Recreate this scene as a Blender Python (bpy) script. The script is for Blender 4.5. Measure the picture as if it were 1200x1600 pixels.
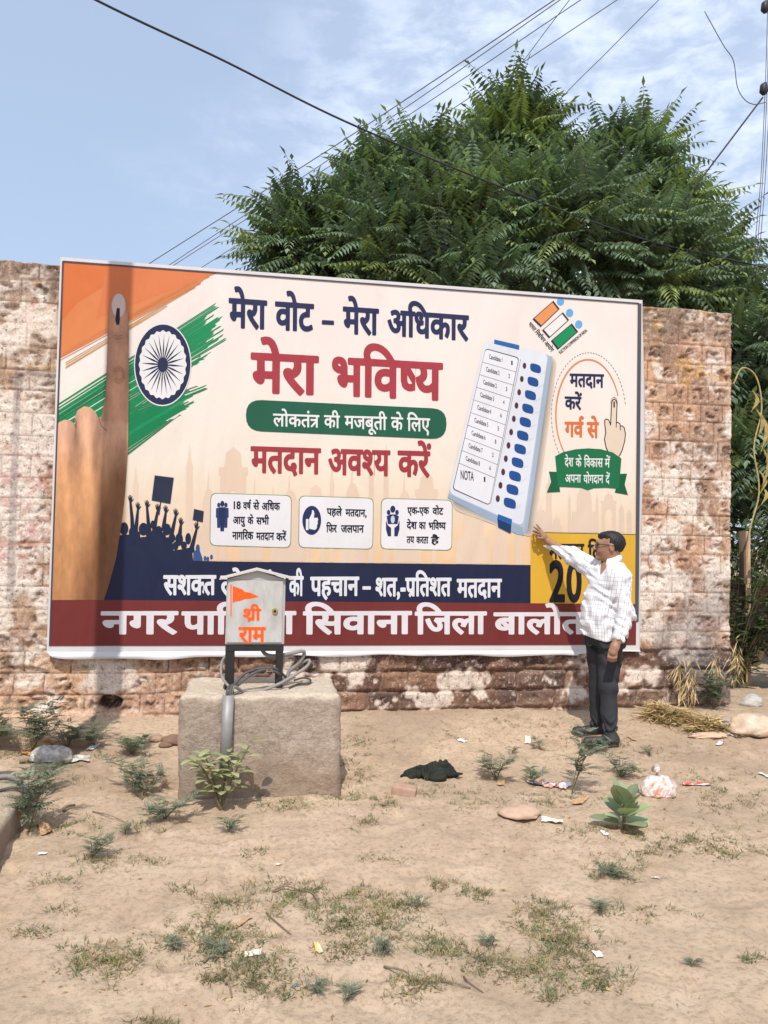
import bpy, bmesh, math, random
import numpy as np
from mathutils import Vector, Matrix

for o in list(bpy.data.objects): bpy.data.objects.remove(o)
scene = bpy.context.scene
COL = scene.collection
rad = math.radians

# ------------------------------------------------------------------ camera
CAM = np.array([1.52, -6.568, 1.541])
YAW, PITCH, ROLL, FPX = .165, .035, .020, 1250.0
def _cam_axes():
    f = np.array([math.sin(YAW)*math.cos(PITCH), math.cos(YAW)*math.cos(PITCH), math.sin(PITCH)])
    r0 = np.array([math.cos(YAW), -math.sin(YAW), 0.]); u0 = np.cross(r0, f)
    return math.cos(ROLL)*r0+math.sin(ROLL)*u0, -math.sin(ROLL)*r0+math.cos(ROLL)*u0, f
RGT, UPV, FWD = _cam_axes()
cam = bpy.data.cameras.new('camera'); cam.sensor_fit = 'VERTICAL'; cam.sensor_height = 36
cam.lens = FPX/1600*36; cam.clip_start = .05; cam.clip_end = 3000
cam_ob = bpy.data.objects.new('camera', cam); COL.objects.link(cam_ob); scene.camera = cam_ob
cam_ob.matrix_world = Matrix(((RGT[0], UPV[0], -FWD[0], CAM[0]), (RGT[1], UPV[1], -FWD[1], CAM[1]), (RGT[2], UPV[2], -FWD[2], CAM[2]), (0, 0, 0, 1)))

# ------------------------------------------------------------------ light
SUN_AZ, SUN_EL = rad(14), rad(53)          # azimuth left of the wall's normal
SUN = Vector((-math.sin(SUN_AZ)*math.cos(SUN_EL), -math.cos(SUN_AZ)*math.cos(SUN_EL), math.sin(SUN_EL)))
sun = bpy.data.lights.new('sun', 'SUN'); sun.energy = 3.7; sun.angle = rad(.53); sun.color = (1, .955, .89)
sun_ob = bpy.data.objects.new('sun', sun); COL.objects.link(sun_ob); sun_ob.location = (0, -8, 12)
sun_ob.rotation_euler = SUN.to_track_quat('Z', 'Y').to_euler()
world = bpy.data.worlds.new('World'); scene.world = world; world.use_nodes = True
wn, wl = world.node_tree.nodes, world.node_tree.links
bg = wn['Background']; bg.inputs['Strength'].default_value = .15
sky = wn.new('ShaderNodeTexSky'); sky.sky_type = 'NISHITA'; sky.sun_disc = False
sky.sun_elevation = SUN_EL; sky.sun_rotation = math.atan2(SUN.x, SUN.y); sky.altitude = 200
sky.air_density = 1.0; sky.dust_density = 2.2; sky.ozone_density = 1.2
# thin broken high cloud mixed over the clear sky, fixed to directions of the sky
tc = wn.new('ShaderNodeTexCoord'); mp = wn.new('ShaderNodeMapping'); mp.inputs['Scale'].default_value = (1, 1, 2.2)
mp.inputs['Rotation'].default_value = (0, 0, .5); wl.new(tc.outputs['Generated'], mp.inputs['Vector'])
def wnoise(scale, detail, rough, dist=0.):
    n = wn.new('ShaderNodeTexNoise'); n.inputs['Scale'].default_value = scale; n.inputs['Detail'].default_value = detail
    n.inputs['Roughness'].default_value = rough; n.inputs['Distortion'].default_value = dist
    wl.new(mp.outputs['Vector'], n.inputs['Vector']); return n
n1 = wnoise(17, 5, .6, .25); n2 = wnoise(2.6, 3, .5, .2)
def wramp(src, a, b):
    r = wn.new('ShaderNodeMapRange'); r.interpolation_type = 'SMOOTHSTEP'
    r.inputs['From Min'].default_value = a; r.inputs['From Max'].default_value = b; wl.new(src, r.inputs['Value']); return r.outputs['Result']
def wmath(op, a, b):
    m = wn.new('ShaderNodeMath'); m.operation = op
    for i, v in enumerate((a, b)):
        if isinstance(v, (int, float)): m.inputs[i].default_value = v
        else: wl.new(v, m.inputs[i])
    return m.outputs[0]
sx = wn.new('ShaderNodeSeparateXYZ'); wl.new(tc.outputs['Generated'], sx.inputs[0])
# more cloud towards the right of the view (+x), clear on the left
side = wramp(wmath('ADD', sx.outputs['X'], wmath('MULTIPLY', wmath('SUBTRACT', n2.outputs['Fac'], .5), .6)), -.10, .24)
cl = wmath('MULTIPLY', wmath('ADD', wmath('MULTIPLY', wramp(n1.outputs['Fac'], .37, .68), .66), .16), side)
mix = wn.new('ShaderNodeMix'); mix.data_type = 'RGBA'
wl.new(cl, mix.inputs['Factor']); wl.new(sky.outputs['Color'], mix.inputs['A']); mix.inputs['B'].default_value = (7.4, 7.7, 8.5, 1)
hz = wn.new('ShaderNodeMix'); hz.data_type = 'RGBA'; hz.inputs['Factor'].default_value = .55   # thin dusty veil over the whole sky
wl.new(mix.outputs['Result'], hz.inputs['A']); hz.inputs['B'].default_value = (4.2, 5.1, 6.6, 1)
wl.new(hz.outputs['Result'], bg.inputs['Color'])
scene.view_settings.view_transform = 'Standard'; scene.view_settings.look = 'None'
scene.view_settings.exposure = 0.14; scene.view_settings.gamma = 1

# ------------------------------------------------------------------ survey helpers: photo measurement -> place in the world
def ray(px, py):
    return FWD + (px-600)/FPX*RGT - (py-800)/FPX*UPV
def at_y(px, py, y):                        # on the vertical plane y
    d = ray(px, py); return CAM + (y-CAM[1])/d[1]*d
def smooth(a, b, x):
    t = np.clip((x-a)/(b-a), 0, 1); return t*t*(3-2*t)
def ground_z(x, y):                         # the earth rises a little to the foot of the wall
    return .125*smooth(-.95, -.05, y) - .03*smooth(-1.5, -4.5, y) + .012*np.sin(x*1.7+y*.9)*np.sin(y*2.1-x*.6)
def on_ground(px, py):
    d = ray(px, py); z = 0.
    for _ in range(8):
        p = CAM + (z-CAM[2])/d[2]*d; z = float(ground_z(p[0], min(p[1], 0)))
    return p

# ------------------------------------------------------------------ object helpers
def tag(o, label=None, cat=None, group=None, kind=None):
    if label: o['label'] = label
    if cat: o['category'] = cat
    if group: o['group'] = group
    if kind: o['kind'] = kind
    return o
def empty(name, loc, label, cat, group=None, rz=0.):
    o = bpy.data.objects.new(name, None); COL.objects.link(o); o.empty_display_size = .1
    o.location = loc; o.rotation_euler = (0, 0, rz)
    return tag(o, label, cat, group)
def link(name, me, mat=None, parent=None, smooth_=False, loc=None):
    """link a mesh; with a parent the mesh stays where its world coordinates put it"""
    o = bpy.data.objects.new(name, me); COL.objects.link(o)
    if mat is not None and not me.materials:
        for m in (mat if isinstance(mat, (list, tuple)) else [mat]): me.materials.append(m)
    if smooth_: me.polygons.foreach_set('use_smooth', [True]*len(me.polygons))
    if parent is not None:
        o.parent = parent
        o.matrix_parent_inverse = parent_inv(parent)
    if loc is not None: o.location = loc
    return o
def parent_inv(p):
    return Matrix.Identity(4) if p.parent else Matrix.LocRotScale(p.location, p.rotation_euler, p.scale).inverted()
def mesh(name, V, F):
    me = bpy.data.meshes.new(name); me.from_pydata([tuple(map(float, v)) for v in V], [], F); me.update(); return me
def mesh_np(name, V, F):
    """fast mesh from numpy arrays, faces all tris or all quads"""
    V = np.asarray(V, np.float32); F = np.asarray(F, np.int32); k = F.shape[1]
    me = bpy.data.meshes.new(name); me.vertices.add(len(V)); me.vertices.foreach_set('co', V.ravel())
    me.loops.add(F.size); me.loops.foreach_set('vertex_index', F.ravel())
    me.polygons.add(len(F)); me.polygons.foreach_set('loop_start', np.arange(0, F.size, k, dtype=np.int32))
    me.update(calc_edges=True); return me
def set_col(me, C, name='Col'):
    a = me.color_attributes.new(name, 'FLOAT_COLOR', 'POINT')
    C = np.asarray(C, np.float32)
    if C.shape[1] == 3: C = np.concatenate([C, np.ones((len(C), 1), np.float32)], 1)
    a.data.foreach_set('color', C.ravel())
class MB:
    """collects boxes, tubes and loose faces; build() links them as one mesh object"""
    def __init__(s): s.V = []; s.F = []
    def add(s, V, F):
        b = len(s.V); s.V += [tuple(v) for v in V]; s.F += [tuple(i+b for i in f) for f in F]; return s
    def box(s, c, d, rz=0., bev=0.):
        bm = bmesh.new(); bmesh.ops.create_cube(bm, size=1)
        for v in bm.verts: v.co = Vector((v.co.x*d[0], v.co.y*d[1], v.co.z*d[2]))
        if bev: bmesh.ops.bevel(bm, geom=bm.edges[:], offset=bev, segments=2, affect='EDGES')
        M = Matrix.Translation(c) @ Matrix.Rotation(rz, 4, 'Z'); bm.verts.index_update()
        s.add([M @ v.co for v in bm.verts], [[v.index for v in f.verts] for f in bm.faces]); bm.free(); return s
    def tube(s, pts, r, n=8, cap=True):
        P = [Vector(p) for p in pts]; rs = r if isinstance(r, (list, tuple)) else [r]*len(P)
        b = len(s.V); ref = None
        for i, p in enumerate(P):
            d = (P[min(i+1, len(P)-1)]-P[max(i-1, 0)]).normalized()
            if ref is None: ref = d.orthogonal().normalized()
            else: ref = (ref - d*ref.dot(d)).normalized()
            q = d.cross(ref)
            for k in range(n):
                a = 2*math.pi*k/n; s.V.append(tuple(p+rs[i]*(math.cos(a)*ref+math.sin(a)*q)))
        for i in range(len(P)-1):
            for k in range(n):
                a0, a1 = b+i*n+k, b+i*n+(k+1) % n; s.F.append((a0, a1, a1+n, a0+n))
        if cap:
            s.F.append(tuple(range(b+n-1, b-1, -1))); s.F.append(tuple(range(b+(len(P)-1)*n, b+len(P)*n)))
        return s
    def build(s, name, mat, parent=None, smooth_=False):
        return link(name, mesh(name, s.V, s.F), mat, parent, smooth_)
def spline(pts, n=8):
    """Catmull-Rom through pts"""
    P = [Vector(p) for p in pts]; P = [2*P[0]-P[1]]+P+[2*P[-1]-P[-2]]; out = []
    for i in range(1, len(P)-2):
        for k in range(n):
            t = k/n; a, b, c, d = P[i-1:i+3]
            out.append(.5*((2*b)+(c-a)*t+(2*a-5*b+4*c-d)*t*t+(3*b-a-3*c+d)*t**3))
    return out+[P[-2]]

# ------------------------------------------------------------------ numpy noise
_rs = np.random.RandomState(7); _T = _rs.rand(256, 256).astype(np.float32)
def vnoise(x, y):
    xi, yi = np.floor(x).astype(int), np.floor(y).astype(int); fx, fy = x-xi, y-yi
    fx, fy = fx*fx*(3-2*fx), fy*fy*(3-2*fy); g = lambda a, b: _T[a & 255, b & 255]
    return (g(xi, yi)*(1-fx)+g(xi+1, yi)*fx)*(1-fy)+(g(xi, yi+1)*(1-fx)+g(xi+1, yi+1)*fx)*fy
def fbm(x, y, octv=4, gain=.5):
    s = 0; a = 1; t = 0
    for k in range(octv): s = s+a*vnoise(x*2**k+17.3*k, y*2**k+5.1*k); t += a; a *= gain
    return s/t

# ------------------------------------------------------------------ materials
def lin(h):
    if isinstance(h, str): h = [int(h[i:i+2], 16) for i in (1, 3, 5)]
    return tuple((c/255/12.92 if c/255 <= .04045 else ((c/255+.055)/1.055)**2.4) for c in h)
class Mat:
    def __init__(s, name, color=(.5, .5, .5), rough=.8, spec=.3, metal=0.):
        s.m = bpy.data.materials.new(name); s.m.use_nodes = True; s.nt = s.m.node_tree; s.p = s.nt.nodes['Principled BSDF']
        s.p.inputs['Base Color'].default_value = (*color[:3], 1); s.p.inputs['Roughness'].default_value = rough
        s.p.inputs['Specular IOR Level'].default_value = spec; s.p.inputs['Metallic'].default_value = metal
        s._tc = None
    def n(s, t): return s.nt.nodes.new(t)
    def l(s, a, b): s.nt.links.new(a, b)
    def coord(s):
        if s._tc is None: s._tc = s.n('ShaderNodeTexCoord')
        return s._tc.outputs['Object']
    def noise(s, scale, detail=4, rough=.55, dist=0., vec=None, stretch=None):
        t = s.n('ShaderNodeTexNoise'); t.inputs['Scale'].default_value = scale; t.inputs['Detail'].default_value = detail
        t.inputs['Roughness'].default_value = rough; t.inputs['Distortion'].default_value = dist
        v = vec or s.coord()
        if stretch:
            m = s.n('ShaderNodeMapping'); m.inputs['Scale'].default_value = stretch; s.l(v, m.inputs['Vector']); v = m.outputs['Vector']
        s.l(v, t.inputs['Vector']); return t.outputs['Fac']
    def ramp(s, fac, stops):
        r = s.n('ShaderNodeValToRGB'); e = r.color_ramp.elements
        while len(e) < len(stops): e.new(.5)
        for q, (p, c) in zip(e, stops): q.position = p; q.color = (*c[:3], 1) if not isinstance(c, (int, float)) else (c, c, c, 1)
        s.l(fac, r.inputs['Fac']); return r.outputs['Color']
    def mix(s, fac, a, b, mode='MIX'):
        m = s.n('ShaderNodeMix'); m.data_type = 'RGBA'; m.blend_type = mode
        for k, v in (('Factor', fac), ('A', a), ('B', b)):
            if isinstance(v, (int, float)) and k == 'Factor': m.inputs[k].default_value = v
            elif isinstance(v, (tuple, list)): m.inputs[k].default_value = (*v[:3], 1)
            else: s.l(v, m.inputs[k])
        return m.outputs['Result']
    def math(s, op, a, b=0.):
        m = s.n('ShaderNodeMath'); m.operation = op
        for i, v in enumerate((a, b)):
            if isinstance(v, (int, float)): m.inputs[i].default_value = v
            else: s.l(v, m.inputs[i])
        return m.outputs[0]
    def attr(s, name='Col'):
        a = s.n('ShaderNodeAttribute'); a.attribute_name = name; return a.outputs['Color']
    def color(s, v): s.l(v, s.p.inputs['Base Color']); return s
    def rough(s, v): s.l(v, s.p.inputs['Roughness']); return s
    def bump(s, h, strength=.3, dist=.01, normal=None):
        b = s.n('ShaderNodeBump'); b.inputs['Strength'].default_value = strength; b.inputs['Distance'].default_value = dist
        s.l(h, b.inputs['Height'])
        if normal is not None: s.l(normal, b.inputs['Normal'])
        s.l(b.outputs['Normal'], s.p.inputs['Normal']); return b.outputs['Normal']
def mottled(name, c, var=.25, scale=20, rough=.8, bump=.15, spec=.3, bdist=.005, metal=0.):
    m = Mat(name, c, rough, spec, metal); f = m.noise(scale, 5, .6)
    m.color(m.ramp(f, [(.25, tuple(q*(1-var) for q in c)), (.75, tuple(min(1, q*(1+var)) for q in c))]))
    if bump: m.bump(m.noise(scale*4, 4), bump, bdist)
    return m.m
def leaf_mat(name, c, var=.35, scale=1.2, trans=.25, rough=.45):
    m = Mat(name, c, rough, .4); f = m.noise(scale, 3, .6)
    g = m.attr('Col')
    col = m.mix(1., m.ramp(f, [(.3, tuple(q*(1-var) for q in c)), (.7, tuple(min(1, q*(1+var)) for q in c))]), g, 'MULTIPLY')
    m.color(col)
    tr = m.n('ShaderNodeBsdfTranslucent'); ms = m.n('ShaderNodeMixShader'); ms.inputs[0].default_value = trans
    m.l(m.mix(1., col, (1.0, 1.15, .58), 'MULTIPLY'), tr.inputs['Color'])
    m.l(m.p.outputs[0], ms.inputs[1]); m.l(tr.outputs[0], ms.inputs[2]); m.l(ms.outputs[0], m.nt.nodes['Material Output'].inputs['Surface'])
    return m.m
# ================================================================== ground
def axis(lo, hi, step, far_lo, far_hi):
    a = list(np.arange(lo, hi+1e-6, step)); d = step
    while a[-1] < far_hi: d *= 1.35; a.append(a[-1]+d)
    d = step
    while a[0] > far_lo: d *= 1.35; a.insert(0, a[0]-d)
    return np.array(a)
gx, gy = axis(-3.2, 8.2, .024, -300, 400), axis(-5.0, .6, .024, -60, 700)
GX, GY = np.meshgrid(gx, gy)
GZ = ground_z(GX, np.minimum(GY, 0))
near = smooth(-9, -3, GX)*(1-smooth(8, 12, GX))*smooth(-9, -5.5, GY)*(1-smooth(2, 5, GY))
lump = fbm(GX*3.1, GY*3.1, 4)-.5; fine = fbm(GX*11+3, GY*11, 3)-.5; clod = np.clip(fbm(GX*22, GY*22+9, 2)-.58, 0, 1)
GZ = GZ + near*(lump*.030+fine*.016+clod*.045*smooth(.35, .6, fbm(GX*1.1+8, GY*1.1, 3)))
# trodden dents
for k in range(420):
    x, y = random.Random(k).uniform(-1.5, 6.5), random.Random(k+999).uniform(-4.6, -.3); a = random.Random(k+5).uniform(0, 3)
    i0, i1 = np.searchsorted(gx, [x-.25, x+.25]); j0, j1 = np.searchsorted(gy, [y-.25, y+.25])
    X, Y = GX[j0:j1, i0:i1]-x, GY[j0:j1, i0:i1]-y; u, v = X*math.cos(a)+Y*math.sin(a), -X*math.sin(a)+Y*math.cos(a)
    r = np.sqrt((u/.13)**2+(v/.055)**2); GZ[j0:j1, i0:i1] += -.011*np.exp(-r**4)+.005*np.exp(-(r-1.25)**2*8)
ny, nx = GX.shape; I = np.arange(nx*ny).reshape(ny, nx)
gme = mesh_np('ground', np.stack([GX, GY, GZ], -1).reshape(-1, 3), np.stack([I[:-1, :-1], I[:-1, 1:], I[1:, 1:], I[1:, :-1]], -1).reshape(-1, 4))
def gz_at(x, y):                            # height of the modelled ground sheet
    i, j = np.clip(np.searchsorted(gx, x)-1, 0, nx-2), np.clip(np.searchsorted(gy, y)-1, 0, ny-2)
    u, v = (x-gx[i])/(gx[i+1]-gx[i]), (y-gy[j])/(gy[j+1]-gy[j])
    return float((GZ[j, i]*(1-u)+GZ[j, i+1]*u)*(1-v)+(GZ[j+1, i]*(1-u)+GZ[j+1, i+1]*u)*v)
def gpt(px, py):
    p = on_ground(px, py); return Vector((p[0], p[1], gz_at(p[0], p[1])))
m = Mat('sandy_earth', (.6, .45, .32), .95, .15)
big = m.noise(.55, 5, .6, .4); mid = m.noise(3.2, 6, .65); fin = m.noise(38, 5, .7); grit = m.noise(170, 3, .8)
c = m.ramp(mid, [(.28, (.41, .298, .200)), (.5, (.51, .378, .260)), (.72, (.565, .43, .305))])
c = m.mix(m.ramp(big, [(.50, 0.), (.66, .8)]), c, (.36, .262, .18))
c = m.mix(m.ramp(fin, [(.38, .7), (.52, 0.)]), c, (.31, .225, .155))
c = m.mix(m.ramp(grit, [(.30, .55), (.40, 0.)]), c, (.24, .16, .10))
c = m.mix(m.ramp(grit, [(.66, 0.), (.74, .5)]), c, (.72, .60, .46))
m.color(c)
nb = m.bump(fin, .5, .014); m.bump(grit, .7, .006, nb)
ground = link('ground', gme, m.m, smooth_=True); tag(ground, kind='structure')

# ================================================================== the old stone wall
WX0, WX1, WZ0, WZ1, STEP = -1.75, 5.765, -.15, 3.665, .0105
wx = np.arange(WX0, WX1+STEP/2, STEP); wz = np.arange(WZ0, WZ1+STEP/2, STEP); X, Z = np.meshgrid(wx, wz)
rr = random.Random(11)
Xw = X+.018*(fbm(X*4, Z*4, 2)-.5)*2*(Z < .75)+.004*(fbm(X*9, Z*9, 2)-.5); Zw = Z+.016*(fbm(X*3+9, Z*3, 2)-.5)*2*(.35+.65*(Z < .8))
rows = [-.16, .0, .135]; 
while rows[-1] < 3.9: rows.append(rows[-1]+(rr.uniform(.150, .172) if rows[-1] < .7 else rr.uniform(.158, .182)))
edge = np.full(X.shape, 9.); bid = np.zeros(X.shape, int); cu = np.zeros(X.shape); n = 0
for a, b in zip(rows[:-1], rows[1:]):
    q = WX0-rr.uniform(0, .3); inrow = (Zw >= a) & (Zw < b)
    while q < WX1+.1:
        w = rr.uniform(.19, .33) if a > .6 else rr.uniform(.17, .36)
        s = inrow & (Xw >= q) & (Xw < q+w)
        e = np.minimum(np.minimum(Xw[s]-q, q+w-Xw[s]), np.minimum(Zw[s]-a, b-Zw[s])); edge[s] = e; bid[s] = n
        u = np.clip(1-((Xw[s]-q-w/2)/(w/2))**4, 0, 1)*np.clip(1-((Zw[s]-(a+b)/2)/((b-a)/2))**4, 0, 1); cu[s] = u
        n += 1; q += w
edge[edge > 8] = 0
rb = np.random.RandomState(3); brand = rb.rand(n+1, 4)[bid]
low = 1-smooth(.60, .74, Z+.10*(fbm(X*1.4, Z*2, 3)-.5)); lowm = low*smooth(.6, 1.9, X)         # bare rough courses under the banner
left = 1-smooth(.0, .25, X); right = smooth(4.7, 4.9, X)
f1 = fbm(X*8, Z*8, 5, .6); f2 = fbm(X*25+3, Z*25, 4, .6); f3 = fbm(X*2.2+40, Z*2.2, 4); f4 = fbm(X*5+70, Z*5+20, 4, .55)
ridg = 1-np.abs(fbm(X*11+5, Z*15, 4, .6)*2-1)
joint = np.where(lowm > .5, smooth(.004, .022, edge), smooth(.002, .011, edge))
pits = np.maximum(smooth(.52, .72, fbm(X*13+31, Z*13, 3))*smooth(.02, .06, edge)*smooth(.3, .8, f4+.25*brand[..., 1]), smooth(.50, .60, fbm(X*19+3, Z*19+70, 4, .6)+.06*(brand[..., 3]-.5))*smooth(.80, .97, cu)*(1-.6*lowm))
# remains of lime plaster
pl = smooth(.50, .56, f3*.55+f4*.45+.13*left*smooth(.8, 2.0, Z)*(1-smooth(2.35, 2.6, Z))+.06*right*(1-smooth(1.0, 1.7, Z))*(1-smooth(5.2, 5.5, X))-.05*right*smooth(1.3, 2.0, Z)-.10*lowm-.03)
pl = np.maximum(pl, smooth(.49, .53, f4+.09*(1-np.abs((Z-.33)/.10))-.09*np.abs(X-3.3)/.7)*lowm*(np.abs(X-3.3) < .9))
depth = joint*(.006+lowm*.012)+cu*(.006+.020*lowm)*(.5+brand[..., 0])+(f1-.5)*(.014+.026*lowm)+(f2-.5)*.008+(ridg-.6)*.012-pits*.022+(brand[..., 2]-.5)*(.004+.022*lowm)
depth = depth*(1-.6*pl)+pl*(.012+.004*f2)
# a knocked out stone on the left and scarred patches
hole = lambda cx, cz, rx, rz: smooth(1.1, .8, np.sqrt(((X-cx)/rx)**2+((Z-cz)/rz)**2)+.35*(f1-.5)*2)
hp = at_y(170, 1098, 0); h0 = hole(hp[0], hp[2], .095, .06); depth = depth-h0*.11
for (px, py, rx, rz) in ((40, 1055, .2, .07), (60, 1090, .12, .04), (55, 1020, .12, .09), (110, 1090, .09, .05), (1040, 870, .16, .09), (1020, 905, .12, .06)):
    p = at_y(px, py, 0); depth = depth-hole(p[0], p[2], rx, rz)*.028*smooth(.35, .6, f4+.1)
# sand-rendered skirting on the left
sk = (1-smooth(.13, .17, Z+.03*(f3-.5)))*(1-smooth(.62, .8, X)); depth = depth*(1-sk)+sk*(.085-.05*smooth(.0, .16, Z)+.008*f1)
# ---- pigments
def C(h): return np.array(lin(h))
stone = np.zeros(X.shape+(3,)); t = brand[..., 3:4]
stone[:] = C('#b78e74')*(1-t)+C('#cda88c')*t
redd = C('#a47c66'); stone = np.where(brand[..., 1:2] > .8, stone*.5+redd*.5, stone); lf_ = (left*smooth(.3, .6, Z))[..., None]; stone = stone*(1-.7*lf_)+(C('#b39a85')*(1-t)+C('#a5876f')*t)*.7*lf_
och = smooth(.5, .75, fbm(X*1.3+5, Z*1.3, 3)+.12*right)[..., None]; stone = stone*(1-.4*och)+C('#cfa57a')*.4*och
lowc = np.where(t > .62, C('#8a6753'), np.where(t > .3, C('#725446'), C('#57433c'))); lowc = lowc*(.75+.5*f1[..., None]); stone = stone*(1-lowm[..., None])+lowc*lowm[..., None]
stone = stone*(.62+.74*f1[..., None])*(.86+.3*f2[..., None])*(1-.55*pits[..., None])
topd = smooth(3.36, 3.46, Z+.08*(f4-.5))[..., None]; stone = stone*(1-.8*topd)+(C('#8a7564')*(.6+.8*f1[..., None]))*.8*topd
soot = (smooth(.58, .72, fbm(X*1.8+90, Z*1.8+3, 4))*.45)[..., None]; stone = stone*(1-soot)+C('#6d5d54')*soot
lime = C('#dccbbb')*(.82+.3*f2[..., None])*(.9+.2*f3[..., None])
col = stone*(1-pl[..., None])+lime*pl[..., None]
whit = (smooth(.47, .66, f4*.6+f2*.4+.10*left*smooth(.7, 1.2, Z)*(1-smooth(2.3, 2.6, Z))+.07*right*(1-smooth(1.2, 2.0, Z))-.06*right*smooth(1.6,2.4,Z)-.15*lowm)*.75)[..., None]
col = col*(1-whit)+C('#e0d2c6')*whit
mort = ((1-joint)*(1-lowm*.55)*(1-.7*pl))[..., None]; col = col*(1-.65*mort)+C('#b79a82')*(.65*mort)
crack = ((1-smooth(.001, .0065, edge))*smooth(.34, .46, f4+.12)*(1-.45*pl))[..., None]; col = col*(1-.72*crack)+C('#4e3a30')*.72*crack
# traces of old red paint and an old painted frame on the left part
redp = (smooth(.60, .68, fbm(X*14+8, Z*20, 4, .6)+.05)*left*smooth(1.1, 1.3, Z)*(1-smooth(2.1, 2.3, Z))*.45)[..., None]; col = col*(1-redp)+C('#a8524a')*redp
yel = (smooth(.6, .75, fbm(X*6+2, Z*6+60, 3))*smooth(2.5, 3.1, Z)*.5)[..., None]; col = col*(1-yel)+C('#c99b52')*yel
fa = at_y(24, 585, 0); fb = at_y(90, 585, 0); fd = np.minimum(np.abs(X-fa[0]-.02), np.where(X > fa[0], np.abs(Z-fa[2]-.02), 9))
fl = ((1-smooth(.02, .035, fd))*(X > fa[0]-.05)*(Z < fa[2]+.06)*(Z > 1.0)*left*smooth(.32, .5, f4))[..., None]; col = col*(1-.5*fl)+C('#7d7473')*.5*fl
grey = (smooth(.52, .66, fbm(X*2.6+55, Z*2.6+31, 4)+.10*smooth(5.2, 5.7, X)*(1-smooth(.4, 1.3, Z)))*right*(1-smooth(.9, 1.6, Z))*.6)[..., None]; col = col*(1-grey)+C('#77706f')*grey
skc = C('#c7a68a')*(.85+.3*f1[..., None]); col = np.where(sk[..., None] > .4, skc, col)
base = ((1-smooth(.10, .24, Z+.1*(f4-.5)))*.55)[..., None]; col = col*(1-base)+C('#b8957a')*base*(.9+.2*f1[..., None])
col = np.where(h0[..., None] > .5, C('#5a4036'), col)
# ---- mesh: rough front sheet, rim and back
top = .016*(fbm(wx*3, wx*0+2, 4)-.5)*2+.008*np.round(fbm(wx*2.2, wx*0+7, 1)*2-1); Zm = Z.copy(); Zm[-1] += top; Zm[-2] += top*.7; Zm[-3] += top*.4; Zm[-4] += top*.2
Yf = -depth+.012; nz_, nx_ = X.shape; I = np.arange(nx_*nz_).reshape(nz_, nx_)
V = np.stack([X, Yf, Zm], -1).reshape(-1, 3); F = np.stack([I[:-1, :-1], I[:-1, 1:], I[1:, 1:], I[1:, :-1]], -1).reshape(-1, 4)
TH = .40; cols = col.reshape(-1, 3)
def rim(V, F, cols, idx, dirv, steps, jit):
    prev = idx
    for k in range(1, steps+1):
        P = V[idx].copy(); P[:, 1] = .0+TH*k/steps; P += (np.random.RandomState(k).rand(len(idx), 3)-.5)*jit*(k < steps)
        new = np.arange(len(V), len(V)+len(idx)); V = np.concatenate([V, P]); cols = np.concatenate([cols, cols[idx]*np.random.RandomState(k+9).uniform(.7, 1.1, (len(idx), 1))])
        F = np.concatenate([F, np.stack([prev[:-1], prev[1:], new[1:], new[:-1]], -1) if dirv > 0 else np.stack([prev[1:], prev[:-1], new[:-1], new[1:]], -1)]); prev = new
    return V, F, cols
V, F, cols = rim(V, F, cols, I[-1], 1, 12, .02); V, F, cols = rim(V, F, cols, I[:, -1], -1, 12, .012); V, F, cols = rim(V, F, cols, I[:, 0], 1, 2, 0)
b = len(V); V = np.concatenate([V, np.array([[WX0, TH, WZ0], [WX1, TH, WZ0], [WX1, TH, WZ1-.03], [WX0, TH, WZ1-.03]])]); cols = np.concatenate([cols, np.tile(C('#a5826a'), (4, 1))]); F = np.concatenate([F, [[b+1, b, b+3, b+2]]])
wme = mesh_np('stone_wall', V, F); set_col(wme, cols)
m = Mat('weathered_masonry', (.5, .4, .3), .93, .15)
q = m.noise(60, 5, .7); q2 = m.noise(190, 3, .7)
c = m.mix(1., m.attr(), m.ramp(q, [(.3, .62), (.5, .98), (.72, 1.22)]), 'MULTIPLY'); c = m.mix(m.ramp(q2, [(.3, .5), (.42, 0.)]), c, (.12, .085, .065))
chip = m.noise(23, 9, .78, .3); vein = m.noise(17, 8, .8, .8, stretch=(1, 1, 1.9))
c = m.mix(m.ramp(chip, [(.545, 0.), (.60, .55)]), c, (.66, .56, .47)); c = m.mix(m.ramp(chip, [(.395, .8), (.44, 0.)]), c, (.14, .095, .07)); c = m.mix(m.ramp(vein, [(.37, .6), (.42, 0.)]), c, (.25, .165, .12))
m.color(c); nb = m.bump(q, .5, .012); nb = m.bump(chip, .5, .02, nb); m.bump(q2, .3, .004, nb)
wall = link('stone_wall', wme, m.m, smooth_=True); tag(wall, 'old weathered sandstone block wall with peeling lime plaster behind the banner', 'wall')

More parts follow.
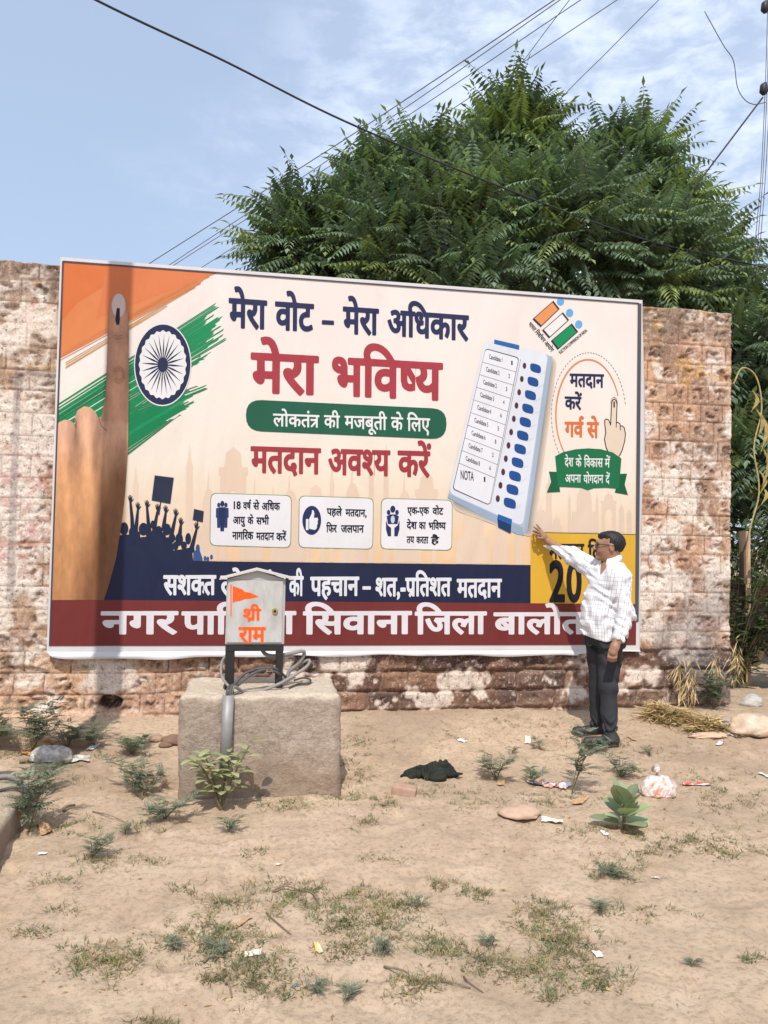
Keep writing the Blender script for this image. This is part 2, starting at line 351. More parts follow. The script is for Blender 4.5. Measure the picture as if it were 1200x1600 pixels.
# ================================================================== letter shapes (closed outlines on a 500-unit em), two weights
GLYPHS_BOLD = '''
%|0|-142,-51 -132,-51 -127,-47 -22,89 -19,97 -22,105 -48,135 -56,137 -65,133 -172,-7 -171,-19
,|88|19,-72 29,-72 53,-57 65,-44 75,-28 82,-8 84,12 80,44 65,66 45,75 37,75 20,68 9,55 5,36 9,12 24,-8 21,-28 10,-48 11,-64
-|130|11,74 119,74 124,78 128,86 128,134 125,142 115,148 15,148 9,146 2,134 2,86 5,78
/|0|-130,-26 -124,-27 -115,-22 -29,86 -29,98 -56,130 -64,132 -72,129 -160,18 -158,6
0|200|94,-17 103,-18 135,-9 165,19 185,59 197,107 202,171 197,235 185,283 167,319 135,350 99,360 63,349 33,319 15,283 3,235 -2,171 3,107 15,59 33,23 63,-8;95,59 82,71 74,95 68,127 65,171 68,215 74,247 83,271 91,280 99,284 107,282 117,271 126,247 132,215 135,171 132,127 125,91 118,71 111,63 103,58
1|200|76,-13 124,-13 131,-9 134,-1 134,343 130,351 120,355 76,354 67,343 67,-1 70,-9
2|200|8,-13 185,-14 193,-13 199,-5 200,47 197,56 189,60 113,60 109,63 151,131 167,167 178,203 180,239 177,278 164,311 145,336 117,353 85,360 57,355 33,342 9,323 5,315 5,251 13,240 25,239 53,270 65,279 81,284 97,277 105,267 112,251 114,235 112,211 97,167 65,111 2,11 1,-5
3|200|73,-17 85,-18 117,-13 145,3 165,27 178,59 184,99 178,143 169,163 155,183 167,199 177,231 179,255 175,291 163,319 145,340 117,354 85,360 49,354 25,343 18,331 18,283 25,272 37,271 61,282 89,284 105,273 111,259 110,235 105,224 89,215 65,210 59,203 58,195 60,147 69,140 89,138 101,133 113,115 116,95 110,71 101,60 89,56 73,58 57,64 29,82 17,79 12,71 12,15 14,7 41,-9
4|200|115,-13 160,-14 170,-9 173,-1 173,95 176,98 196,100 203,111 201,163 192,170 176,170 173,175 173,347 170,355 160,360 140,360 132,355 -9,135 -8,107 0,99 104,98 106,95 106,-1 109,-9;84,170 104,203 106,199 105,171
5|200|75,-17 87,-18 119,-12 147,4 170,31 185,67 189,103 185,139 170,179 143,207 115,221 95,224 90,227 91,283 163,283 174,291 175,343 171,351 163,355 39,355 30,351 26,343 27,159 31,153 39,150 71,154 95,149 111,137 119,123 122,103 119,87 113,75 103,65 91,58 79,56 63,59 47,65 23,81 11,78 6,67 6,15 11,5 35,-8
6|200|99,-17 109,-18 137,-12 164,7 182,31 194,59 199,95 195,135 185,163 166,187 137,206 113,211 97,209 91,211 120,259 163,303 162,315 137,355 129,360 117,356 80,319 46,271 22,219 9,171 4,119 8,75 22,35 45,5 73,-13;97,58 81,71 74,83 70,103 73,124 89,135 101,136 113,134 121,129 131,111 133,99 130,79 121,63 109,57
7|200|67,-17 78,-17 86,-6 209,335 209,347 202,354 18,355 7,347 5,295 11,283 18,280 116,279 24,15 25,7 30,2
8|200|93,-17 132,-14 164,6 183,27 196,55 201,91 199,115 194,135 186,155 169,175 181,191 193,219 197,247 192,283 180,313 160,338 132,355 104,360 72,354 44,338 24,314 10,283 5,247 9,219 21,191 31,175 15,155 6,135 1,115 -1,91 4,56 20,25 44,0 68,-13;88,59 76,68 69,79 66,95 68,111 74,123 88,133 100,136 112,133 122,127 132,111 133,83 124,67 113,59 100,56;100,211 88,216 80,224 73,247 75,263 80,273 91,283 100,285 112,282 124,271 130,247 128,235 122,223 112,214
9|200|70,-17 77,-18 85,-14 119,19 154,67 177,115 193,167 198,219 193,267 180,303 161,330 133,351 97,360 65,353 34,331 16,307 5,279 1,247 5,211 15,183 35,155 61,137 89,131 105,133 111,131 85,87 38,35 40,23 65,-13;97,206 89,208 76,219 70,231 68,247 74,271 82,279 97,284 109,281 122,267 127,255 130,235 129,219 125,215 109,207
A|267|-5,-13 39,-14 51,-9 83,82 87,86 179,86 214,-5 219,-11 227,-14 267,-14 275,-12 280,-5 280,7 158,347 151,356 115,357 107,353 103,347 -14,3 -13,-5;111,158 131,224 153,159
C|283|160,-17 206,-15 242,-3 274,15 280,27 280,79 273,91 266,93 258,91 226,70 198,59 170,54 142,60 110,76 91,99 78,131 73,171 78,207 91,239 114,266 138,281 170,286 194,283 222,273 258,252 266,252 275,259 276,319 273,327 234,346 202,356 170,360 114,350 66,319 34,279 14,231 5,167 12,115 28,71 59,27 106,-7
D|300|25,-13 137,-14 189,-5 237,26 269,67 289,119 296,171 289,223 272,271 243,311 197,343 137,355 29,355 18,347 16,-1 20,-9;85,58 84,279 85,283 125,283 165,277 195,259 211,239 223,207 227,167 224,143 216,115 197,85 173,67 129,58
E|200|25,-13 189,-14 197,-11 202,-5 203,43 197,55 189,58 85,58 83,63 84,135 181,136 189,139 194,147 195,195 189,205 181,208 85,208 83,211 83,279 85,283 185,283 195,287 199,295 199,343 195,351 189,354 29,355 18,347 16,-1 20,-9
F|187|25,-13 73,-13 83,-5 84,143 177,144 188,151 190,203 187,211 181,215 89,216 84,219 85,283 177,283 186,287 190,295 190,343 181,354 29,355 18,347 16,-1 20,-9
I|100|25,-13 73,-13 80,-9 84,-1 83,343 79,351 69,355 25,354 17,343 16,-1 20,-9
L|196|24,-13 193,-14 203,-9 206,-1 206,47 197,57 83,59 83,343 78,351 69,355 25,354 16,343 16,-1 19,-9
M|312|24,-13 72,-14 82,-5 84,217 141,127 148,121 156,120 164,121 172,127 228,215 231,207 232,-5 236,-11 244,-14 284,-14 294,-9 297,-1 297,339 292,352 284,355 248,355 238,351 156,228 75,351 64,355 28,355 19,351 15,339 15,-1 18,-9
N|312|24,-13 69,-14 79,-5 81,216 238,-9 245,-13 253,-14 285,-14 293,-9 296,-1 296,339 292,351 285,355 245,355 236,351 232,343 232,131 229,126 70,351 61,355 29,355 20,351 16,339 16,-1 19,-9
O|330|156,-17 165,-18 221,-8 267,23 298,63 317,111 325,171 317,231 298,279 267,319 221,349 165,360 109,348 63,319 30,275 11,227 4,171 11,115 29,67 61,23 109,-8;165,54 137,60 113,74 92,99 77,131 73,171 78,211 92,243 109,263 133,279 165,286 197,279 221,263 238,243 251,211 256,171 252,131 238,99 217,75 197,62
Q|208|139,-13 175,-14 183,-11 187,-5 188,255 191,258 219,259 227,267 227,315 223,322 215,325 -5,324 -11,319 -14,311 -14,271 -10,263 -5,259 127,258 130,255 130,223 127,219 11,219 -1,211 -2,167 7,157 107,155 3,36 1,23 25,-9 31,-12 39,-11 127,87 130,83 130,-1 133,-9
S|183|84,-17 95,-18 123,-13 151,4 169,27 180,55 184,87 171,147 139,187 78,235 67,263 73,279 83,285 95,288 111,284 127,276 155,253 167,254 172,259 174,267 173,327 167,334 147,347 123,356 99,360 63,353 39,340 23,323 7,290 2,255 17,199 47,165 83,137 109,111 119,79 115,67 103,57 91,54 71,58 51,71 27,99 19,103 11,101 4,91 4,23 10,15 35,-4 63,-15
T|242|96,-13 145,-13 151,-9 155,-1 155,279 157,283 237,283 245,287 249,295 249,343 241,354 5,355 -6,347 -7,295 -3,286 5,283 85,283 87,279 87,-1 90,-9
^|0|-71,280 -60,281 -32,294 -24,304 -36,348 -39,388 -32,391 -24,377 -12,373 20,389 26,396 27,404 20,424 4,444 -16,455 -40,457 -60,451 -79,436 -93,412 -97,388 -92,332 -79,288
a|171|46,-17 73,-16 97,-4 113,-16 129,-18 149,-14 173,2 179,11 177,47 165,54 153,51 153,155 148,187 138,211 123,227 97,240 73,243 45,239 21,227 4,207 0,199 1,147 9,137 21,138 41,160 57,170 77,172 85,167 88,159 89,147 85,143 29,115 13,99 1,79 -3,47 5,14 20,-5 33,-14;69,42 62,51 63,67 69,76 86,87 89,83 89,51 77,42
d|204|98,-13 181,-14 189,-12 194,-5 195,339 193,348 185,354 145,355 137,352 132,347 131,243 129,241 105,243 73,237 45,219 22,191 9,159 4,115 8,75 20,39 45,9 69,-7;93,54 81,63 71,87 68,111 71,135 77,152 89,166 97,171 113,175 125,173 130,171 131,167 131,55 125,52
e|192|97,-17 135,-15 159,-6 184,11 189,19 189,67 185,75 175,79 131,55 111,52 99,54 87,60 79,69 70,91 179,92 187,95 192,107 188,155 177,191 162,215 131,237 99,243 64,235 41,219 22,195 6,155 2,115 7,75 17,43 38,11 67,-11;71,151 83,170 99,176 116,171 127,151 123,149
i|88|21,-13 65,-13 72,-9 76,-1 76,223 73,231 65,237 21,237 12,227 12,-1 15,-9;34,255 45,252 63,259 74,271 80,291 73,315 61,327 45,333 29,328 22,323 13,311 9,295 14,271 25,259
n|200|19,-13 63,-14 73,-5 74,155 87,171 103,179 115,175 125,151 127,-5 135,-13 143,-14 179,-14 189,-5 190,139 186,175 174,207 159,226 139,238 115,243 91,239 75,229 67,236 59,238 23,238 12,231 10,-1 13,-9
r|158|22,-13 66,-14 76,-5 77,119 84,151 90,162 98,169 106,171 116,167 134,151 146,151 153,159 170,195 172,203 170,211 154,228 135,239 118,243 110,242 92,235 78,222 74,233 66,238 26,238 15,231 13,-1 17,-9
t|133|82,-17 91,-18 115,-13 143,1 147,11 147,51 143,61 135,66 127,65 107,53 91,50 83,59 81,167 87,170 127,171 134,175 137,183 137,223 135,231 127,237 82,239 81,275 75,283 67,285 56,279 -11,199 -14,183 -11,175 -5,171 15,170 17,167 17,63 20,39 28,19 43,-2 63,-14
ं|0|-58,344 -51,343 -35,348 -24,360 -17,376 -18,400 -24,412 -35,424 -51,429 -67,425 -77,416 -86,400 -87,388 -86,372 -79,358 -67,347
अ|306|233,-13 274,-13 283,-5 284,259 290,262 314,262 323,267 326,275 325,315 322,320 314,325 206,325 198,321 195,315 194,287 190,284 176,307 162,319 142,327 118,330 78,323 49,307 45,299 46,291 57,255 66,248 74,249 98,262 118,266 126,266 135,259 138,247 133,231 122,223 94,217 89,211 89,203 92,163 102,156 122,157 136,139 141,127 143,115 140,103 136,95 122,90 110,94 99,103 89,115 72,147 51,199 42,205 6,191 -2,183 -2,175 16,127 34,90 53,63 74,43 98,31 126,26 150,30 179,47 192,63 199,83 202,107 201,123 206,126 222,127 224,-1 227,-9;182,190 195,223 198,247 196,263 198,266 206,262 222,261 224,195 214,190
आ|409|233,-13 274,-13 281,-9 284,-1 284,259 290,262 322,262 327,259 328,-5 334,-12 342,-14 374,-14 382,-11 386,-6 388,259 390,262 418,262 428,271 429,311 422,323 206,325 198,321 195,315 194,287 190,284 178,305 166,315 138,328 118,330 82,324 50,308 46,303 45,295 55,259 62,250 74,249 98,262 118,266 126,266 135,259 138,247 135,235 130,228 121,223 98,219 89,211 90,171 92,163 98,157 122,157 136,139 143,115 138,98 130,92 114,92 102,100 89,115 72,147 51,199 46,204 38,205 2,189 -3,179 16,127 33,91 53,63 74,43 98,31 122,26 142,28 162,35 182,50 192,63 199,83 202,107 201,123 206,126 222,127 224,-1 227,-9;182,190 195,223 198,247 196,263 198,266 206,262 222,261 224,195 214,190
ए|221|171,-105 179,-106 187,-101 201,-69 208,-29 206,-1 195,23 181,39 130,79 135,83 155,87 175,99 195,129 200,147 203,187 204,259 207,262 231,263 239,269 241,275 241,315 235,323 227,325 -5,324 -13,315 -14,275 -11,267 -5,263 15,262 18,259 19,127 31,87 47,65 135,-4 143,-14 147,-29 144,-45 133,-69 135,-77;115,89 91,110 83,123 80,139 78,259 83,262 139,262 143,259 142,167 135,154 115,144 111,139 109,131
क|305|144,-13 183,-14 194,-5 195,123 207,140 223,150 231,149 235,145 239,135 240,119 235,83 218,43 219,35 223,29 255,7 267,7 274,15 292,63 299,95 299,143 293,167 279,190 267,201 251,209 227,214 195,206 195,259 199,262 315,263 321,267 324,275 324,311 317,323 311,325 -1,325 -11,319 -14,311 -14,275 -11,267 -5,263 131,262 135,259 134,243 99,246 71,242 51,235 31,219 15,195 7,171 5,143 7,115 16,91 29,71 47,57 67,48 91,45 111,47 134,55 135,-1 138,-9;83,110 72,119 66,131 66,155 71,168 83,178 99,182 134,175 134,135 111,114 95,109
क~|252|144,-13 183,-14 194,-5 195,123 207,140 223,150 231,149 236,143 239,135 240,115 235,83 218,39 223,29 251,10 253,11 254,207 247,211 227,214 195,206 195,259 199,262 253,263 254,323 251,325 -5,324 -11,319 -14,311 -14,275 -11,267 -5,263 131,262 135,259 134,243 99,246 71,242 51,235 31,219 15,195 7,171 5,143 7,115 16,91 29,71 47,57 67,48 91,45 111,47 134,55 135,-1 138,-9;83,110 72,119 66,131 66,155 71,168 83,178 99,182 134,175 134,135 111,114 95,109
ग|226|152,-13 191,-14 199,-10 203,-5 204,259 207,262 235,263 242,267 245,275 245,315 239,323 231,325 -5,324 -11,319 -14,311 -14,275 -11,267 -1,262 35,262 37,259 37,195 23,190 10,179 2,155 4,139 11,119 21,103 32,91 47,80 63,75 79,79 89,87 95,101 97,119 97,259 103,262 139,262 143,259 143,-1 146,-9
च|254|181,-13 219,-14 227,-10 231,-5 232,259 235,262 263,263 271,269 273,279 271,318 259,325 3,325 -7,323 -14,311 -14,275 -11,267 -5,263 171,260 171,136 155,119 143,111 127,108 111,115 105,123 103,147 111,161 123,168 155,171 163,175 169,195 170,219 168,227 163,232 155,234 11,233 2,223 1,183 5,175 11,171 47,171 42,139 45,111 53,91 63,74 80,59 103,48 127,45 147,47 171,55 172,-1 175,-9
ज|297|224,-13 263,-14 274,-5 275,259 279,262 307,263 313,267 316,275 316,311 314,319 303,325 -1,325 -9,322 -14,311 -14,275 -11,267 -5,263 211,262 215,259 214,235 119,234 109,227 95,187 98,179 115,164 127,148 135,131 136,103 133,95 127,92 119,91 111,95 91,119 73,159 51,223 43,227 31,224 4,211 -1,199 16,143 32,103 53,67 76,43 99,31 123,26 143,29 159,35 175,47 187,63 195,87 197,111 194,135 182,167 183,171 211,171 215,167 215,-1 218,-9
ट|202|105,-13 135,-12 159,-6 199,11 206,19 205,31 196,63 191,71 179,74 147,57 131,53 99,53 81,63 72,75 65,107 66,123 71,135 83,149 99,156 151,160 161,167 163,260 167,262 211,262 219,267 222,275 221,315 215,323 207,325 -5,324 -11,319 -14,311 -14,275 -11,267 -5,263 99,262 102,259 101,223 87,221 59,209 39,195 19,171 7,135 4,111 8,75 17,47 35,20 59,0 83,-10
त|228|82,-19 91,-19 97,-15 121,13 123,21 119,29 79,77 69,97 65,117 67,133 71,141 83,147 145,149 147,-5 151,-11 159,-14 195,-14 204,-7 206,261 235,262 246,269 247,313 239,324 -1,325 -13,317 -14,273 -5,263 145,261 146,217 143,214 83,212 63,208 43,198 27,186 19,174 6,141 4,121 6,97 15,69 27,46 42,25
थ|257|184,-13 221,-14 229,-11 234,-5 235,259 237,262 265,262 273,267 276,275 276,315 270,323 261,325 153,325 145,320 143,315 141,275 140,283 125,304 105,320 89,327 69,330 45,325 25,314 13,299 6,279 5,263 6,239 13,219 25,204 45,190 56,187 53,183 25,172 21,167 20,159 28,127 39,103 53,83 77,64 97,56 121,52 145,54 173,64 175,-1 178,-9;109,118 93,131 129,165 141,187 147,211 147,263 173,261 174,143 157,127 141,118 125,116;85,242 65,251 60,259 61,267 69,269 81,263 86,251
द|208|160,-42 167,-43 175,-39 202,-22 206,-14 205,-6 182,38 191,50 197,66 198,82 195,102 185,118 171,129 147,134 135,131 121,122 111,106 108,86 98,86 83,92 70,106 66,118 66,142 74,162 87,172 99,175 151,178 160,182 164,190 164,258 167,262 215,262 223,266 227,274 226,318 215,325 -5,324 -12,318 -14,310 -14,274 -9,265 -1,262 103,262 104,258 103,241 71,236 47,224 31,210 13,182 6,158 5,134 7,106 15,82 29,58 40,46 59,33 79,25 127,21 152,-34
ध|246|173,-13 212,-14 220,-10 223,-5 224,259 228,262 256,263 263,267 266,275 265,315 260,323 252,325 152,325 144,321 140,315 139,291 136,286 130,299 121,311 100,326 76,330 56,328 38,319 24,306 11,287 5,267 3,247 7,215 16,195 40,167 34,155 31,127 34,99 41,79 52,64 72,47 92,40 116,38 136,39 160,47 164,43 164,-2 167,-9;108,102 98,107 93,115 93,139 108,151 136,153 144,163 145,207 140,213 124,219 131,231 136,247 140,274 142,267 148,263 160,262 164,259 163,127 148,111 133,103;84,214 72,219 62,235 62,255 65,263 72,269 76,268 77,263 70,243 71,235 95,215 92,213
न|222|149,-13 187,-14 195,-11 199,-5 200,259 203,262 231,263 238,267 241,275 241,315 235,323 227,325 -5,324 -11,319 -14,311 -14,275 -11,267 -5,263 139,260 139,198 23,196 7,183 0,159 10,123 30,95 43,86 59,80 75,83 87,92 94,107 96,131 99,135 139,135 140,-1 143,-9
प|227|154,-13 195,-14 205,-5 206,259 211,262 235,262 244,267 248,275 247,315 243,321 235,325 -5,324 -13,315 -14,275 -11,267 -5,263 15,262 18,259 19,151 29,107 39,90 51,77 83,61 103,59 119,61 143,69 145,63 145,-1 149,-9;103,123 90,127 82,139 78,183 78,259 83,262 143,262 145,259 145,147 127,130 115,124
फ|309|147,-13 187,-14 197,-5 198,123 211,141 227,150 236,147 242,135 243,103 237,79 222,43 222,35 227,29 259,7 271,8 277,15 290,43 303,95 302,143 296,167 283,189 271,200 251,210 231,214 215,212 199,206 198,259 203,262 319,263 325,267 328,275 328,311 321,323 315,325 -1,325 -11,319 -14,311 -13,271 -5,263 15,262 18,259 19,151 23,127 29,107 41,87 67,66 99,59 135,67 138,63 138,-1 141,-9;99,122 87,128 80,143 78,259 83,262 135,262 138,259 138,147 119,128
ब|229|155,-13 195,-14 206,-5 207,259 211,262 235,262 244,267 248,275 247,315 243,321 235,325 -5,324 -11,319 -14,311 -14,275 -11,267 -5,263 143,262 146,259 146,247 143,242 107,246 79,243 55,235 35,221 15,195 7,171 4,143 7,115 17,91 31,71 47,59 71,49 95,45 119,47 143,55 146,51 146,-1 149,-9;95,107 83,109 69,123 66,135 67,157 98,111 100,107;143,142 119,179 123,182 143,178 146,175 146,147
भ|282|208,-13 249,-13 259,-5 260,259 261,262 289,262 297,267 300,275 300,315 294,323 285,325 161,325 153,323 147,311 147,275 149,268 157,262 193,262 199,259 199,179 197,174 149,174 147,179 146,247 136,287 129,299 117,314 101,324 69,330 45,326 25,314 13,299 6,279 4,259 7,235 14,219 26,203 53,187 87,179 85,174 73,172 61,164 54,151 52,139 58,111 69,91 89,71 113,62 125,64 139,75 144,87 149,111 197,111 199,-1 202,-9;73,246 61,255 61,267 65,269 76,267 81,259 85,247
म|239|166,-13 207,-13 216,-5 217,259 223,262 247,262 255,267 259,275 259,311 256,319 251,324 243,325 -5,324 -11,319 -14,311 -14,275 -11,267 -1,262 31,262 36,259 36,175 15,167 3,151 2,139 8,111 20,91 39,71 63,62 75,64 88,75 95,87 99,111 155,111 157,107 157,-1 161,-9;99,174 97,259 103,262 155,262 157,259 156,175
य|232|159,-13 199,-14 210,-5 211,259 215,262 243,263 249,267 252,275 251,317 247,322 239,325 -5,324 -11,319 -14,311 -14,275 -11,267 -1,262 39,262 49,239 48,215 43,207 31,197 7,187 2,179 7,143 19,111 33,87 48,71 75,55 103,52 123,54 147,62 150,59 150,-1 153,-9;91,118 80,127 70,143 91,163 101,179 108,199 110,223 104,259 107,262 147,262 150,259 150,143 131,124 119,118
र|163|131,-19 139,-20 147,-15 170,13 172,25 119,83 89,121 89,125 112,141 127,157 139,177 146,201 148,225 146,261 171,262 182,269 182,317 171,325 -5,324 -14,313 -14,273 -9,265 -1,262 83,262 86,257 87,221 76,197 55,208 39,210 23,206 12,197 5,185 2,169 5,149 18,121 44,81 83,33
ल|271|98,-19 107,-19 113,-15 135,13 137,21 134,29 94,73 71,108 66,121 66,145 71,157 83,162 99,158 108,149 98,117 103,105 143,90 155,97 171,143 179,155 187,160 189,157 190,-3 195,-11 203,-14 239,-13 247,-7 249,257 251,262 279,262 289,269 291,313 283,324 -1,325 -13,317 -14,273 -5,263 188,261 189,229 187,226 171,222 151,213 143,206 119,219 103,224 83,227 63,224 47,218 29,205 17,189 7,165 4,137 7,109 17,81 49,33
व|222|150,-13 191,-13 200,-5 201,259 207,262 231,262 239,267 243,275 242,315 236,323 227,325 -5,324 -11,319 -14,311 -14,275 -11,267 -5,263 135,262 141,259 139,242 103,246 75,243 51,234 32,219 17,199 8,175 4,143 7,115 15,94 31,71 47,58 67,49 91,45 115,47 140,55 141,-1 145,-9;83,110 71,119 66,131 66,155 74,171 87,179 103,182 140,175 140,135 123,118 111,111 95,108
श|272|135,-13 147,-12 175,12 179,19 176,31 147,75 122,107 142,131 153,151 160,171 168,219 163,262 187,262 190,259 191,-5 199,-13 207,-14 239,-14 250,-5 251,259 255,262 283,263 291,271 292,315 283,324 163,324 155,315 154,291 151,287 143,301 123,318 103,327 79,330 63,328 43,320 31,310 21,295 15,279 12,259 16,235 23,216 35,199 51,186 93,171 79,156 63,166 43,171 27,168 15,161 4,143 2,127 5,111 15,94 31,84 47,80 67,81 92,51 127,-6;99,235 83,239 75,244 70,259 73,267 87,267 98,259 106,239 105,235
श~|194|135,-13 147,-12 175,12 179,19 176,31 147,75 122,107 142,131 153,151 160,171 168,219 163,262 187,262 190,259 190,-1 194,-9 196,-9 196,323 167,325 159,322 155,315 154,291 151,287 139,304 123,318 107,325 83,330 63,328 43,320 31,310 21,295 14,275 12,259 15,239 21,219 35,199 55,184 93,171 79,156 63,166 43,171 27,168 15,161 4,143 2,127 5,111 15,94 31,84 47,80 67,81 92,51 127,-6;99,235 83,239 75,244 70,259 73,267 87,267 98,259 106,239 105,235
ष|231|158,-13 199,-13 208,-5 209,259 215,262 239,262 247,267 251,275 250,315 244,323 235,325 -5,324 -13,315 -14,275 -11,267 -5,263 15,262 18,259 19,151 29,107 39,90 51,77 83,61 103,59 123,61 147,70 149,67 149,-1 153,-9;103,123 89,127 82,139 79,155 79,202 122,131 123,127;147,197 109,259 111,262 147,262 149,259 149,203
ष~|150|150,-5 152,323 147,325 -5,324 -13,315 -14,275 -11,267 -5,263 15,262 18,259 19,151 29,107 39,90 51,77 83,61 103,59 123,61 147,70 150,67;103,123 89,127 82,139 79,155 79,202 122,131 123,127;147,197 109,259 111,262 147,262 150,259 150,203
स|270|126,-19 135,-19 141,-15 163,13 165,25 115,84 91,117 95,121 115,115 151,112 187,114 190,-7 195,-12 203,-14 239,-13 247,-7 249,257 251,262 279,262 289,269 291,313 283,324 -1,325 -13,317 -14,277 -9,265 -1,262 67,262 70,257 72,229 70,205 67,203 55,208 39,210 23,206 15,200 4,181 2,169 5,149 17,121 42,81 79,33;135,177 127,178 126,181 133,229 130,261 187,262 188,181 171,177
स~|200|126,-19 135,-19 141,-15 163,13 165,25 115,84 91,117 95,121 115,115 151,112 188,113 189,-3 195,-12 199,-14 202,-11 202,321 199,325 -5,324 -14,313 -14,273 -9,265 -1,262 67,262 71,253 70,205 67,203 55,208 39,210 23,206 12,197 5,185 2,173 6,145 17,121 42,81 79,33;135,177 127,178 126,181 133,229 130,261 187,262 188,181 171,177
ह|213|94,-84 103,-84 110,-80 132,-52 135,-44 131,-34 90,8 79,24 74,36 70,60 75,84 87,95 111,100 131,98 144,88 147,76 145,64 135,54 119,45 114,36 126,-4 131,-10 139,-13 169,0 191,20 205,56 206,80 203,100 195,120 184,136 167,151 143,160 115,164 79,159 74,176 76,180 83,182 179,183 187,187 191,196 191,260 223,263 232,272 232,312 229,320 223,324 -1,325 -9,322 -13,316 -13,272 -5,263 127,262 130,260 130,248 127,246 91,246 59,242 35,228 19,204 13,176 19,144 28,124 17,104 9,68 12,36 19,12 32,-12 55,-44
ा|104|30,-13 71,-14 81,-5 82,259 87,262 111,262 122,271 122,315 119,320 111,325 -1,325 -9,322 -13,315 -14,275 -11,267 -5,263 19,262 21,259 21,-1 25,-9
ि|104|30,-13 71,-14 81,-5 82,259 87,262 115,263 123,275 123,311 119,320 111,325 79,325 75,326 73,331 68,355 69,367 79,386 99,396 115,398 139,394 163,383 187,364 211,338 237,299 243,295 283,294 291,298 295,303 294,315 273,351 243,392 215,421 183,443 147,457 107,462 79,459 55,450 36,435 20,415 11,391 7,363 12,327 -5,324 -13,315 -14,275 -11,267 -5,263 19,262 21,259 21,-1 25,-9
ी|104|30,-13 71,-14 81,-5 82,259 87,262 111,262 119,267 123,275 122,315 119,320 111,325 76,327 56,395 42,423 27,443 -1,458 -25,462 -45,460 -69,448 -83,435 -93,419 -100,395 -102,375 -99,339 -87,303 -81,296 -41,294 -31,299 -28,307 -37,339 -42,367 -36,391 -29,396 -21,398 -9,393 -1,380 9,355 16,327 -5,324 -11,319 -14,311 -14,275 -11,267 -5,263 19,262 21,259 21,-1 25,-9
ु|0|-72,-147 -39,-146 -15,-136 1,-124 10,-111 20,-87 23,-63 21,-47 15,-23 4,-7 -11,8 -31,16 -55,20 -79,17 -107,5 -113,-3 -103,-43 -95,-52 -87,-54 -67,-45 -55,-43 -47,-43 -39,-48 -35,-59 -36,-71 -39,-77 -47,-82 -75,-83 -95,-76 -117,-59 -147,-19 -155,-14 -167,-18 -191,-39 -196,-47 -193,-59 -169,-91 -139,-121 -115,-137 -91,-144
ू|0|-79,-147 -42,-144 -18,-134 -12,-123 -22,-83 -30,-75 -38,-74 -70,-84 -78,-83 -86,-77 -89,-63 -87,-55 -82,-48 -74,-44 -62,-42 -46,-45 -34,-50 -22,-59 1,-87 23,-123 30,-128 42,-125 71,-99 70,-87 37,-35 18,-15 -6,4 -34,16 -66,20 -90,16 -106,10 -127,-7 -137,-23 -145,-43 -145,-83 -138,-107 -127,-123 -110,-137 -94,-145
े|0|-72,295 -36,294 -28,298 -24,307 -36,361 -49,399 -64,427 -80,445 -104,459 -132,462 -148,460 -172,452 -177,439 -164,395 -152,390 -124,397 -112,391 -97,363 -80,303
ै|0|-77,295 -36,294 -28,298 -24,307 -35,359 -49,399 -62,423 -80,445 -104,459 -128,462 -168,454 -176,447 -177,439 -168,403 -163,395 -180,387 -185,375 -173,335 -168,329 -160,327 -128,338 -114,335 -102,327 -83,299
ो|104|30,-13 71,-14 81,-5 82,259 87,262 111,262 119,267 123,275 122,315 119,320 111,325 76,327 55,399 39,427 23,445 -1,459 -25,462 -45,460 -65,454 -73,446 -74,439 -63,399 -53,390 -25,397 -9,392 5,367 16,327 -5,324 -11,319 -14,311 -14,275 -11,267 -5,263 19,262 21,259 21,-1 25,-9
–|200|-8,97 208,97 214,101 217,109 217,145 212,153 204,156 -4,156 -12,153 -17,141 -17,109 -14,101
'''
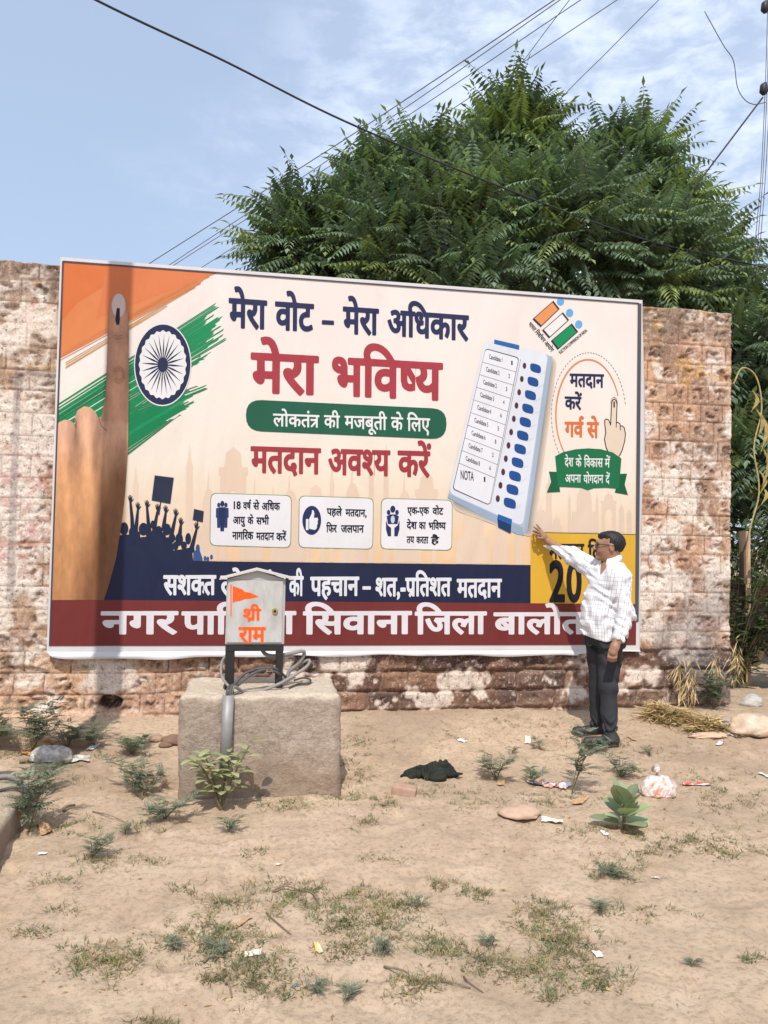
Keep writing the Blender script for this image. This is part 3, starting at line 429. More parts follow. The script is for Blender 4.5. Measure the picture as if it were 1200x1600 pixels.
GLYPHS_MEDIUM = '''
%|0|-147,-43 -140,-46 -134,-43 -27,93 -27,101 -52,130 -60,130 -64,126 -169,-7 -170,-15
,|90|18,-64 22,-66 30,-65 46,-57 59,-44 72,-24 79,-4 80,16 75,44 64,60 46,69 25,64 15,52 11,36 14,16 31,-4 28,-28 17,-48
-|133|10,82 15,79 119,80 124,86 123,138 115,142 11,140 8,134
/|0|-135,-18 -127,-21 -122,-18 -35,89 -37,98 -59,124 -67,126 -71,122 -157,18 -157,10
0|205|90,-9 103,-12 135,-4 164,23 184,63 196,107 201,167 196,231 184,279 166,315 138,343 103,354 67,343 39,315 21,279 9,231 4,171 8,111 22,59 43,20 67,-2;103,51 90,55 79,67 70,91 63,127 61,171 63,215 70,251 80,275 91,287 103,290 115,286 125,275 135,251 142,215 144,171 142,127 135,91 126,67 115,55
1|205|77,-5 82,-8 122,-8 129,-5 131,-1 131,339 128,347 122,349 82,349 75,343
2|205|8,-5 17,-8 189,-8 197,-5 199,-1 199,47 193,54 100,55 148,131 165,168 176,203 179,239 175,275 163,307 144,331 117,347 85,354 61,349 37,337 12,315 12,251 17,245 25,246 46,271 65,285 85,289 105,281 113,271 120,255 123,235 120,207 104,163 74,111 7,7
3|205|62,-9 85,-12 117,-8 145,9 164,31 176,59 182,99 175,143 165,163 150,183 164,199 176,235 177,259 172,291 162,315 141,337 117,349 89,354 53,349 29,338 25,331 27,279 33,276 61,288 93,289 105,284 114,275 121,251 120,235 113,221 93,209 69,204 66,195 66,151 73,146 93,144 105,138 117,127 123,115 125,95 118,67 101,52 89,50 69,53 53,59 29,75 23,75 19,71 19,11 41,-3
4|205|117,-5 124,-8 164,-8 169,-5 171,103 196,104 201,111 201,159 196,164 176,164 171,167 171,347 164,354 144,354 140,351 -3,135 -3,111 4,104 114,103;76,165 112,223 115,215 115,167 112,164
5|205|61,-9 88,-12 120,-7 148,9 169,35 183,67 187,107 182,143 169,175 144,202 116,215 88,219 86,223 86,287 171,291 174,299 174,339 172,346 168,349 40,349 33,343 33,163 40,156 76,160 100,155 120,139 128,123 131,103 129,87 121,71 112,61 96,52 84,50 64,53 44,61 24,74 14,71 14,11 40,-3
6|205|89,-9 109,-12 133,-7 161,8 182,35 194,63 198,95 194,135 184,159 165,183 137,200 113,205 85,201 83,203 100,235 117,261 162,307 137,349 129,354 85,313 52,267 29,219 15,167 10,115 14,75 28,39 49,10 73,-5;105,50 93,53 80,63 71,79 66,103 68,127 93,141 113,141 126,135 140,115 143,99 141,83 135,67 121,54
7|205|66,-9 75,-12 82,-5 209,339 207,346 203,349 19,349 12,343 12,295 16,287 123,286 128,283 31,15 35,7
8|205|81,-9 104,-12 132,-8 160,7 183,31 196,59 200,91 192,135 184,153 164,175 178,191 191,219 196,247 190,283 178,311 160,333 136,348 104,354 76,349 47,331 30,311 17,283 12,247 17,215 28,191 41,175 20,151 11,131 5,91 9,59 23,31 44,8 72,-8;100,51 80,57 70,67 64,79 62,95 63,111 72,127 88,139 104,142 116,139 130,131 142,111 144,95 141,79 128,59 116,52;96,206 84,213 75,223 68,251 70,263 80,281 92,289 104,291 118,287 132,275 139,247 133,223 124,213 112,206
9|205|71,-9 78,-12 82,-10 117,23 153,71 176,119 191,167 196,219 192,263 178,302 159,327 134,345 102,354 70,348 42,329 21,303 11,275 7,247 11,211 22,183 42,158 70,142 94,137 122,143 124,139 94,85 45,35 46,27;90,202 70,219 65,231 63,247 71,275 86,287 102,291 122,282 132,267 139,239 138,215 114,201
A|274|-6,-5 3,-8 39,-8 47,-5 83,92 187,92 191,88 227,-5 235,-8 275,-8 282,-1 157,343 151,351 119,351 113,347 -7,3;107,152 104,155 135,241 166,155 163,152
C|290|153,-9 171,-12 215,-8 247,3 276,19 280,27 280,79 275,87 267,85 235,65 203,52 175,48 143,54 110,71 88,95 75,127 69,171 75,211 89,243 113,271 139,286 175,292 207,288 235,277 267,257 274,259 277,263 277,319 275,324 207,350 175,354 119,344 72,315 42,279 20,227 12,167 17,119 34,75 65,31 111,-1
D|308|25,-5 30,-8 138,-8 194,2 238,30 271,71 290,119 296,167 290,223 273,267 245,307 198,338 138,349 30,349 23,343;82,52 79,55 80,287 130,289 174,282 204,263 222,241 234,210 239,167 237,143 226,111 209,83 178,60 134,52
E|205|25,-5 34,-8 194,-8 200,-5 202,43 198,50 82,52 79,59 79,139 82,142 186,142 190,144 193,151 193,195 190,200 79,203 79,287 194,291 197,299 197,339 194,347 30,349 23,343
F|192|25,-5 30,-8 70,-8 77,-5 79,-1 79,147 82,150 178,150 188,155 188,203 182,210 82,210 79,215 80,287 186,291 188,299 188,339 186,346 182,349 30,349 23,343
I|102|25,-5 30,-8 70,-8 77,-5 79,-1 79,339 76,347 70,349 30,349 23,343
L|201|24,-5 29,-8 197,-8 205,-1 205,43 200,51 81,52 79,55 79,339 76,347 69,349 29,349 23,343
M|320|23,-5 29,-8 73,-8 78,-1 81,236 150,131 157,126 165,126 172,131 241,238 243,231 243,-1 245,-5 253,-8 289,-8 297,-5 298,339 295,347 248,347 161,216 73,347 24,347 22,339
N|320|24,-5 29,-8 69,-8 76,-1 77,235 249,-5 257,-8 289,-8 296,-5 297,339 293,348 249,349 244,343 244,111 241,105 69,345 61,349 25,347 22,339
O|338|150,-9 169,-12 221,-3 269,27 301,67 319,111 327,171 319,231 301,275 269,315 221,344 169,354 115,343 69,315 37,274 18,227 10,171 18,115 39,63 73,22 113,-2;157,51 137,54 109,71 89,95 72,131 68,171 73,211 89,247 109,270 133,284 169,292 201,286 229,269 249,247 264,211 269,171 263,127 251,99 229,72 201,55 169,48
Q|213|31,-5 35,-6 42,-1 139,106 140,-1 147,-8 179,-8 184,-5 186,263 225,267 227,271 227,311 223,318 3,319 -7,315 -8,271 -1,265 140,263 139,214 11,213 5,207 4,171 11,162 115,162 122,159 8,31 9,23
S|188|68,-9 95,-12 123,-8 149,7 168,31 178,55 183,87 168,147 137,183 75,231 63,259 63,271 70,283 83,291 95,294 115,290 135,280 161,259 167,259 171,263 170,327 145,343 123,351 103,354 67,347 44,335 27,319 13,287 8,255 22,203 55,167 91,139 116,115 129,83 123,63 116,55 103,49 91,48 67,53 47,67 23,95 15,97 11,93 11,23 39,1
T|248|97,-5 102,-8 146,-8 152,-1 152,287 246,290 249,299 249,343 246,348 6,349 -1,343 -1,299 2,291 95,287
^|0|-74,288 -66,286 -34,300 -31,304 -42,344 -45,392 -38,397 -30,397 -19,380 -14,379 18,395 22,400 12,424 -2,440 -18,449 -38,452 -58,446 -76,432 -88,412 -93,388 -89,336
a|175|37,-9 54,-12 74,-10 102,5 116,-9 134,-12 154,-8 177,11 177,39 174,46 166,47 154,38 151,43 151,155 146,186 136,207 122,222 98,234 74,237 46,232 26,222 7,199 7,151 11,143 18,143 38,164 54,174 70,178 82,178 90,174 96,159 98,143 34,110 18,95 6,75 3,51 6,31 12,15 21,3;66,38 58,47 56,55 59,71 78,89 94,97 98,96 98,51 82,37
d|209|89,-5 109,-8 185,-8 193,-1 193,339 189,348 149,349 141,343 140,235 137,232 109,237 77,232 53,217 29,190 14,155 10,119 14,79 26,43 49,14 73,-2;105,47 93,49 81,56 70,71 64,107 66,135 73,155 85,169 101,178 129,179 139,175 140,171 140,51 137,46
e|197|90,-9 107,-12 138,-9 163,1 183,15 188,23 187,67 183,72 175,72 155,58 135,49 115,46 99,49 86,55 74,67 66,83 64,95 67,98 183,98 190,103 188,151 175,191 158,215 135,230 103,237 71,231 47,215 27,191 13,155 8,115 13,75 27,39 47,12 71,-5;67,143 66,151 79,173 91,180 103,182 115,180 124,175 132,163 137,147 135,143
i|90|20,-5 26,-8 62,-8 69,-5 71,-1 71,223 66,231 26,232 19,227;41,259 46,258 62,265 71,275 75,291 70,311 58,323 46,327 30,322 22,313 15,291 22,272 30,263
n|205|18,-5 28,-8 60,-8 68,-5 69,155 85,175 96,183 108,186 124,178 134,155 136,-1 144,-8 180,-8 188,-3 188,139 185,175 176,200 161,219 140,233 116,237 96,233 72,218 69,227 64,232 24,232 17,227
r|162|22,-5 31,-8 63,-8 71,-5 73,119 81,155 91,169 99,176 107,177 123,172 139,158 147,157 169,199 167,210 154,223 139,232 119,237 99,230 75,206 72,227 67,232 27,232 21,227
t|136|70,-9 95,-12 115,-8 140,3 144,11 144,51 143,56 135,60 111,47 91,44 83,49 79,57 78,175 131,178 134,183 134,223 131,230 127,232 79,232 77,271 75,276 67,279 -5,196 -8,187 -6,179 -1,176 24,175 24,67 27,41 36,19 47,4
ं|0|-65,352 -52,349 -40,352 -25,372 -25,400 -40,420 -52,423 -64,420 -74,412 -81,400 -83,384 -81,372
अ|313|237,-5 242,-8 278,-8 285,-1 285,267 318,268 326,271 327,315 318,319 214,319 206,315 207,271 235,267 236,191 232,187 218,184 198,183 172,187 183,199 192,219 196,251 187,287 178,300 162,314 142,322 118,324 82,317 55,303 52,295 66,255 74,255 98,268 122,273 134,271 146,259 148,247 145,235 138,224 126,217 102,214 98,211 99,171 102,163 106,162 126,165 129,163 146,139 152,115 149,99 138,88 122,85 101,95 86,111 67,147 48,195 38,199 6,184 4,179 22,131 39,95 59,67 82,46 106,36 126,32 146,34 178,50 192,67 201,107 198,132 234,135
आ|419|237,-5 242,-8 278,-8 285,-1 286,268 340,267 341,-1 343,-5 350,-8 382,-8 389,-5 391,263 394,268 426,268 432,271 434,311 430,317 210,319 205,311 206,272 210,269 235,267 236,191 232,187 218,184 198,183 172,187 183,199 192,219 196,251 187,287 178,300 162,314 142,322 122,324 102,322 82,317 55,303 52,299 66,255 74,255 98,268 122,273 134,271 146,259 148,247 145,235 138,224 126,217 102,214 98,211 99,171 102,163 106,162 126,165 129,163 146,139 152,115 149,99 138,88 122,85 101,95 86,111 67,147 48,195 38,199 6,184 4,179 22,131 39,95 59,67 82,46 106,36 126,32 146,34 178,50 192,67 201,107 198,132 234,135
ए|226|174,-97 179,-100 187,-97 201,-65 207,-29 204,-1 196,19 179,37 91,103 80,119 75,139 74,175 74,267 152,267 151,163 145,151 121,139 119,131 127,91 135,88 155,92 175,104 194,131 199,151 202,187 202,267 235,268 239,271 240,315 231,319 -1,319 -8,311 -6,271 -1,268 24,267 26,127 39,87 51,71 143,0 154,-13 157,-29 143,-73
क|312|146,-5 155,-8 187,-8 192,-5 194,127 216,151 231,157 239,155 247,147 251,135 253,119 246,79 230,39 235,32 263,13 271,13 275,18 294,67 300,95 300,143 295,163 283,184 267,198 251,205 231,208 215,205 195,195 194,267 319,268 326,275 326,311 323,317 3,319 -7,315 -8,275 -1,268 144,267 143,234 99,240 75,237 55,229 37,215 20,191 13,171 11,143 13,119 22,95 35,75 51,62 71,54 95,51 115,54 143,69;91,103 79,106 64,123 61,155 67,171 87,185 103,188 135,182 143,186 143,132 119,110 107,104
क~|258|146,-5 155,-8 187,-8 192,-5 194,127 216,151 231,157 239,155 247,147 251,135 253,119 246,79 230,39 235,32 255,19 259,17 260,19 260,199 251,205 231,208 211,204 195,195 193,199 194,267 259,269 259,319 -5,317 -8,311 -8,275 -1,268 144,267 143,234 99,240 75,237 55,229 37,215 20,191 13,171 11,143 13,119 22,95 35,75 51,62 71,54 95,51 115,54 143,69;91,103 79,106 64,123 61,155 67,171 87,185 103,188 135,182 143,186 143,132 119,110 107,104
ग|231|155,-5 159,-8 195,-8 202,-1 202,267 239,268 243,271 244,315 235,319 -5,317 -8,311 -6,271 -1,268 44,267 44,191 27,185 18,179 11,167 8,155 12,135 27,107 39,93 55,84 67,81 79,85 87,91 91,103 94,267 152,267
च|260|184,-5 191,-8 223,-8 231,-1 231,267 267,268 272,271 273,315 263,319 -5,317 -8,311 -8,275 -1,268 181,267 182,135 159,111 147,105 127,103 108,111 101,123 99,147 104,159 111,167 127,175 159,177 163,180 167,219 163,227 15,228 8,223 8,187 9,179 15,176 59,176 51,151 52,115 61,91 71,76 87,63 107,54 131,51 151,53 179,65 182,63
ज|304|228,-5 235,-8 267,-8 275,-1 275,263 279,268 311,268 316,271 317,315 307,319 -5,317 -8,311 -8,275 -1,268 226,267 226,231 223,228 123,228 116,223 104,187 135,152 145,131 148,115 146,99 135,87 127,85 115,87 100,99 88,115 70,155 47,219 39,220 11,208 5,199 23,143 39,106 60,71 83,47 103,37 127,32 143,34 163,42 175,51 187,67 196,107 193,131 186,155 174,175 226,175
ट|207|90,-5 119,-8 143,-5 163,0 199,16 206,23 194,63 187,68 151,50 135,47 115,45 87,52 68,71 62,87 60,107 62,127 68,139 79,152 99,162 155,166 159,170 161,267 215,268 219,271 221,311 215,319 -1,319 -7,315 -8,275 -1,268 111,267 111,219 67,206 43,189 27,170 18,151 11,111 15,75 26,43 42,23 61,7
त|234|82,-11 87,-14 95,-11 116,13 119,21 73,77 63,97 60,117 62,133 67,143 75,150 119,156 151,156 156,153 157,-3 167,-8 199,-8 204,-3 205,265 207,268 239,268 247,273 247,313 243,318 -1,319 -8,313 -8,277 -5,270 -1,268 151,268 156,265 155,208 111,208 63,201 32,181 17,157 12,141 10,121 13,97 21,73 35,46
थ|263|187,-5 194,-8 226,-8 234,-1 234,263 238,268 270,268 275,271 276,315 266,319 162,319 153,315 154,271 158,268 185,267 186,143 162,119 146,112 130,110 102,116 90,127 86,135 106,147 126,167 139,191 144,211 146,235 143,263 135,283 120,303 106,314 90,321 70,324 46,318 27,307 18,293 11,263 13,239 19,223 30,209 50,195 74,187 29,167 27,159 35,127 46,105 62,84 82,69 102,61 126,58 146,60 170,66 182,74 185,71;90,205 87,207 87,235 66,243 58,251 56,267 62,274 70,276 82,272 94,255 97,235
द|213|163,-34 171,-37 205,-14 179,38 179,42 188,50 196,66 197,82 192,102 185,114 171,124 155,128 143,126 128,118 121,106 118,82 115,78 99,80 83,86 67,103 61,118 62,146 71,166 87,177 99,181 159,186 162,194 162,266 223,269 227,274 226,314 219,319 -3,318 -8,310 -8,274 -5,270 113,266 113,238 111,235 75,230 55,221 37,206 27,194 18,178 13,158 11,134 13,110 20,86 31,66 47,49 83,31 115,26 135,27
ध|253|176,-5 180,-8 216,-8 224,-1 224,267 260,268 265,271 265,315 256,319 156,319 151,315 151,271 156,268 172,268 174,263 174,127 152,104 136,97 120,94 104,98 95,103 88,115 89,139 96,150 105,155 136,158 140,162 144,203 140,208 132,210 92,206 75,211 61,223 56,243 62,267 68,273 80,275 86,263 78,243 80,236 108,215 116,216 127,231 133,247 136,267 134,283 120,306 100,320 76,324 56,321 40,313 18,287 11,267 9,247 13,219 22,199 36,181 50,171 42,155 38,127 40,103 46,87 59,67 72,56 96,46 140,45 158,51 172,59
न|228|151,-5 159,-8 191,-8 199,-1 199,267 235,268 239,271 240,315 231,319 -5,317 -8,311 -8,275 -1,268 149,267 149,195 147,192 27,191 14,183 7,159 16,127 35,100 47,91 63,86 75,89 86,99 90,111 92,139 95,141 149,139
प|233|157,-5 163,-8 199,-8 205,-1 205,263 207,268 239,268 246,271 246,315 239,319 -5,317 -8,311 -6,271 -1,268 24,267 26,151 37,107 47,91 59,80 87,67 103,65 123,67 155,79;95,118 83,127 76,151 74,267 155,267 155,143 135,126 123,119 107,116
फ|317|150,-5 155,-8 187,-8 195,-5 197,123 211,144 223,154 231,156 243,155 250,147 255,135 256,119 255,99 250,79 233,39 239,32 267,13 275,13 279,19 291,44 304,95 303,143 298,163 283,187 271,197 255,205 239,208 223,206 207,200 199,193 197,195 197,263 199,268 327,270 330,279 330,311 327,317 3,319 -7,315 -6,271 -1,268 24,267 26,151 35,111 43,95 55,82 83,68 103,65 119,67 147,80;91,118 80,131 76,143 74,267 147,268 148,143 125,123 103,116
ब|235|158,-5 163,-8 199,-8 206,-1 206,267 239,268 246,271 246,315 239,319 -5,317 -8,311 -8,275 -1,268 156,267 155,234 111,240 83,237 59,230 39,216 21,191 14,171 11,143 13,119 23,95 35,77 55,62 75,54 99,51 139,58 155,67;87,102 71,111 62,127 62,155 67,170 113,103 99,100;151,126 110,187 111,189 147,184 155,186 156,135
भ|289|212,-5 218,-8 254,-8 260,-1 260,263 262,268 294,268 300,271 300,315 290,319 166,319 158,315 159,271 166,268 210,267 210,171 206,168 150,168 144,171 143,247 134,283 126,298 114,311 99,319 70,324 46,319 30,309 18,295 13,279 12,243 19,223 34,206 54,194 82,187 90,187 94,193 94,169 78,167 67,159 62,151 59,139 65,115 78,93 94,77 118,68 129,71 137,79 142,91 146,117 210,115;86,239 70,242 60,247 55,259 58,271 70,276 78,274 86,268 94,239
म|245|169,-5 175,-8 207,-8 214,-5 216,-1 216,263 219,268 251,268 257,271 258,315 251,319 -5,317 -8,311 -6,271 -1,268 44,267 44,171 23,164 15,159 10,151 8,139 13,115 27,93 43,77 67,68 77,71 87,81 92,91 95,117 167,116;95,168 94,267 167,268 167,170
य|238|162,-5 167,-8 203,-8 210,-1 210,267 243,268 251,271 251,315 243,319 -5,317 -8,311 -6,271 -1,268 45,267 57,239 55,214 47,201 8,179 14,143 24,115 38,91 53,75 79,61 103,58 123,60 143,65 159,75;103,111 91,113 79,121 64,147 89,167 99,183 104,199 106,223 98,267 159,268 159,139 135,118 123,112
र|167|133,-11 139,-14 146,-11 169,17 169,25 119,77 81,125 110,145 135,177 143,201 146,229 142,265 147,268 179,270 182,277 182,313 175,319 -1,319 -8,313 -8,277 -5,270 87,268 93,265 96,221 91,205 83,193 75,186 66,197 55,203 27,201 17,193 10,181 11,153 24,125 50,85
ल|278|99,-11 103,-14 111,-11 134,21 79,85 63,117 60,137 62,149 68,161 75,166 83,168 103,164 118,153 107,117 111,109 147,96 153,101 162,129 177,157 187,165 199,168 201,-3 211,-8 243,-8 248,-3 249,265 251,268 287,269 291,273 291,313 287,318 -1,319 -8,313 -8,277 -5,270 -1,268 195,268 200,265 199,220 179,217 143,197 120,213 103,219 83,221 67,219 51,212 35,201 22,185 14,165 10,137 14,109 22,85 54,37
व|228|153,-5 159,-8 191,-8 198,-5 200,-1 200,263 203,268 235,268 241,271 241,315 235,319 -5,317 -8,311 -8,275 -1,268 151,267 151,235 107,240 79,237 55,228 38,215 23,195 15,175 11,143 13,119 22,95 35,77 52,63 71,55 95,51 119,54 151,67;95,102 79,107 65,119 61,143 65,167 71,175 87,184 107,188 143,182 151,187 151,194 151,135 127,111 115,105
श|279|137,-5 147,-7 174,15 178,23 146,71 117,107 140,135 159,175 165,219 163,251 155,275 143,295 125,311 103,321 83,324 63,321 47,315 35,305 26,291 19,259 22,239 29,219 41,203 55,191 79,181 106,175 91,155 79,148 63,159 43,165 31,163 19,157 10,139 8,127 11,111 19,99 35,89 51,86 71,87 99,54;203,-5 207,-8 243,-8 251,-1 251,267 287,268 292,271 293,311 287,319 171,319 164,311 166,271 171,268 201,267;115,226 91,230 73,239 68,247 65,259 70,271 83,275 99,269 113,247
श~|199|137,-5 147,-7 174,15 178,23 146,71 117,107 140,135 159,175 165,219 163,251 155,275 143,295 125,311 103,321 83,324 63,321 47,315 35,305 26,291 19,259 22,239 29,219 41,203 55,191 79,181 106,175 91,155 79,148 63,159 43,165 31,163 19,157 10,139 8,127 11,111 19,99 35,89 51,86 71,87 99,54;115,226 91,230 73,239 68,247 65,259 70,271 83,275 99,269 113,247;166,271 171,268 199,269 199,319 171,319 165,315
ष|237|161,-5 167,-8 199,-8 206,-5 208,-1 208,263 211,268 243,268 249,271 250,315 243,319 -5,317 -8,311 -6,271 -1,268 24,267 26,151 37,107 47,91 59,80 87,67 123,67 159,80;95,118 83,127 75,151 75,224 135,127 123,119 107,116;159,174 99,267 159,267
ष~|154|88,67 103,65 127,68 143,73 156,83 155,178 99,267 155,269 155,319 -1,319 -8,311 -6,271 -1,268 24,267 26,151 35,111 55,83 71,73;95,118 83,127 75,151 75,224 135,127 123,119 107,116
स|277|127,-11 135,-14 140,-11 163,17 163,24 115,77 83,121 82,125 87,128 119,121 155,118 199,122 200,-3 203,-7 211,-8 243,-8 248,-3 249,265 251,268 287,269 291,273 291,313 287,318 -1,319 -8,313 -8,277 -5,270 71,268 76,265 81,229 75,192 71,191 55,203 27,201 17,193 10,181 11,153 22,125 48,85;119,173 125,189 130,229 127,267 199,266 199,177 179,171 151,169
स~|205|127,-11 135,-14 140,-11 163,17 163,25 115,77 82,125 91,129 119,121 155,118 199,122 199,1 203,-7 207,-3 207,317 -1,319 -8,313 -8,277 -5,270 71,268 76,265 81,229 75,192 71,191 55,203 27,201 17,193 10,181 11,153 22,125 48,85;119,173 125,189 130,229 127,267 199,266 199,177 179,171 151,169
ह|218|95,-76 103,-79 107,-77 132,-44 87,5 74,24 65,60 66,76 71,87 85,100 99,105 135,104 149,96 155,87 156,64 147,52 123,36 135,-1 143,-7 171,6 191,25 204,56 203,96 196,116 187,128 167,146 143,155 119,158 95,156 79,151 73,160 70,180 79,188 179,189 187,192 189,196 189,264 191,268 223,268 231,272 232,312 227,318 -1,319 -8,312 -8,276 -1,268 139,268 139,240 63,237 39,223 26,204 20,176 26,144 37,124 24,104 17,84 18,40 25,16 37,-8 61,-40
ा|107|30,-5 35,-8 71,-8 78,-1 78,267 111,268 118,271 120,311 115,318 -1,319 -8,311 -6,271 -1,268 28,267
ि|106|30,-5 35,-8 71,-8 78,-1 78,267 111,268 119,275 118,315 111,319 75,319 68,331 63,355 65,371 75,389 87,398 103,402 143,400 171,388 197,367 223,339 251,301 291,300 297,307 271,353 246,387 218,415 183,439 147,452 111,456 83,453 59,445 42,431 25,411 17,387 13,363 19,319 -1,319 -8,311 -6,271 -1,268 28,267
ी|107|30,-5 37,-8 69,-8 76,-5 78,-1 78,263 81,268 113,268 118,271 120,311 113,319 77,319 73,321 52,391 38,419 21,441 -3,452 -23,456 -43,454 -67,443 -79,432 -90,415 -96,395 -98,375 -95,339 -79,301 -43,300 -37,303 -35,311 -45,339 -49,363 -47,383 -39,397 -23,404 -11,401 -3,395 16,355 25,319 1,319 -7,315 -8,275 -3,269 25,268 28,263
ु|0|-89,-139 -64,-142 -40,-140 -20,-131 -8,-123 8,-103 17,-67 15,-43 8,-23 -16,3 -36,11 -56,14 -84,10 -109,-3 -96,-46 -88,-47 -72,-39 -56,-36 -44,-38 -36,-43 -31,-51 -31,-71 -36,-81 -48,-88 -80,-88 -100,-82 -125,-63 -160,-20 -168,-23 -194,-47 -193,-55 -168,-88 -140,-115 -116,-131
ू|0|-94,-139 -69,-142 -45,-139 -21,-128 -18,-123 -28,-87 -33,-81 -73,-90 -85,-87 -94,-79 -98,-67 -96,-55 -89,-44 -77,-38 -65,-36 -49,-38 -29,-47 -17,-56 3,-79 31,-121 39,-121 63,-101 66,-91 33,-39 14,-19 -9,-1 -37,10 -65,14 -89,11 -109,3 -125,-10 -142,-43 -144,-63 -142,-87 -134,-107 -113,-129
े|0|-75,303 -68,300 -36,300 -31,307 -43,359 -56,395 -71,423 -88,442 -108,453 -132,456 -152,454 -172,447 -175,439 -164,399 -156,396 -128,404 -112,397 -104,387 -94,367
ै|0|-80,303 -72,300 -36,300 -31,307 -43,359 -56,395 -71,423 -88,442 -108,453 -132,456 -152,454 -172,447 -175,439 -164,401 -156,398 -140,405 -120,404 -111,399 -103,387 -116,392 -136,394 -156,392 -180,382 -183,375 -172,339 -164,333 -132,343 -116,342 -99,331
ो|107|30,-5 38,-8 70,-8 78,-1 78,267 114,268 118,271 120,311 114,319 73,319 51,395 36,423 18,442 -2,453 -26,456 -46,454 -66,447 -69,443 -58,400 -50,396 -22,404 -3,395 12,367 26,319 -2,319 -6,316 -8,279 -6,271 -2,268 26,268 28,263
–|205|-9,105 0,102 208,102 216,109 216,145 208,150 -4,150 -8,148 -11,141
'''
GLYPHS = {}
for _wt, _data in (('b', GLYPHS_BOLD), ('m', GLYPHS_MEDIUM)):
    for _l in _data.strip('\n').split('\n'):
        _c, _a, _s = _l.split('|')
        GLYPHS[_wt+_c] = (int(_a)/500, [[tuple(int(v)/500 for v in p.split(',')) for p in sp.split(' ')] for sp in _s.split(';')])
_gc = {}
def flat_mesh(splines, off=0.0):
    c = bpy.data.curves.new('tmp', 'CURVE'); c.dimensions = '2D'; c.fill_mode = 'BOTH'; c.offset = off
    for sp in splines:
        s = c.splines.new('POLY'); s.points.add(len(sp)-1); s.use_cyclic_u = True
        for q, p in zip(s.points, sp): q.co = (p[0], p[1], 0, 1)
    o = bpy.data.objects.new('tmp', c)
    bpy.context.scene.collection.objects.link(o)
    dg = bpy.context.evaluated_depsgraph_get()
    me = bpy.data.meshes.new_from_object(o.evaluated_get(dg))
    v = [(p.co.x, p.co.y) for p in me.vertices]; f = [tuple(p.vertices) for p in me.polygons]
    bpy.data.objects.remove(o); bpy.data.curves.remove(c); bpy.data.meshes.remove(me)
    return v, f
def glyph(k):
    if k not in _gc: _gc[k] = flat_mesh(GLYPHS[k][1])
    return _gc[k]
def layout(s, wt='b', space=.2, track=0):
    """verts (x, y, layer) and faces of one line of text; its header line is at .62"""
    V, F = [], []; x = 0; n = 0; i = 0
    while i < len(s):
        ch = s[i]
        if ch == ' ': x += space; i += 1; continue
        if s[i+1:i+2] == '~': ch += '~'
        dx = .1 if ch == 'ं' and s[i-1] in 'ेै' else 0
        v, f = glyph(wt+ch); b = len(V)
        V += [(p[0]+x+dx, p[1], n % 3) for p in v]; F += [tuple(q+b for q in t) for t in f]
        x += GLYPHS[wt+ch][0] + track
        n += 1; i += len(ch)
    return V, F
# ================================================================== the printed banner
BW, BH, BZ, BY = 4.88, 3.081, .62, -.045
def _homog():
    src = [(93, 404), (1000, 472), (995, 1018), (78, 1018)]; dst = [(0, BH), (BW, BH), (BW, 0), (0, 0)]; A = []; r = []
    for (x, y), (u, v) in zip(src, dst):
        A += [[x, y, 1, 0, 0, 0, -u*x, -u*y], [0, 0, 0, x, y, 1, -v*x, -v*y]]; r += [u, v]
    return np.append(np.linalg.solve(np.array(A, float), np.array(r, float)), 1).reshape(3, 3)
HM = _homog()
def B(px, py):                              # print measurement -> place on the cloth (metres from its lower left corner)
    q = HM @ np.array([px, py, 1.]); return (q[0]/q[2], q[1]/q[2])
def BP(pts): return [B(*p) for p in pts]
def zm(x0, y0, sc): return lambda pts: [B(x0+x/sc, y0+y/sc) for x, y in pts]
Z1, Z2, Z3, Z4, Z5, Z6 = zm(0, 380, 3.3333), zm(340, 430, 3.158), zm(680, 440, 3.53), zm(60, 700, 4), zm(240, 740, 2.5), zm(760, 780, 3.81)
PU0, PV1 = B(97, 411)[0], B(97, 411)[1]; PU1 = B(992, 700)[0]; PV0 = B(300, 1007)[1]
banner = empty('printed_banner', (BW/2, BY, BZ), 'large printed vinyl voting-awareness banner with Hindi slogans fixed on the stone wall', 'banner')
_vm = {}
def vinyl(h, rough=.5):
    if h in _vm: return _vm[h]
    c = tuple(.71*q for q in lin(h)); m = Mat('print_'+h[1:], c, rough, .25)
    f = m.noise(1.1, 4, .5); m.color(m.ramp(f, [(.3, tuple(q*.95 for q in c)), (.7, tuple(min(1, q*1.03) for q in c))]))
    vinyl_bump(m); _vm[h] = m.m; return m.m
def vinyl_bump(m):                          # slack cloth: long soft creases
    w = m.noise(.9, 2, .5, .6, stretch=(1.6, 1, .55)); n2_ = m.noise(3.1, 2, .5, .8, stretch=(1.5, 1, .5)); k = m.noise(9, 3, .5, 1.5, stretch=(1., 1, .35))
    nb = m.bump(w, .6, .12); nb = m.bump(n2_, .45, .025, nb); m.bump(k, .16, .008, nb)
def YL(layer): return BY-.0012*layer
def pr(name, polys, layer, h, parent=None, holes=True, mat=None):
    """one printed element: closed outlines in cloth coordinates"""
    v, f = flat_mesh(polys) if holes else (None, None)
    lay = None
    if v is None:
        v, f, lay = [], [], []
        for i, p in enumerate(polys): f.append(tuple(range(len(v), len(v)+len(p)))); v += list(p); lay += [.18*(i % 3)]*len(p)
    return link(name, mesh(name, [(x, YL(layer+(lay[i] if lay else 0)), BZ+y) for i, (x, y) in enumerate(v)], f), mat or vinyl(h), parent or banner)
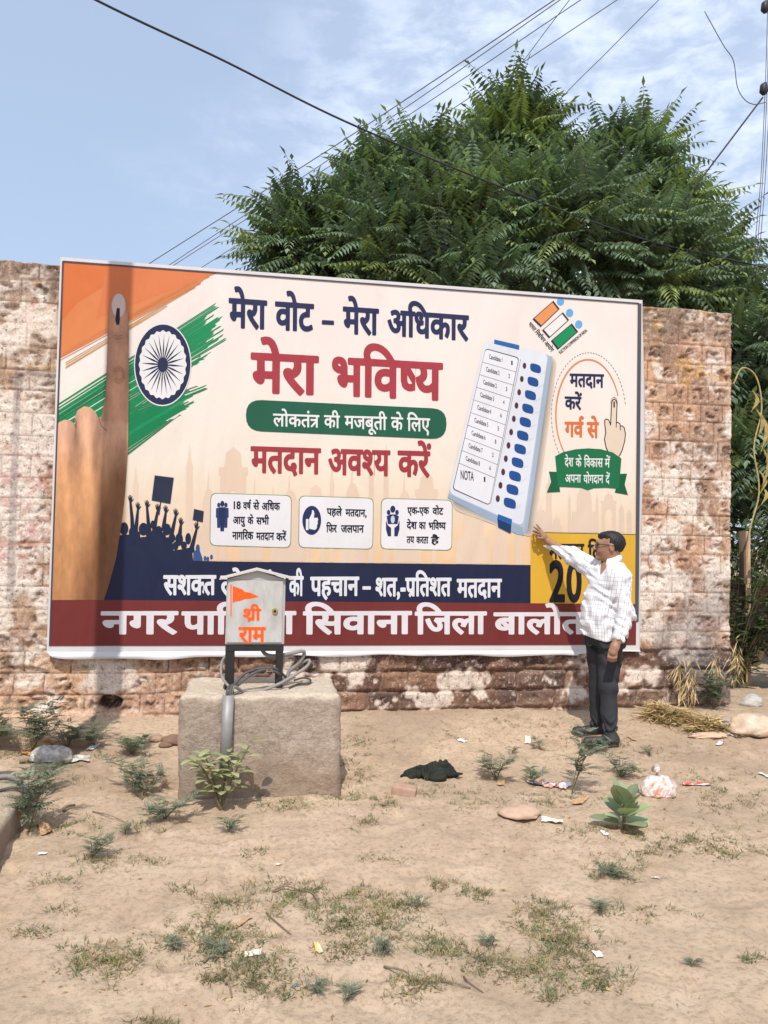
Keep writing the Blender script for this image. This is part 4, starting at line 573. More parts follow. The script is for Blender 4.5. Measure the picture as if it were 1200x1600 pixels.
def txt(name, words, layer, h, wt='b', parent=None, mat=None, to=None):
    """words: list of (string, x left, x right, header y left, base y left[, header y right, base y right]) in photo pixels on the print"""
    V, F = [], []
    for w in words:
        s, x0, x1, h0, b0 = w[:5]; h1, b1 = w[5:7] if len(w) > 5 else (h0, b0)
        v, f = layout(s, wt); xs = [p[0] for p in v]; a, b = min(xs), max(xs); k = len(V)
        for x, y, l in v:
            t = (x-a)/(b-a); yy = y/.63
            p = (x0+(x1-x0)*t, (b0+(b1-b0)*t)*(1-yy)+(h0+(h1-h0)*t)*yy)
            if to: V.append(to(p[0], p[1], l))
            else: u = B(*p); V.append((u[0], YL(layer+l*.3), BZ+u[1]))
        F += [tuple(i+k for i in t) for t in f]
    return link(name, mesh(name, V, F), mat or vinyl(h), parent or banner)
def ell(cx, cy, rx, ry, n=48, a0=0, a1=360):
    return [(cx+rx*math.cos(rad(a0+(a1-a0)*i/n)), cy+ry*math.sin(rad(a0+(a1-a0)*i/n))) for i in range(n if a1-a0 == 360 else n+1)]
def stroke(pts, w):
    L, R_ = [], []
    for i, p in enumerate(pts):
        a, b = pts[max(i-1, 0)], pts[min(i+1, len(pts)-1)]; d = (b[0]-a[0], b[1]-a[1]); n = math.hypot(*d) or 1
        ww = w[i] if isinstance(w, (list, tuple)) else w
        nx, ny = -d[1]/n*ww/2, d[0]/n*ww/2; L.append((p[0]+nx, p[1]+ny)); R_.append((p[0]-nx, p[1]-ny))
    return L+R_[::-1]
def rrect(p, r):                            # rounded quad in cloth coordinates
    out = []
    for i in range(4):
        a, b, c = np.array(p[i-1]), np.array(p[i]), np.array(p[(i+1) % 4]); da, dc = (a-b)/np.linalg.norm(a-b), (c-b)/np.linalg.norm(c-b)
        for k in range(6):
            t = k/5; out.append(tuple((b+da*r)*(1-t)**2+b*2*t*(1-t)+(b+dc*r)*t*t))
    return out
def clampP(P): return [(min(max(u, PU0), PU1), min(max(v, PV0), PV1)) for u, v in P]

def segs(pts, w): return [Z3(stroke([a, (b[0]+(b[0]-a[0])*.08, b[1]+(b[1]-a[1])*.08)], w)) for a, b in zip(pts[:-1], pts[1:])]
# cloth, its white margin, bottom hem hanging loose, a slack flap at the right edge
nu, nv = 120, 76; U, Vv = np.meshgrid(np.linspace(0, BW, nu), np.linspace(0, BH, nv)); I = np.arange(nu*nv).reshape(nv, nu)
cme = mesh_np('cloth', np.stack([U, np.full_like(U, BY), BZ+Vv], -1).reshape(-1, 3), np.stack([I[:-1, :-1], I[:-1, 1:], I[1:, 1:], I[1:, :-1]], -1).reshape(-1, 4))
white = vinyl('#e9e4e3'); link('cloth', cme, white, banner)
mb = MB()
for (c, d) in (((BW/2, BY+.018, BZ+BH-.015), (BW, .022, .025)), ((BW/2, BY+.018, BZ+.03), (BW, .022, .025)), ((.014, BY+.018, BZ+BH/2), (.025, .022, BH-.08)), ((BW-.014, BY+.018, BZ+BH/2), (.025, .022, BH-.08)), ((1.6, BY+.018, BZ+BH/2), (.025, .022, BH-.08)), ((3.2, BY+.018, BZ+BH/2), (.025, .022, BH-.08))): mb.box(c, d)
mb.build('frame', mottled('galvanised_tube', lin('#9a9a98'), .15, 30, .45, .05, .5), banner)
# hem
n = 150; V = []; F = []
for i in range(n+1):
    t = i/n; u = t*BW; fl = .5+.5*math.sin(u*2.1+.6); w = .012*math.sin(u*5.3)+.008*math.sin(u*11+1)
    drop = .034+.008*fl+.005*math.sin(u*3.7); 
    if u < 1.9: drop += .014*math.sin(math.pi*min(1, u/1.9))
    if u > 4.3: drop *= .6
    for k in range(5):
        s = k/4; V.append((u+(.07*(1-s*.3)*max(0, .12-u)/.12*s if u < .12 else 0), BY-.004-.03*math.sin(s*2.4)*(.5+.5*fl)-abs(w)*s, BZ+.012-drop*s-.006*s*math.sin(u*9)))
for i in range(n):
    for k in range(4): a = i*5+k; F.append((a, a+5, a+6, a+1))
link('hem', mesh('hem', V, F), white, banner, True)
V = []; F = []; n = 40
pr_f = [(0, .012), (.05, .02), (.12, .035), (.25, .052), (.4, .06), (.5, .052), (.58, .035), (.66, .022), (.8, .022), (1, .025)]
for i in range(n+1):
    t = i/n; w = np.interp(t, [p[0] for p in pr_f], [p[1] for p in pr_f]); z = BZ+BH*(1-t)-.005
    for k in range(4): s = k/3; V.append((BW-.004+w*s, BY-.002-.05*math.sin(s*1.6)*w*8*.5+.05*s*s, z))
for i in range(n):
    for k in range(3): a = i*4+k; F.append((a, a+1, a+5, a+4))
link('slack_edge', mesh('slack_edge', V, F), white, banner, True)
# printed ground: cream above, peach below
m = Mat('print_backdrop', (.8, .7, .6), .5, .25); sp = m.n('ShaderNodeSeparateXYZ'); m.l(m.coord(), sp.inputs[0])
g = m.math('ADD', sp.outputs['Z'], m.math('MULTIPLY', m.noise(.8, 3, .5), .25))
m.color(m.ramp(m.math('DIVIDE', m.math('SUBTRACT', g, 1.1), 2.4), [(.0, lin('#ceA57a')), (.22, lin('#d2b492')), (.48, lin('#d4c8b9')), (.75, lin('#d5cac1')), (1., lin('#d4c9c2'))])); vinyl_bump(m)
pr('backdrop', [[(PU0, PV0), (PU1, PV0), (PU1, PV1), (PU0, PV1)]], 1, '', mat=m.m)
# black keyline round the print
k_ = .012
pr('keyline', [[(PU0-.004, PV0), (PU0+.008, PV0), (PU0+.008, PV1), (PU0-.004, PV1)]], 6, '#4a4a55'); pr('keyline', [[(PU0, PV1-.006), (PU1, PV1-.006), (PU1, PV1+.006), (PU0, PV1+.006)]], 6.1, '#4a4a55')
pr('keyline', [[(PU1-.012, PV0+.2), (PU1+.022, PV0+.2), (PU1+.022, PV1), (PU1-.012, PV1)]], 6, '#55585f')

# ---- skyline of monuments
def minaret(x, b, w, h): return [(x-w, b), (x-w*.8, b-h*.78), (x-w, b-h*.80), (x-w*.5, b-h*.86), (x, b-h), (x+w*.5, b-h*.86), (x+w, b-h*.80), (x+w*.8, b-h*.78), (x+w, b)]
def dome(x, b, w, h):
    P = [(x-w, b), (x-w, b-h*.36), (x-w*.62, b-h*.36), (x-w*.62, b-h*.45)]
    P += [(x+w*.62*math.cos(rad(a))*(1.08 if 20 < a < 160 else 1), b-h*.45-h*.34*math.sin(rad(a))) for a in range(180, -1, -15)][1:-1]
    i = len(P)//2+2; P.insert(i, (x, b-h)); P = [p for p in P]
    return P+[(x+w*.62, b-h*.45), (x+w*.62, b-h*.36), (x+w, b-h*.36), (x+w, b)]
def gate(x, b, w, h):
    o = [(x-w, b), (x-w, b-h*.75), (x-w*1.12, b-h*.75), (x-w*1.12, b-h*.82), (x-w*.7, b-h*.82), (x-w*.55, b-h*.95), (x, b-h), (x+w*.55, b-h*.95), (x+w*.7, b-h*.82), (x+w*1.12, b-h*.82), (x+w*1.12, b-h*.75), (x+w, b-h*.75), (x+w, b)]
    return o+[(x+w*.5, b), (x+w*.5, b-h*.45)]+[(x+w*.5*math.cos(rad(a)), b-h*.45-h*.17*math.sin(rad(a))) for a in range(20, 180, 20)]+[(x-w*.5, b-h*.45), (x-w*.5, b)]
sky_l = [minaret(296, 876, 6, 180), minaret(213, 880, 5, 150), dome(326, 876, 15, 142), gate(364, 876, 20, 176), dome(398, 876, 13, 130), minaret(426, 878, 4, 120), dome(452, 878, 22, 140), gate(492, 879, 15, 120), minaret(517, 879, 4, 150), dome(549, 880, 20, 158), minaret(578, 880, 4.5, 165), minaret(601, 880, 4.5, 185), dome(630, 880, 18, 142), gate(664, 881, 16, 140), dome(736, 882, 26, 112), dome(779, 883, 12, 90), minaret(807, 884, 5, 100)]
pr('monument_silhouette', [BP(q) for q in sky_l], 2, '#eed3bb', holes=False)
sky_r = [minaret(854, 834, 5, 88), dome(842, 834, 14, 45), dome(866, 834, 9, 30), minaret(886, 834, 2.5, 62), dome(909, 834, 19, 90), minaret(929, 834, 2.5, 62), gate(947, 834, 11, 60), dome(947, 796, 8, 28), minaret(967, 834, 4, 45), minaret(979, 834, 4, 36)]
pr('monument_silhouette', [BP(q) for q in sky_r], 2, '#ead1ba', holes=False)

# ---- tricolour brush marks: bands of bristle strips with ragged ends
def bristles(name, h, layer, a, b, c, d, n, jit, seed, hole=.0, hues=None):
    """between edges a->b (one side) and c->d (other side), zoom-1 pixels"""
    r = random.Random(seed); P = []
    for i in range(n):
        t0, t1 = i/n, (i+1)/n; e = lambda t, s: (a[0]+(c[0]-a[0])*t+((b[0]-a[0])*(1-t)+(d[0]-c[0])*t)*s, a[1]+(c[1]-a[1])*t+((b[1]-a[1])*(1-t)+(d[1]-c[1])*t)*s)
        s0 = -r.uniform(0, .02); s1 = 1-r.random()**2*jit; gap = .25 if (i < 3 or i > n-4) else .03*r.random()
        if r.random() < hole: s0 = r.uniform(.2, .5)
        m_ = (e(t0, s1)[0]+12*r.random(), e(t0+(t1-t0)*.5, s1)[1]-3)
        P.append(clampP(Z1([e(t0, s0), e(t0, s1), m_, e(t1-(t1-t0)*gap, s1-.01), e(t1-(t1-t0)*gap, s0)])))
    return pr(name, P, layer, h, holes=False)
def zpoly(name, pts, layer, h): return pr(name, [clampP(Z1(pts))], layer, h)
zpoly('saffron_brush_stroke', [(300, 60), (1130, 60), (1060, 190), (700, 385), (300, 590)], 2, '#e58a52')
zpoly('saffron_brush_stroke', [(300, 60), (700, 60), (400, 320), (300, 420)], 2.3, '#e2793f'); zpoly('saffron_brush_stroke', [(560, 60), (1120, 110), (760, 300), (500, 400)], 2.6, '#e4814e')
bristles('saffron_brush_stroke', '#e2884f', 2.9, (290, 575), (1150, 118), (290, 612), (1075, 210), 7, .35, 2)
bristles('saffron_brush_stroke', '#dda45c', 3, (345, 625), (985, 250), (352, 655), (930, 300), 6, .4, 3, .3)
bristles('green_brush_stroke', '#0f9058', 2, (285, 838), (1118, 318), (285, 1030), (1190, 505), 26, .12, 4)
bristles('green_brush_stroke', '#128a55', 2.3, (300, 990), (1150, 530), (560, 1010), (1010, 640), 9, .25, 5)
bristles('green_brush_stroke', '#0c8450', 2.6, (285, 1000), (1140, 700), (660, 1120), (930, 905), 20, .30, 6, .1)
bristles('green_brush_stroke', '#0a7c4a', 2.9, (285, 905), (980, 470), (285, 935), (960, 520), 3, .2, 8); bristles('green_brush_stroke', '#1a9a63', 3.0, (640, 1010), (1000, 790), (640, 1030), (990, 815), 3, .3, 9)
# ---- wheel emblem
pr('wheel_emblem', [BP(ell(253.5, 572, 44.5, 64.5))], 4, '#f2efee'); pr('wheel_emblem', [BP(ell(253.5, 572, 43, 62.5)), BP([(253.5+(36.3+.9*math.cos(rad(a*24)))*math.cos(rad(a)), 572+(52.5+1.3*math.cos(rad(a*24)))*math.sin(rad(a))) for a in range(0, 360, 2)])], 4.6, '#222a4e')
sp_ = []
for k in range(24):
    a = rad(k*15+3); f_ = lambda r_, da: (253.5+r_*36*math.cos(a+da), 572+r_*52*math.sin(a+da))
    sp_.append(BP([f_(.17, -.1), f_(.45, -.062), f_(.93, 0), f_(.45, .062), f_(.17, .1)]))
pr('wheel_spokes', sp_, 4.9, '#222a4e', holes=False); pr('wheel_hub', [BP(ell(253.5, 572, 8, 11.5))], 5.2, '#222a4e')

# ---- the printed photograph of a hand with an inked finger
hand_o = [(83, 936), (87, 690), (89, 668), (94, 661), (102, 657.5), (109, 658), (116, 662), (120, 671), (118, 655), (122, 643), (132, 636.5), (141, 638), (150, 645), (156, 658), (160, 650), (165, 622), (167, 570), (168, 525), (169.5, 487), (173, 470), (178, 463), (185, 460.5), (192, 464), (197, 474), (199, 490), (200.5, 524), (201, 600), (201, 700), (197, 770), (191, 825), (184, 872), (174, 910), (166, 936)]
v, f = flat_mesh([clampP(BP(hand_o))]); bm = bmesh.new(); vs = [bm.verts.new((x, 0, y)) for x, y in v]
for q in f: bm.faces.new([vs[i] for i in q])
u0, v0 = B(83, 936); u1, v1 = B(201, 461)
for k in range(1, 34): bmesh.ops.bisect_plane(bm, geom=bm.verts[:]+bm.edges[:]+bm.faces[:], plane_co=(PU0+k*.02, 0, 0), plane_no=(1, 0, 0))
for k in range(1, 92): bmesh.ops.bisect_plane(bm, geom=bm.verts[:]+bm.edges[:]+bm.faces[:], plane_co=(0, 0, v0+k*.03), plane_no=(0, 0, 1))
hme = bpy.data.meshes.new('printed_hand'); bm.to_mesh(hme); bm.free()
co = np.array([v.co[:] for v in hme.vertices]); HI = np.linalg.inv(HM); q = HI @ np.stack([co[:, 0], co[:, 2], np.ones(len(co))]); PX, PY = q[0]/q[2], q[1]/q[2]
g1 = lambda x, c, w: np.exp(-((x-c)/w)**2)
L = lambda h: np.array(lin(h))[None]
sk1 = L('#dca272')+(L('#c68d5e')-L('#dca272'))*smooth(700, 900, PY)[:, None]
dk = smooth(150, 196, PX+.24*(PY-720))*smooth(650, 720, PY); sk1 = sk1*(1-.72*dk[:, None])+L('#5d331d')*.72*dk[:, None]
pk = (1-smooth(660, 760, PY)); sk1 = sk1*(1-.8*pk[:, None])+L('#dfae92')*.8*pk[:, None]
for (cx, cy, w, hgt, a) in ((120, 700, 9, 60, .35), (152, 690, 8, 50, .35), (140, 760, 7, 120, -.25), (108, 800, 6, 130, -.2), (160, 800, 8, 100, .25), (165, 660, 8, 22, .3), (121, 680, 3, 26, .45), (156, 672, 3.5, 22, .4), (98, 690, 6, 14, -.12), (135, 668, 8, 16, -.14), (150, 720, 4, 30, .25), (112, 725, 5, 26, .22)):
    k = g1(PX-.05*(PY-cy), cx, w)*g1(PY, cy, hgt)*a; sk1 = sk1*(1-k[:, None])
fi = (PY < 660)*smooth(155, 166, PX); fc = L('#c99576')*(.92+.16*smooth(480, 640, PY))[:, None]; ex = np.abs(PX-184.5)/16; fc = fc*(1.1-.34*ex**2.2)[:, None]
for cy, w in ((528, 9), (588, 15)): fc = fc*(1-.16*g1(PY, cy, w))[:, None]
sk1 = sk1*(1-fi[:, None])+fc*fi[:, None]
link('printed_hand', hme, None, banner); set_col(hme, sk1*.78); hme.transform(Matrix.Translation((0, YL(5.6), BZ)))
m = Mat('print_skin', (.7, .5, .4), .5, .25); m.color(m.mix(1., m.attr(), m.ramp(m.noise(14, 5, .6, stretch=(1.6, 1, .6)), [(.3, .80), (.7, 1.12)]), 'MULTIPLY')); vinyl_bump(m); hme.materials.append(m.m)
pr('printed_nail', [BP(ell(184.5, 480, 10.5, 18.5)[0:48])], 6.2, '#ddc6c0'); pr('ink_mark', [BP(stroke([(184, 484), (183.4, 492), (183, 503), (183.5, 510)], [4.5, 6, 7, 4]))], 6.6, '#23202c')
cr = [stroke([(178+i*.6, y), (184, y+2+.4*i), (191-i*.6, y)], .7) for i, y in enumerate((526, 530))]+[stroke(ell(186, 588, 9-1.7*i, 13-3*i, 14, 200, 510), .6) for i in range(3)]
cr += [stroke([(120, 671), (121, 662), (118, 655)], 1.), stroke([(156, 658), (160, 668), (168, 674)], 1.1)]
for p in cr: pr('finger_crease', [BP(p)], 6.3, '#8f5b45', holes=False)

# ---- headline lines
navy, red = '#242b55', '#a83a42'
txt('headline_text', [('मेरा', 355, 415, 469, 513, 473.5, 516), ('वोट', 427, 488, 474.5, 517, 479, 519.5), ('–', 500, 519, 484, 521, 485, 522), ('मेरा', 532.5, 589, 482.5, 523, 486.5, 525.5), ('अिधकार', 602, 729, 487.5, 526, 497, 534.5)], 3, navy)
txt('headline_text', [('मेरा', 389.7, 496, 554.4, 614, 560.5, 618), ('भिवष~य', 516, 689, 561.5, 618.5, 571.5, 627)], 3, '#b03c47')
pr('green_pill', [rrect(BP([(383, 626), (695, 641.5), (694, 689), (383, 675)]), .125)], 3, '#1f6047')
txt('pill_text', [('लोकतंQ', 425, 497, 648.5, 667.5, 651, 670), ('की', 504, 529, 651, 670, 652, 671), ('मजबूती', 536, 602, 652, 671, 654, 674), ('के', 608, 627, 654, 674, 655, 675), ('िलए', 633, 669, 655, 675, 656.5, 677)], 4, '#f0eeec', 'm')
txt('headline_text', [('मतदान', 390.6, 500, 699.8, 738.7, 703.5, 741.5), ('अवश~य', 511, 607.6, 704, 742, 707, 745), ('करें', 618.6, 671, 707, 745, 708.6, 747)], 3, red)
# ---- three white panels
for q, wds, nm in (([(329, 771), (455, 775), (454, 857), (328, 853)], [('18', 365, 376, 785.5, 796), ('वष^', 379.5, 392, 786, 796.5), ('से', 395, 405, 786.5, 797), ('अिधक', 408.5, 437, 787, 798), ('आयु', 364, 383, 808.5, 819), ('के', 386.5, 396, 809, 819.5), ('सभी', 400, 420, 809.5, 820), ('नागिरक', 363, 396, 832, 843), ('मतदान', 400, 428, 833, 844), ('करें', 431, 447, 834, 845)], 'g'),
                   ([(466, 775.5), (582, 779.5), (581, 859.5), (465.5, 856.5)], [('पहले', 509, 533, 795.5, 806, 796.5, 807), ('मतदान,', 538, 571, 797, 807.5, 798, 808.5), ('िफर', 508.5, 525, 821.5, 832.5), ('जलपान', 531, 567, 822, 833)], 't'),
                   ([(593.5, 779.5), (704.5, 783), (703.5, 861.5), (592.5, 859)], [('एक-एक', 634, 668, 794.5, 804.5), ('वोट', 673, 690, 795.5, 805.5), ('देश', 633, 649, 817, 827.5), ('का', 652, 663, 817.5, 828), ('भिवष~य', 667, 694, 818, 828.5), ('तय', 633, 645, 839.5, 849.5), ('करता', 648, 667, 840, 850), ('है', 670.5, 684, 840.5, 850.5)], 'p')):
    pr('panel_rim', [rrect(BP(q), .05)], 3, '#7f9a6c'); c_ = np.mean(BP(q), 0); pr('white_panel', [[tuple(c_+(np.array(p)-c_)*np.array([.982, .972])) for p in rrect(BP(q), .05)]], 4, '#f2eef0')
    txt('panel_text', wds, 5, '#191b30', 'b')
def body_icon(x, y, s): return [ell(x, y, 2.7*s, 4*s, 16), [(x-4.5*s, y+6*s), (x-3.4*s, y+4.6*s), (x+3.4*s, y+4.6*s), (x+4.5*s, y+6*s), (x+4.6*s, y+20*s), (x+2.9*s, y+21*s), (x+2.4*s, y+37*s), (x-2.4*s, y+37*s), (x-2.9*s, y+21*s), (x-4.6*s, y+20*s)]]
for x, y, s in ((342, 790, .95), (353, 790, .95)): pr('people_icon', [BP(p) for p in body_icon(x, y, s)], 5, '#2b3f6e', holes=False)
pr('people_icon', [BP(p) for p in body_icon(347.5, 788, 1.15)], 5.5, '#22305c', holes=False)
pr('thumb_icon', [BP(ell(486, 814, 14.5, 22.5))], 5, '#22305c'); pr('thumb_icon', [BP([(477, 812), (481, 812), (481, 829), (477, 829)]), BP([(482, 812), (486, 803), (486.5, 798), (489, 799), (490, 804), (489, 810), (495, 810), (496, 813), (495, 816), (495.5, 819), (494, 822), (494, 826), (491, 829), (482, 827)])], 5.6, '#f0eef0', holes=False)
pr('family_icon', [BP(ell(611.5, 797, 4, 5.5, 16)), BP(ell(605, 802, 2.8, 4, 12)), BP(ell(618, 802, 2.8, 4, 12)), BP([(602, 808), (608, 805), (615, 805), (621, 808), (619, 820), (604, 820)]), BP([(601, 814), (604, 822), (609, 826), (609, 839), (604, 839), (601, 828)]), BP([(622, 814), (619, 822), (614, 826), (614, 839), (619, 839), (622, 828)])], 5, '#22305c', holes=False)
pr('family_icon', [BP(ell(611.5, 813, 3.2, 6, 14))], 5.5, '#cfd6e6')
# ---- crowd silhouette, navy and maroon strips, yellow corner
crowd = Z4([(428, 950), (470, 760), (500, 600), (512, 545), (575, 540), (620, 560), (700, 552), (840, 560), (850, 640), (905, 632), (962, 620), (972, 705), (1000, 712), (1000, 950)])
pr('crowd_silhouette', [clampP(crowd)], 3, '#1d2744')
hd = [(543, 505, 27, 40), (663, 508, 29, 40), (757, 522, 22, 34), (808, 510, 25, 36), (884, 572, 24, 40), (940, 568, 18, 36), (720, 480, 14, 26), (592, 528, 20, 32), (626, 548, 18, 28), (698, 540, 20, 30), (735, 548, 18, 28), (782, 552, 20, 26), (842, 562, 18, 28), (862, 612, 18, 26), (914, 610, 18, 26), (965, 632, 14, 24)]
for i, h_ in enumerate(hd): pr('crowd_head', [Z4(ell(*h_, 20))], 3.12+.03*i, '#1d2744')
arms = [((600, 600), (592, 440), (581, 340)), ((612, 560), (620, 470), (628, 385)), ((706, 570), (692, 460), (684, 372)), ((722, 560), (736, 470), (750, 395)), ((786, 520), (792, 460), (800, 405)), ((828, 580), (846, 500), (862, 425)), ((884, 560), (890, 520), (894, 480)), ((958, 640), (976, 570), (991, 510))]
ap = []
for i, (a, b, c) in enumerate(arms):
    ap.append(Z4(stroke([a, b, c, (c[0], c[1]-14)], [30, 22, 14, 16])))
    for k, dx in enumerate((-14, -6, 2, 10)): ap.append(Z4(stroke([(c[0]+dx*.5, c[1]-10), (c[0]+dx, c[1]-36-8*(k in (1, 2)))], [7, 4])))
    ap.append(Z4(stroke([(c[0]+6, c[1]-2), (c[0]+19, c[1]-20)], [7, 4])))
for i in range(len(arms)): pr('crowd_arm', ap[i*6:i*6+6], 3.66+.05*i, '#1d2744', holes=False)
pr('placard', [Z4([(730, 175), (848, 190), (828, 352), (712, 330)]), Z4(stroke([(768, 340), (758, 420)], 7))], 4.2, '#2a2f47', holes=False); pr('placard', [Z4([(975, 383), (1036, 398), (1030, 467), (967, 452)]), Z4(stroke([(998, 460), (992, 520)], 6))], 4.2, '#2a2f47', holes=False)
pr('distant_crowd', [Z4(ell(1000, 628, 13, 26, 14)), Z4([(972, 712), (972, 640), (1012, 640), (1030, 690), (1030, 712)])]+[Z4(ell(x, y, 9, 16, 12)) for x, y in ((1045, 690), (1085, 682), (1062, 694))], 2.9, '#38598c', holes=False)
pr('navy_strip', [BP([(166, 937), (172, 872), (335, 877), (826, 884), (826, 944)])], 3.1, '#1e2544')
yel_ = BP([(825.6, 834), (992, 838), (992, 945), (825.6, 944)]); pr('yellow_panel', [clampP(yel_)], 3.4, '#e9b63c'); pr('yellow_panel_rule', [clampP(BP([(825, 832.6), (992, 836.6), (992, 838), (825, 834)]))], 3.7, '#6f6a3c')
pr('maroon_strip', [[(PU0, PV0), (PU1, PV0), (PU1, B(900, 944)[1]), (PU0, B(200, 936.5)[1])]], 4.3, '#7c3330')
txt('strip_text', [('सशक~त', 257, 339, 899, 928), ('लोकतंQ', 345, 446, 900, 929), ('की', 451, 474, 901, 930), ('पहचान', 484, 560, 902, 930), ('–', 565, 578, 902, 930), ('शत,-प/ितशत', 585, 703, 904, 931), ('मतदान', 711, 781, 906, 933)], 5, '#eeeef2')
txt('strip_text', [('नगर', 161, 281, 954.5, 988), ('पािलका', 285.5, 463, 955, 988.5), ('िसवाना', 473, 642, 955.5, 989), ('िजला', 646, 758, 956.5, 989.5), ('बालोतरा', 768, 950, 958, 990)], 5.3, '#f0e9ec')
txt('panel_text', [('मतदान', 854, 909, 852, 874.5), ('िदवस', 914, 966, 853.5, 876)], 4.6, '#22222a'); txt('panel_text', [('2', 854.5, 879, 884, 940), ('0', 881, 905, 885, 940), ('2', 909, 933, 885.5, 940.5), ('4', 935, 960, 886, 941)], 4.6, '#1f1f28')

# ---- voting machine
sh = []
def _hx(c): return '#%02x%02x%02x' % tuple(int(round(v)) for v in c)
for i in range(8):                          # the artwork's printed drop shadow round the machine, shade drawn in stepped greys
    o = 40*(1-i/8)+3; q = (i+1)/8; hc = _hx(np.array((232, 212, 190))*(1-q**1.3)+np.array((150, 146, 142))*q**1.3)
    pr('machine_drop_shadow', [rrect(Z3([(285, 350), (622+o*.9, 440-o*.2), (490+o*.9, 1392+o*.7), (70+o*.2, 1204+o*1.3)]), .08)], 4.35+i*.075, hc)
pr('machine_body', [rrect(Z3([(262, 338), (632, 418), (492, 1405), (58, 1198)]), .07)], 5, '#b9c6d6'); pr('machine_body', [rrect(Z3([(262, 334), (608, 408), (470, 1356), (64, 1172)]), .06)], 5.3, '#e6e9f0')
pr('machine_edge', [Z3([(58, 1198), (64, 1176), (470, 1362), (478, 1404), (440, 1400)])], 5.2, '#9fb2c8'); pr('machine_edge', [Z3([(608, 420), (632, 424), (494, 1390), (476, 1380)])], 5.25, '#a9bace')
pr('machine_label', [Z3([(313, 330), (450, 362), (448, 388), (310, 354)])], 5.6, '#2c6cae'); pr('machine_label', [Z3([(335, 1288), (412, 1318), (408, 1345), (330, 1312)])], 5.6, '#1f63b0'); pr('machine_label', [Z3([(330, 1313), (408, 1346), (404, 1396), (336, 1362)])], 5.65, '#173b66')
pa = Z3([(264, 378), (449, 430), (287, 1242), (84, 1152)]); pr('ballot_panel', [rrect(pa, .03)], 5.6, '#3a3d48'); c_ = np.mean(pa, 0); pr('ballot_panel', [[tuple(c_+(np.array(p)-c_)*np.array([.976, .988])) for p in rrect(pa, .03)]], 5.9, '#f1f0f4')
lf = lambda t: (264+(84-264)*t, 378+(1152-378)*t); rg = lambda t: (449+(287-449)*t, 430+(1242-430)*t)
rows_ = [.098+.0895*i for i in range(9)]; ln = []
for t in rows_: ln.append(Z3(stroke([lf(t), rg(t)], 2.2)))
ln.append(Z3(stroke([(rg(0)[0]+8, rg(0)[1]+8), (rg(1)[0]+6, rg(1)[1]-10)], 2.0)))
pr('ballot_rules', ln, 6.3, '#4a4d58', holes=False)
wds = []
for i, (nme, num) in enumerate((('Candidate 1', '1'), ('Candidate 2', '2'), ('Candidate 2', '3'), ('Candidate 3', '4'), ('Candidate 4', '6'), ('Candidate 5', '5'), ('Candidate 6', '8'), ('Candidate 7', '2'), ('Candidate 8', '6'))):
    t = .047+.0895*i; a, b = lf(t), rg(t); e = lambda s: (680+(a[0]+(b[0]-a[0])*s)/3.53, 440+(a[1]+(b[1]-a[1])*s)/3.53)
    p, q, r_ = e(.15), e(.54), e(.82); wds += [(nme, p[0], q[0], p[1]-2.8, p[1]+3.6, q[1]-2.8, q[1]+3.6), (num, r_[0]-1, r_[0]+1.4, r_[1]-2.4, r_[1]+3.4)]
wds += [('NOTA', 716.5, 737, 738, 750.5, 741, 753.5), ('1', 752.5, 755, 748, 755)]
for w_ in wds: txt('ballot_text', [w_], 6.3, '#2a2c38', 'm')
bt, dt, tk = [], [], []
for i in range(11):
    t = i/10; s = 1+.12*t; cx, cy = 539-140*t, 489+740*t; d = (.96, .30)
    P = []
    for a in range(0, 360, 15):
        ca, sa = math.cos(rad(a)), math.sin(rad(a)); ux, uy = 30*s*math.copysign(abs(ca)**.6, ca), 24*s*math.copysign(abs(sa)**.7, sa); P.append((cx+ux, cy+uy+.28*ux))
    bt.append(Z3(P)); dt.append(Z3(ell(478-145*t, 475+729*t, 10*s, 17*s, 16))); tk.append(Z3(stroke([(600-138*t, 505+735*t), (560-139*t, 525+738*t)], 1.6)))
for a_, b_ in zip(bt, dt): pr('machine_button', [a_], 5.9, '#1f4f93'); pr('machine_lamp', [b_], 5.9, '#55303a')
pr('machine_rules', tk, 5.8, '#c4cad6', holes=False)
# ---- commission emblem: three framed bars, three dots, two lines of writing
for q, h_ in (([(637, 116), (672, 161), (567, 262), (522, 218)], '#ee9a5a'), ([(690, 180), (724, 222), (613, 324), (575, 280)], '#f2ece8'), ([(739, 241), (774, 287), (661, 387), (623, 338)], '#12925c')):
    b_ = Z3(q); pr('emblem_bars', [b_], 3, '#33323a'); c_ = np.mean(b_, 0); pr('emblem_bars', [[tuple(c_+(np.array(p)-c_)*.86) for p in b_]], 3.5, h_)
pr('emblem_dots', [Z3(ell(x, y, 20, 22, 24)) for x, y in ((677, 120), (727, 183), (777, 246))], 3, '#6aaee6', holes=False)
def along(name, s, p0, p1, hgt, layer, h_, wt='m'):
    v, f = layout(s, wt); xs = [p[0] for p in v]; a, b = min(xs), max(xs); d = np.array(p1, float)-p0; L_ = np.linalg.norm(d); nrm = np.array([d[1], -d[0]])/L_
    V = []
    for x, y, l in v:
        p = np.array(p0)+d*(x-a)/(b-a)+nrm*y/.63*hgt; u = Z3([p])[0]; V.append((u[0], YL(layer+l*.3), BZ+u[1]))
    link(name, mesh(name, V, f), vinyl(h_), banner)
along('emblem_text', 'भारत िनवा^चन आयोग', (497, 246), (626, 400), 21, 3, '#3a3a44'); along('emblem_text', 'ELECTION COMMISSION OF INDIA', (676, 410), (826, 284), 15, 3, '#3a3a44')
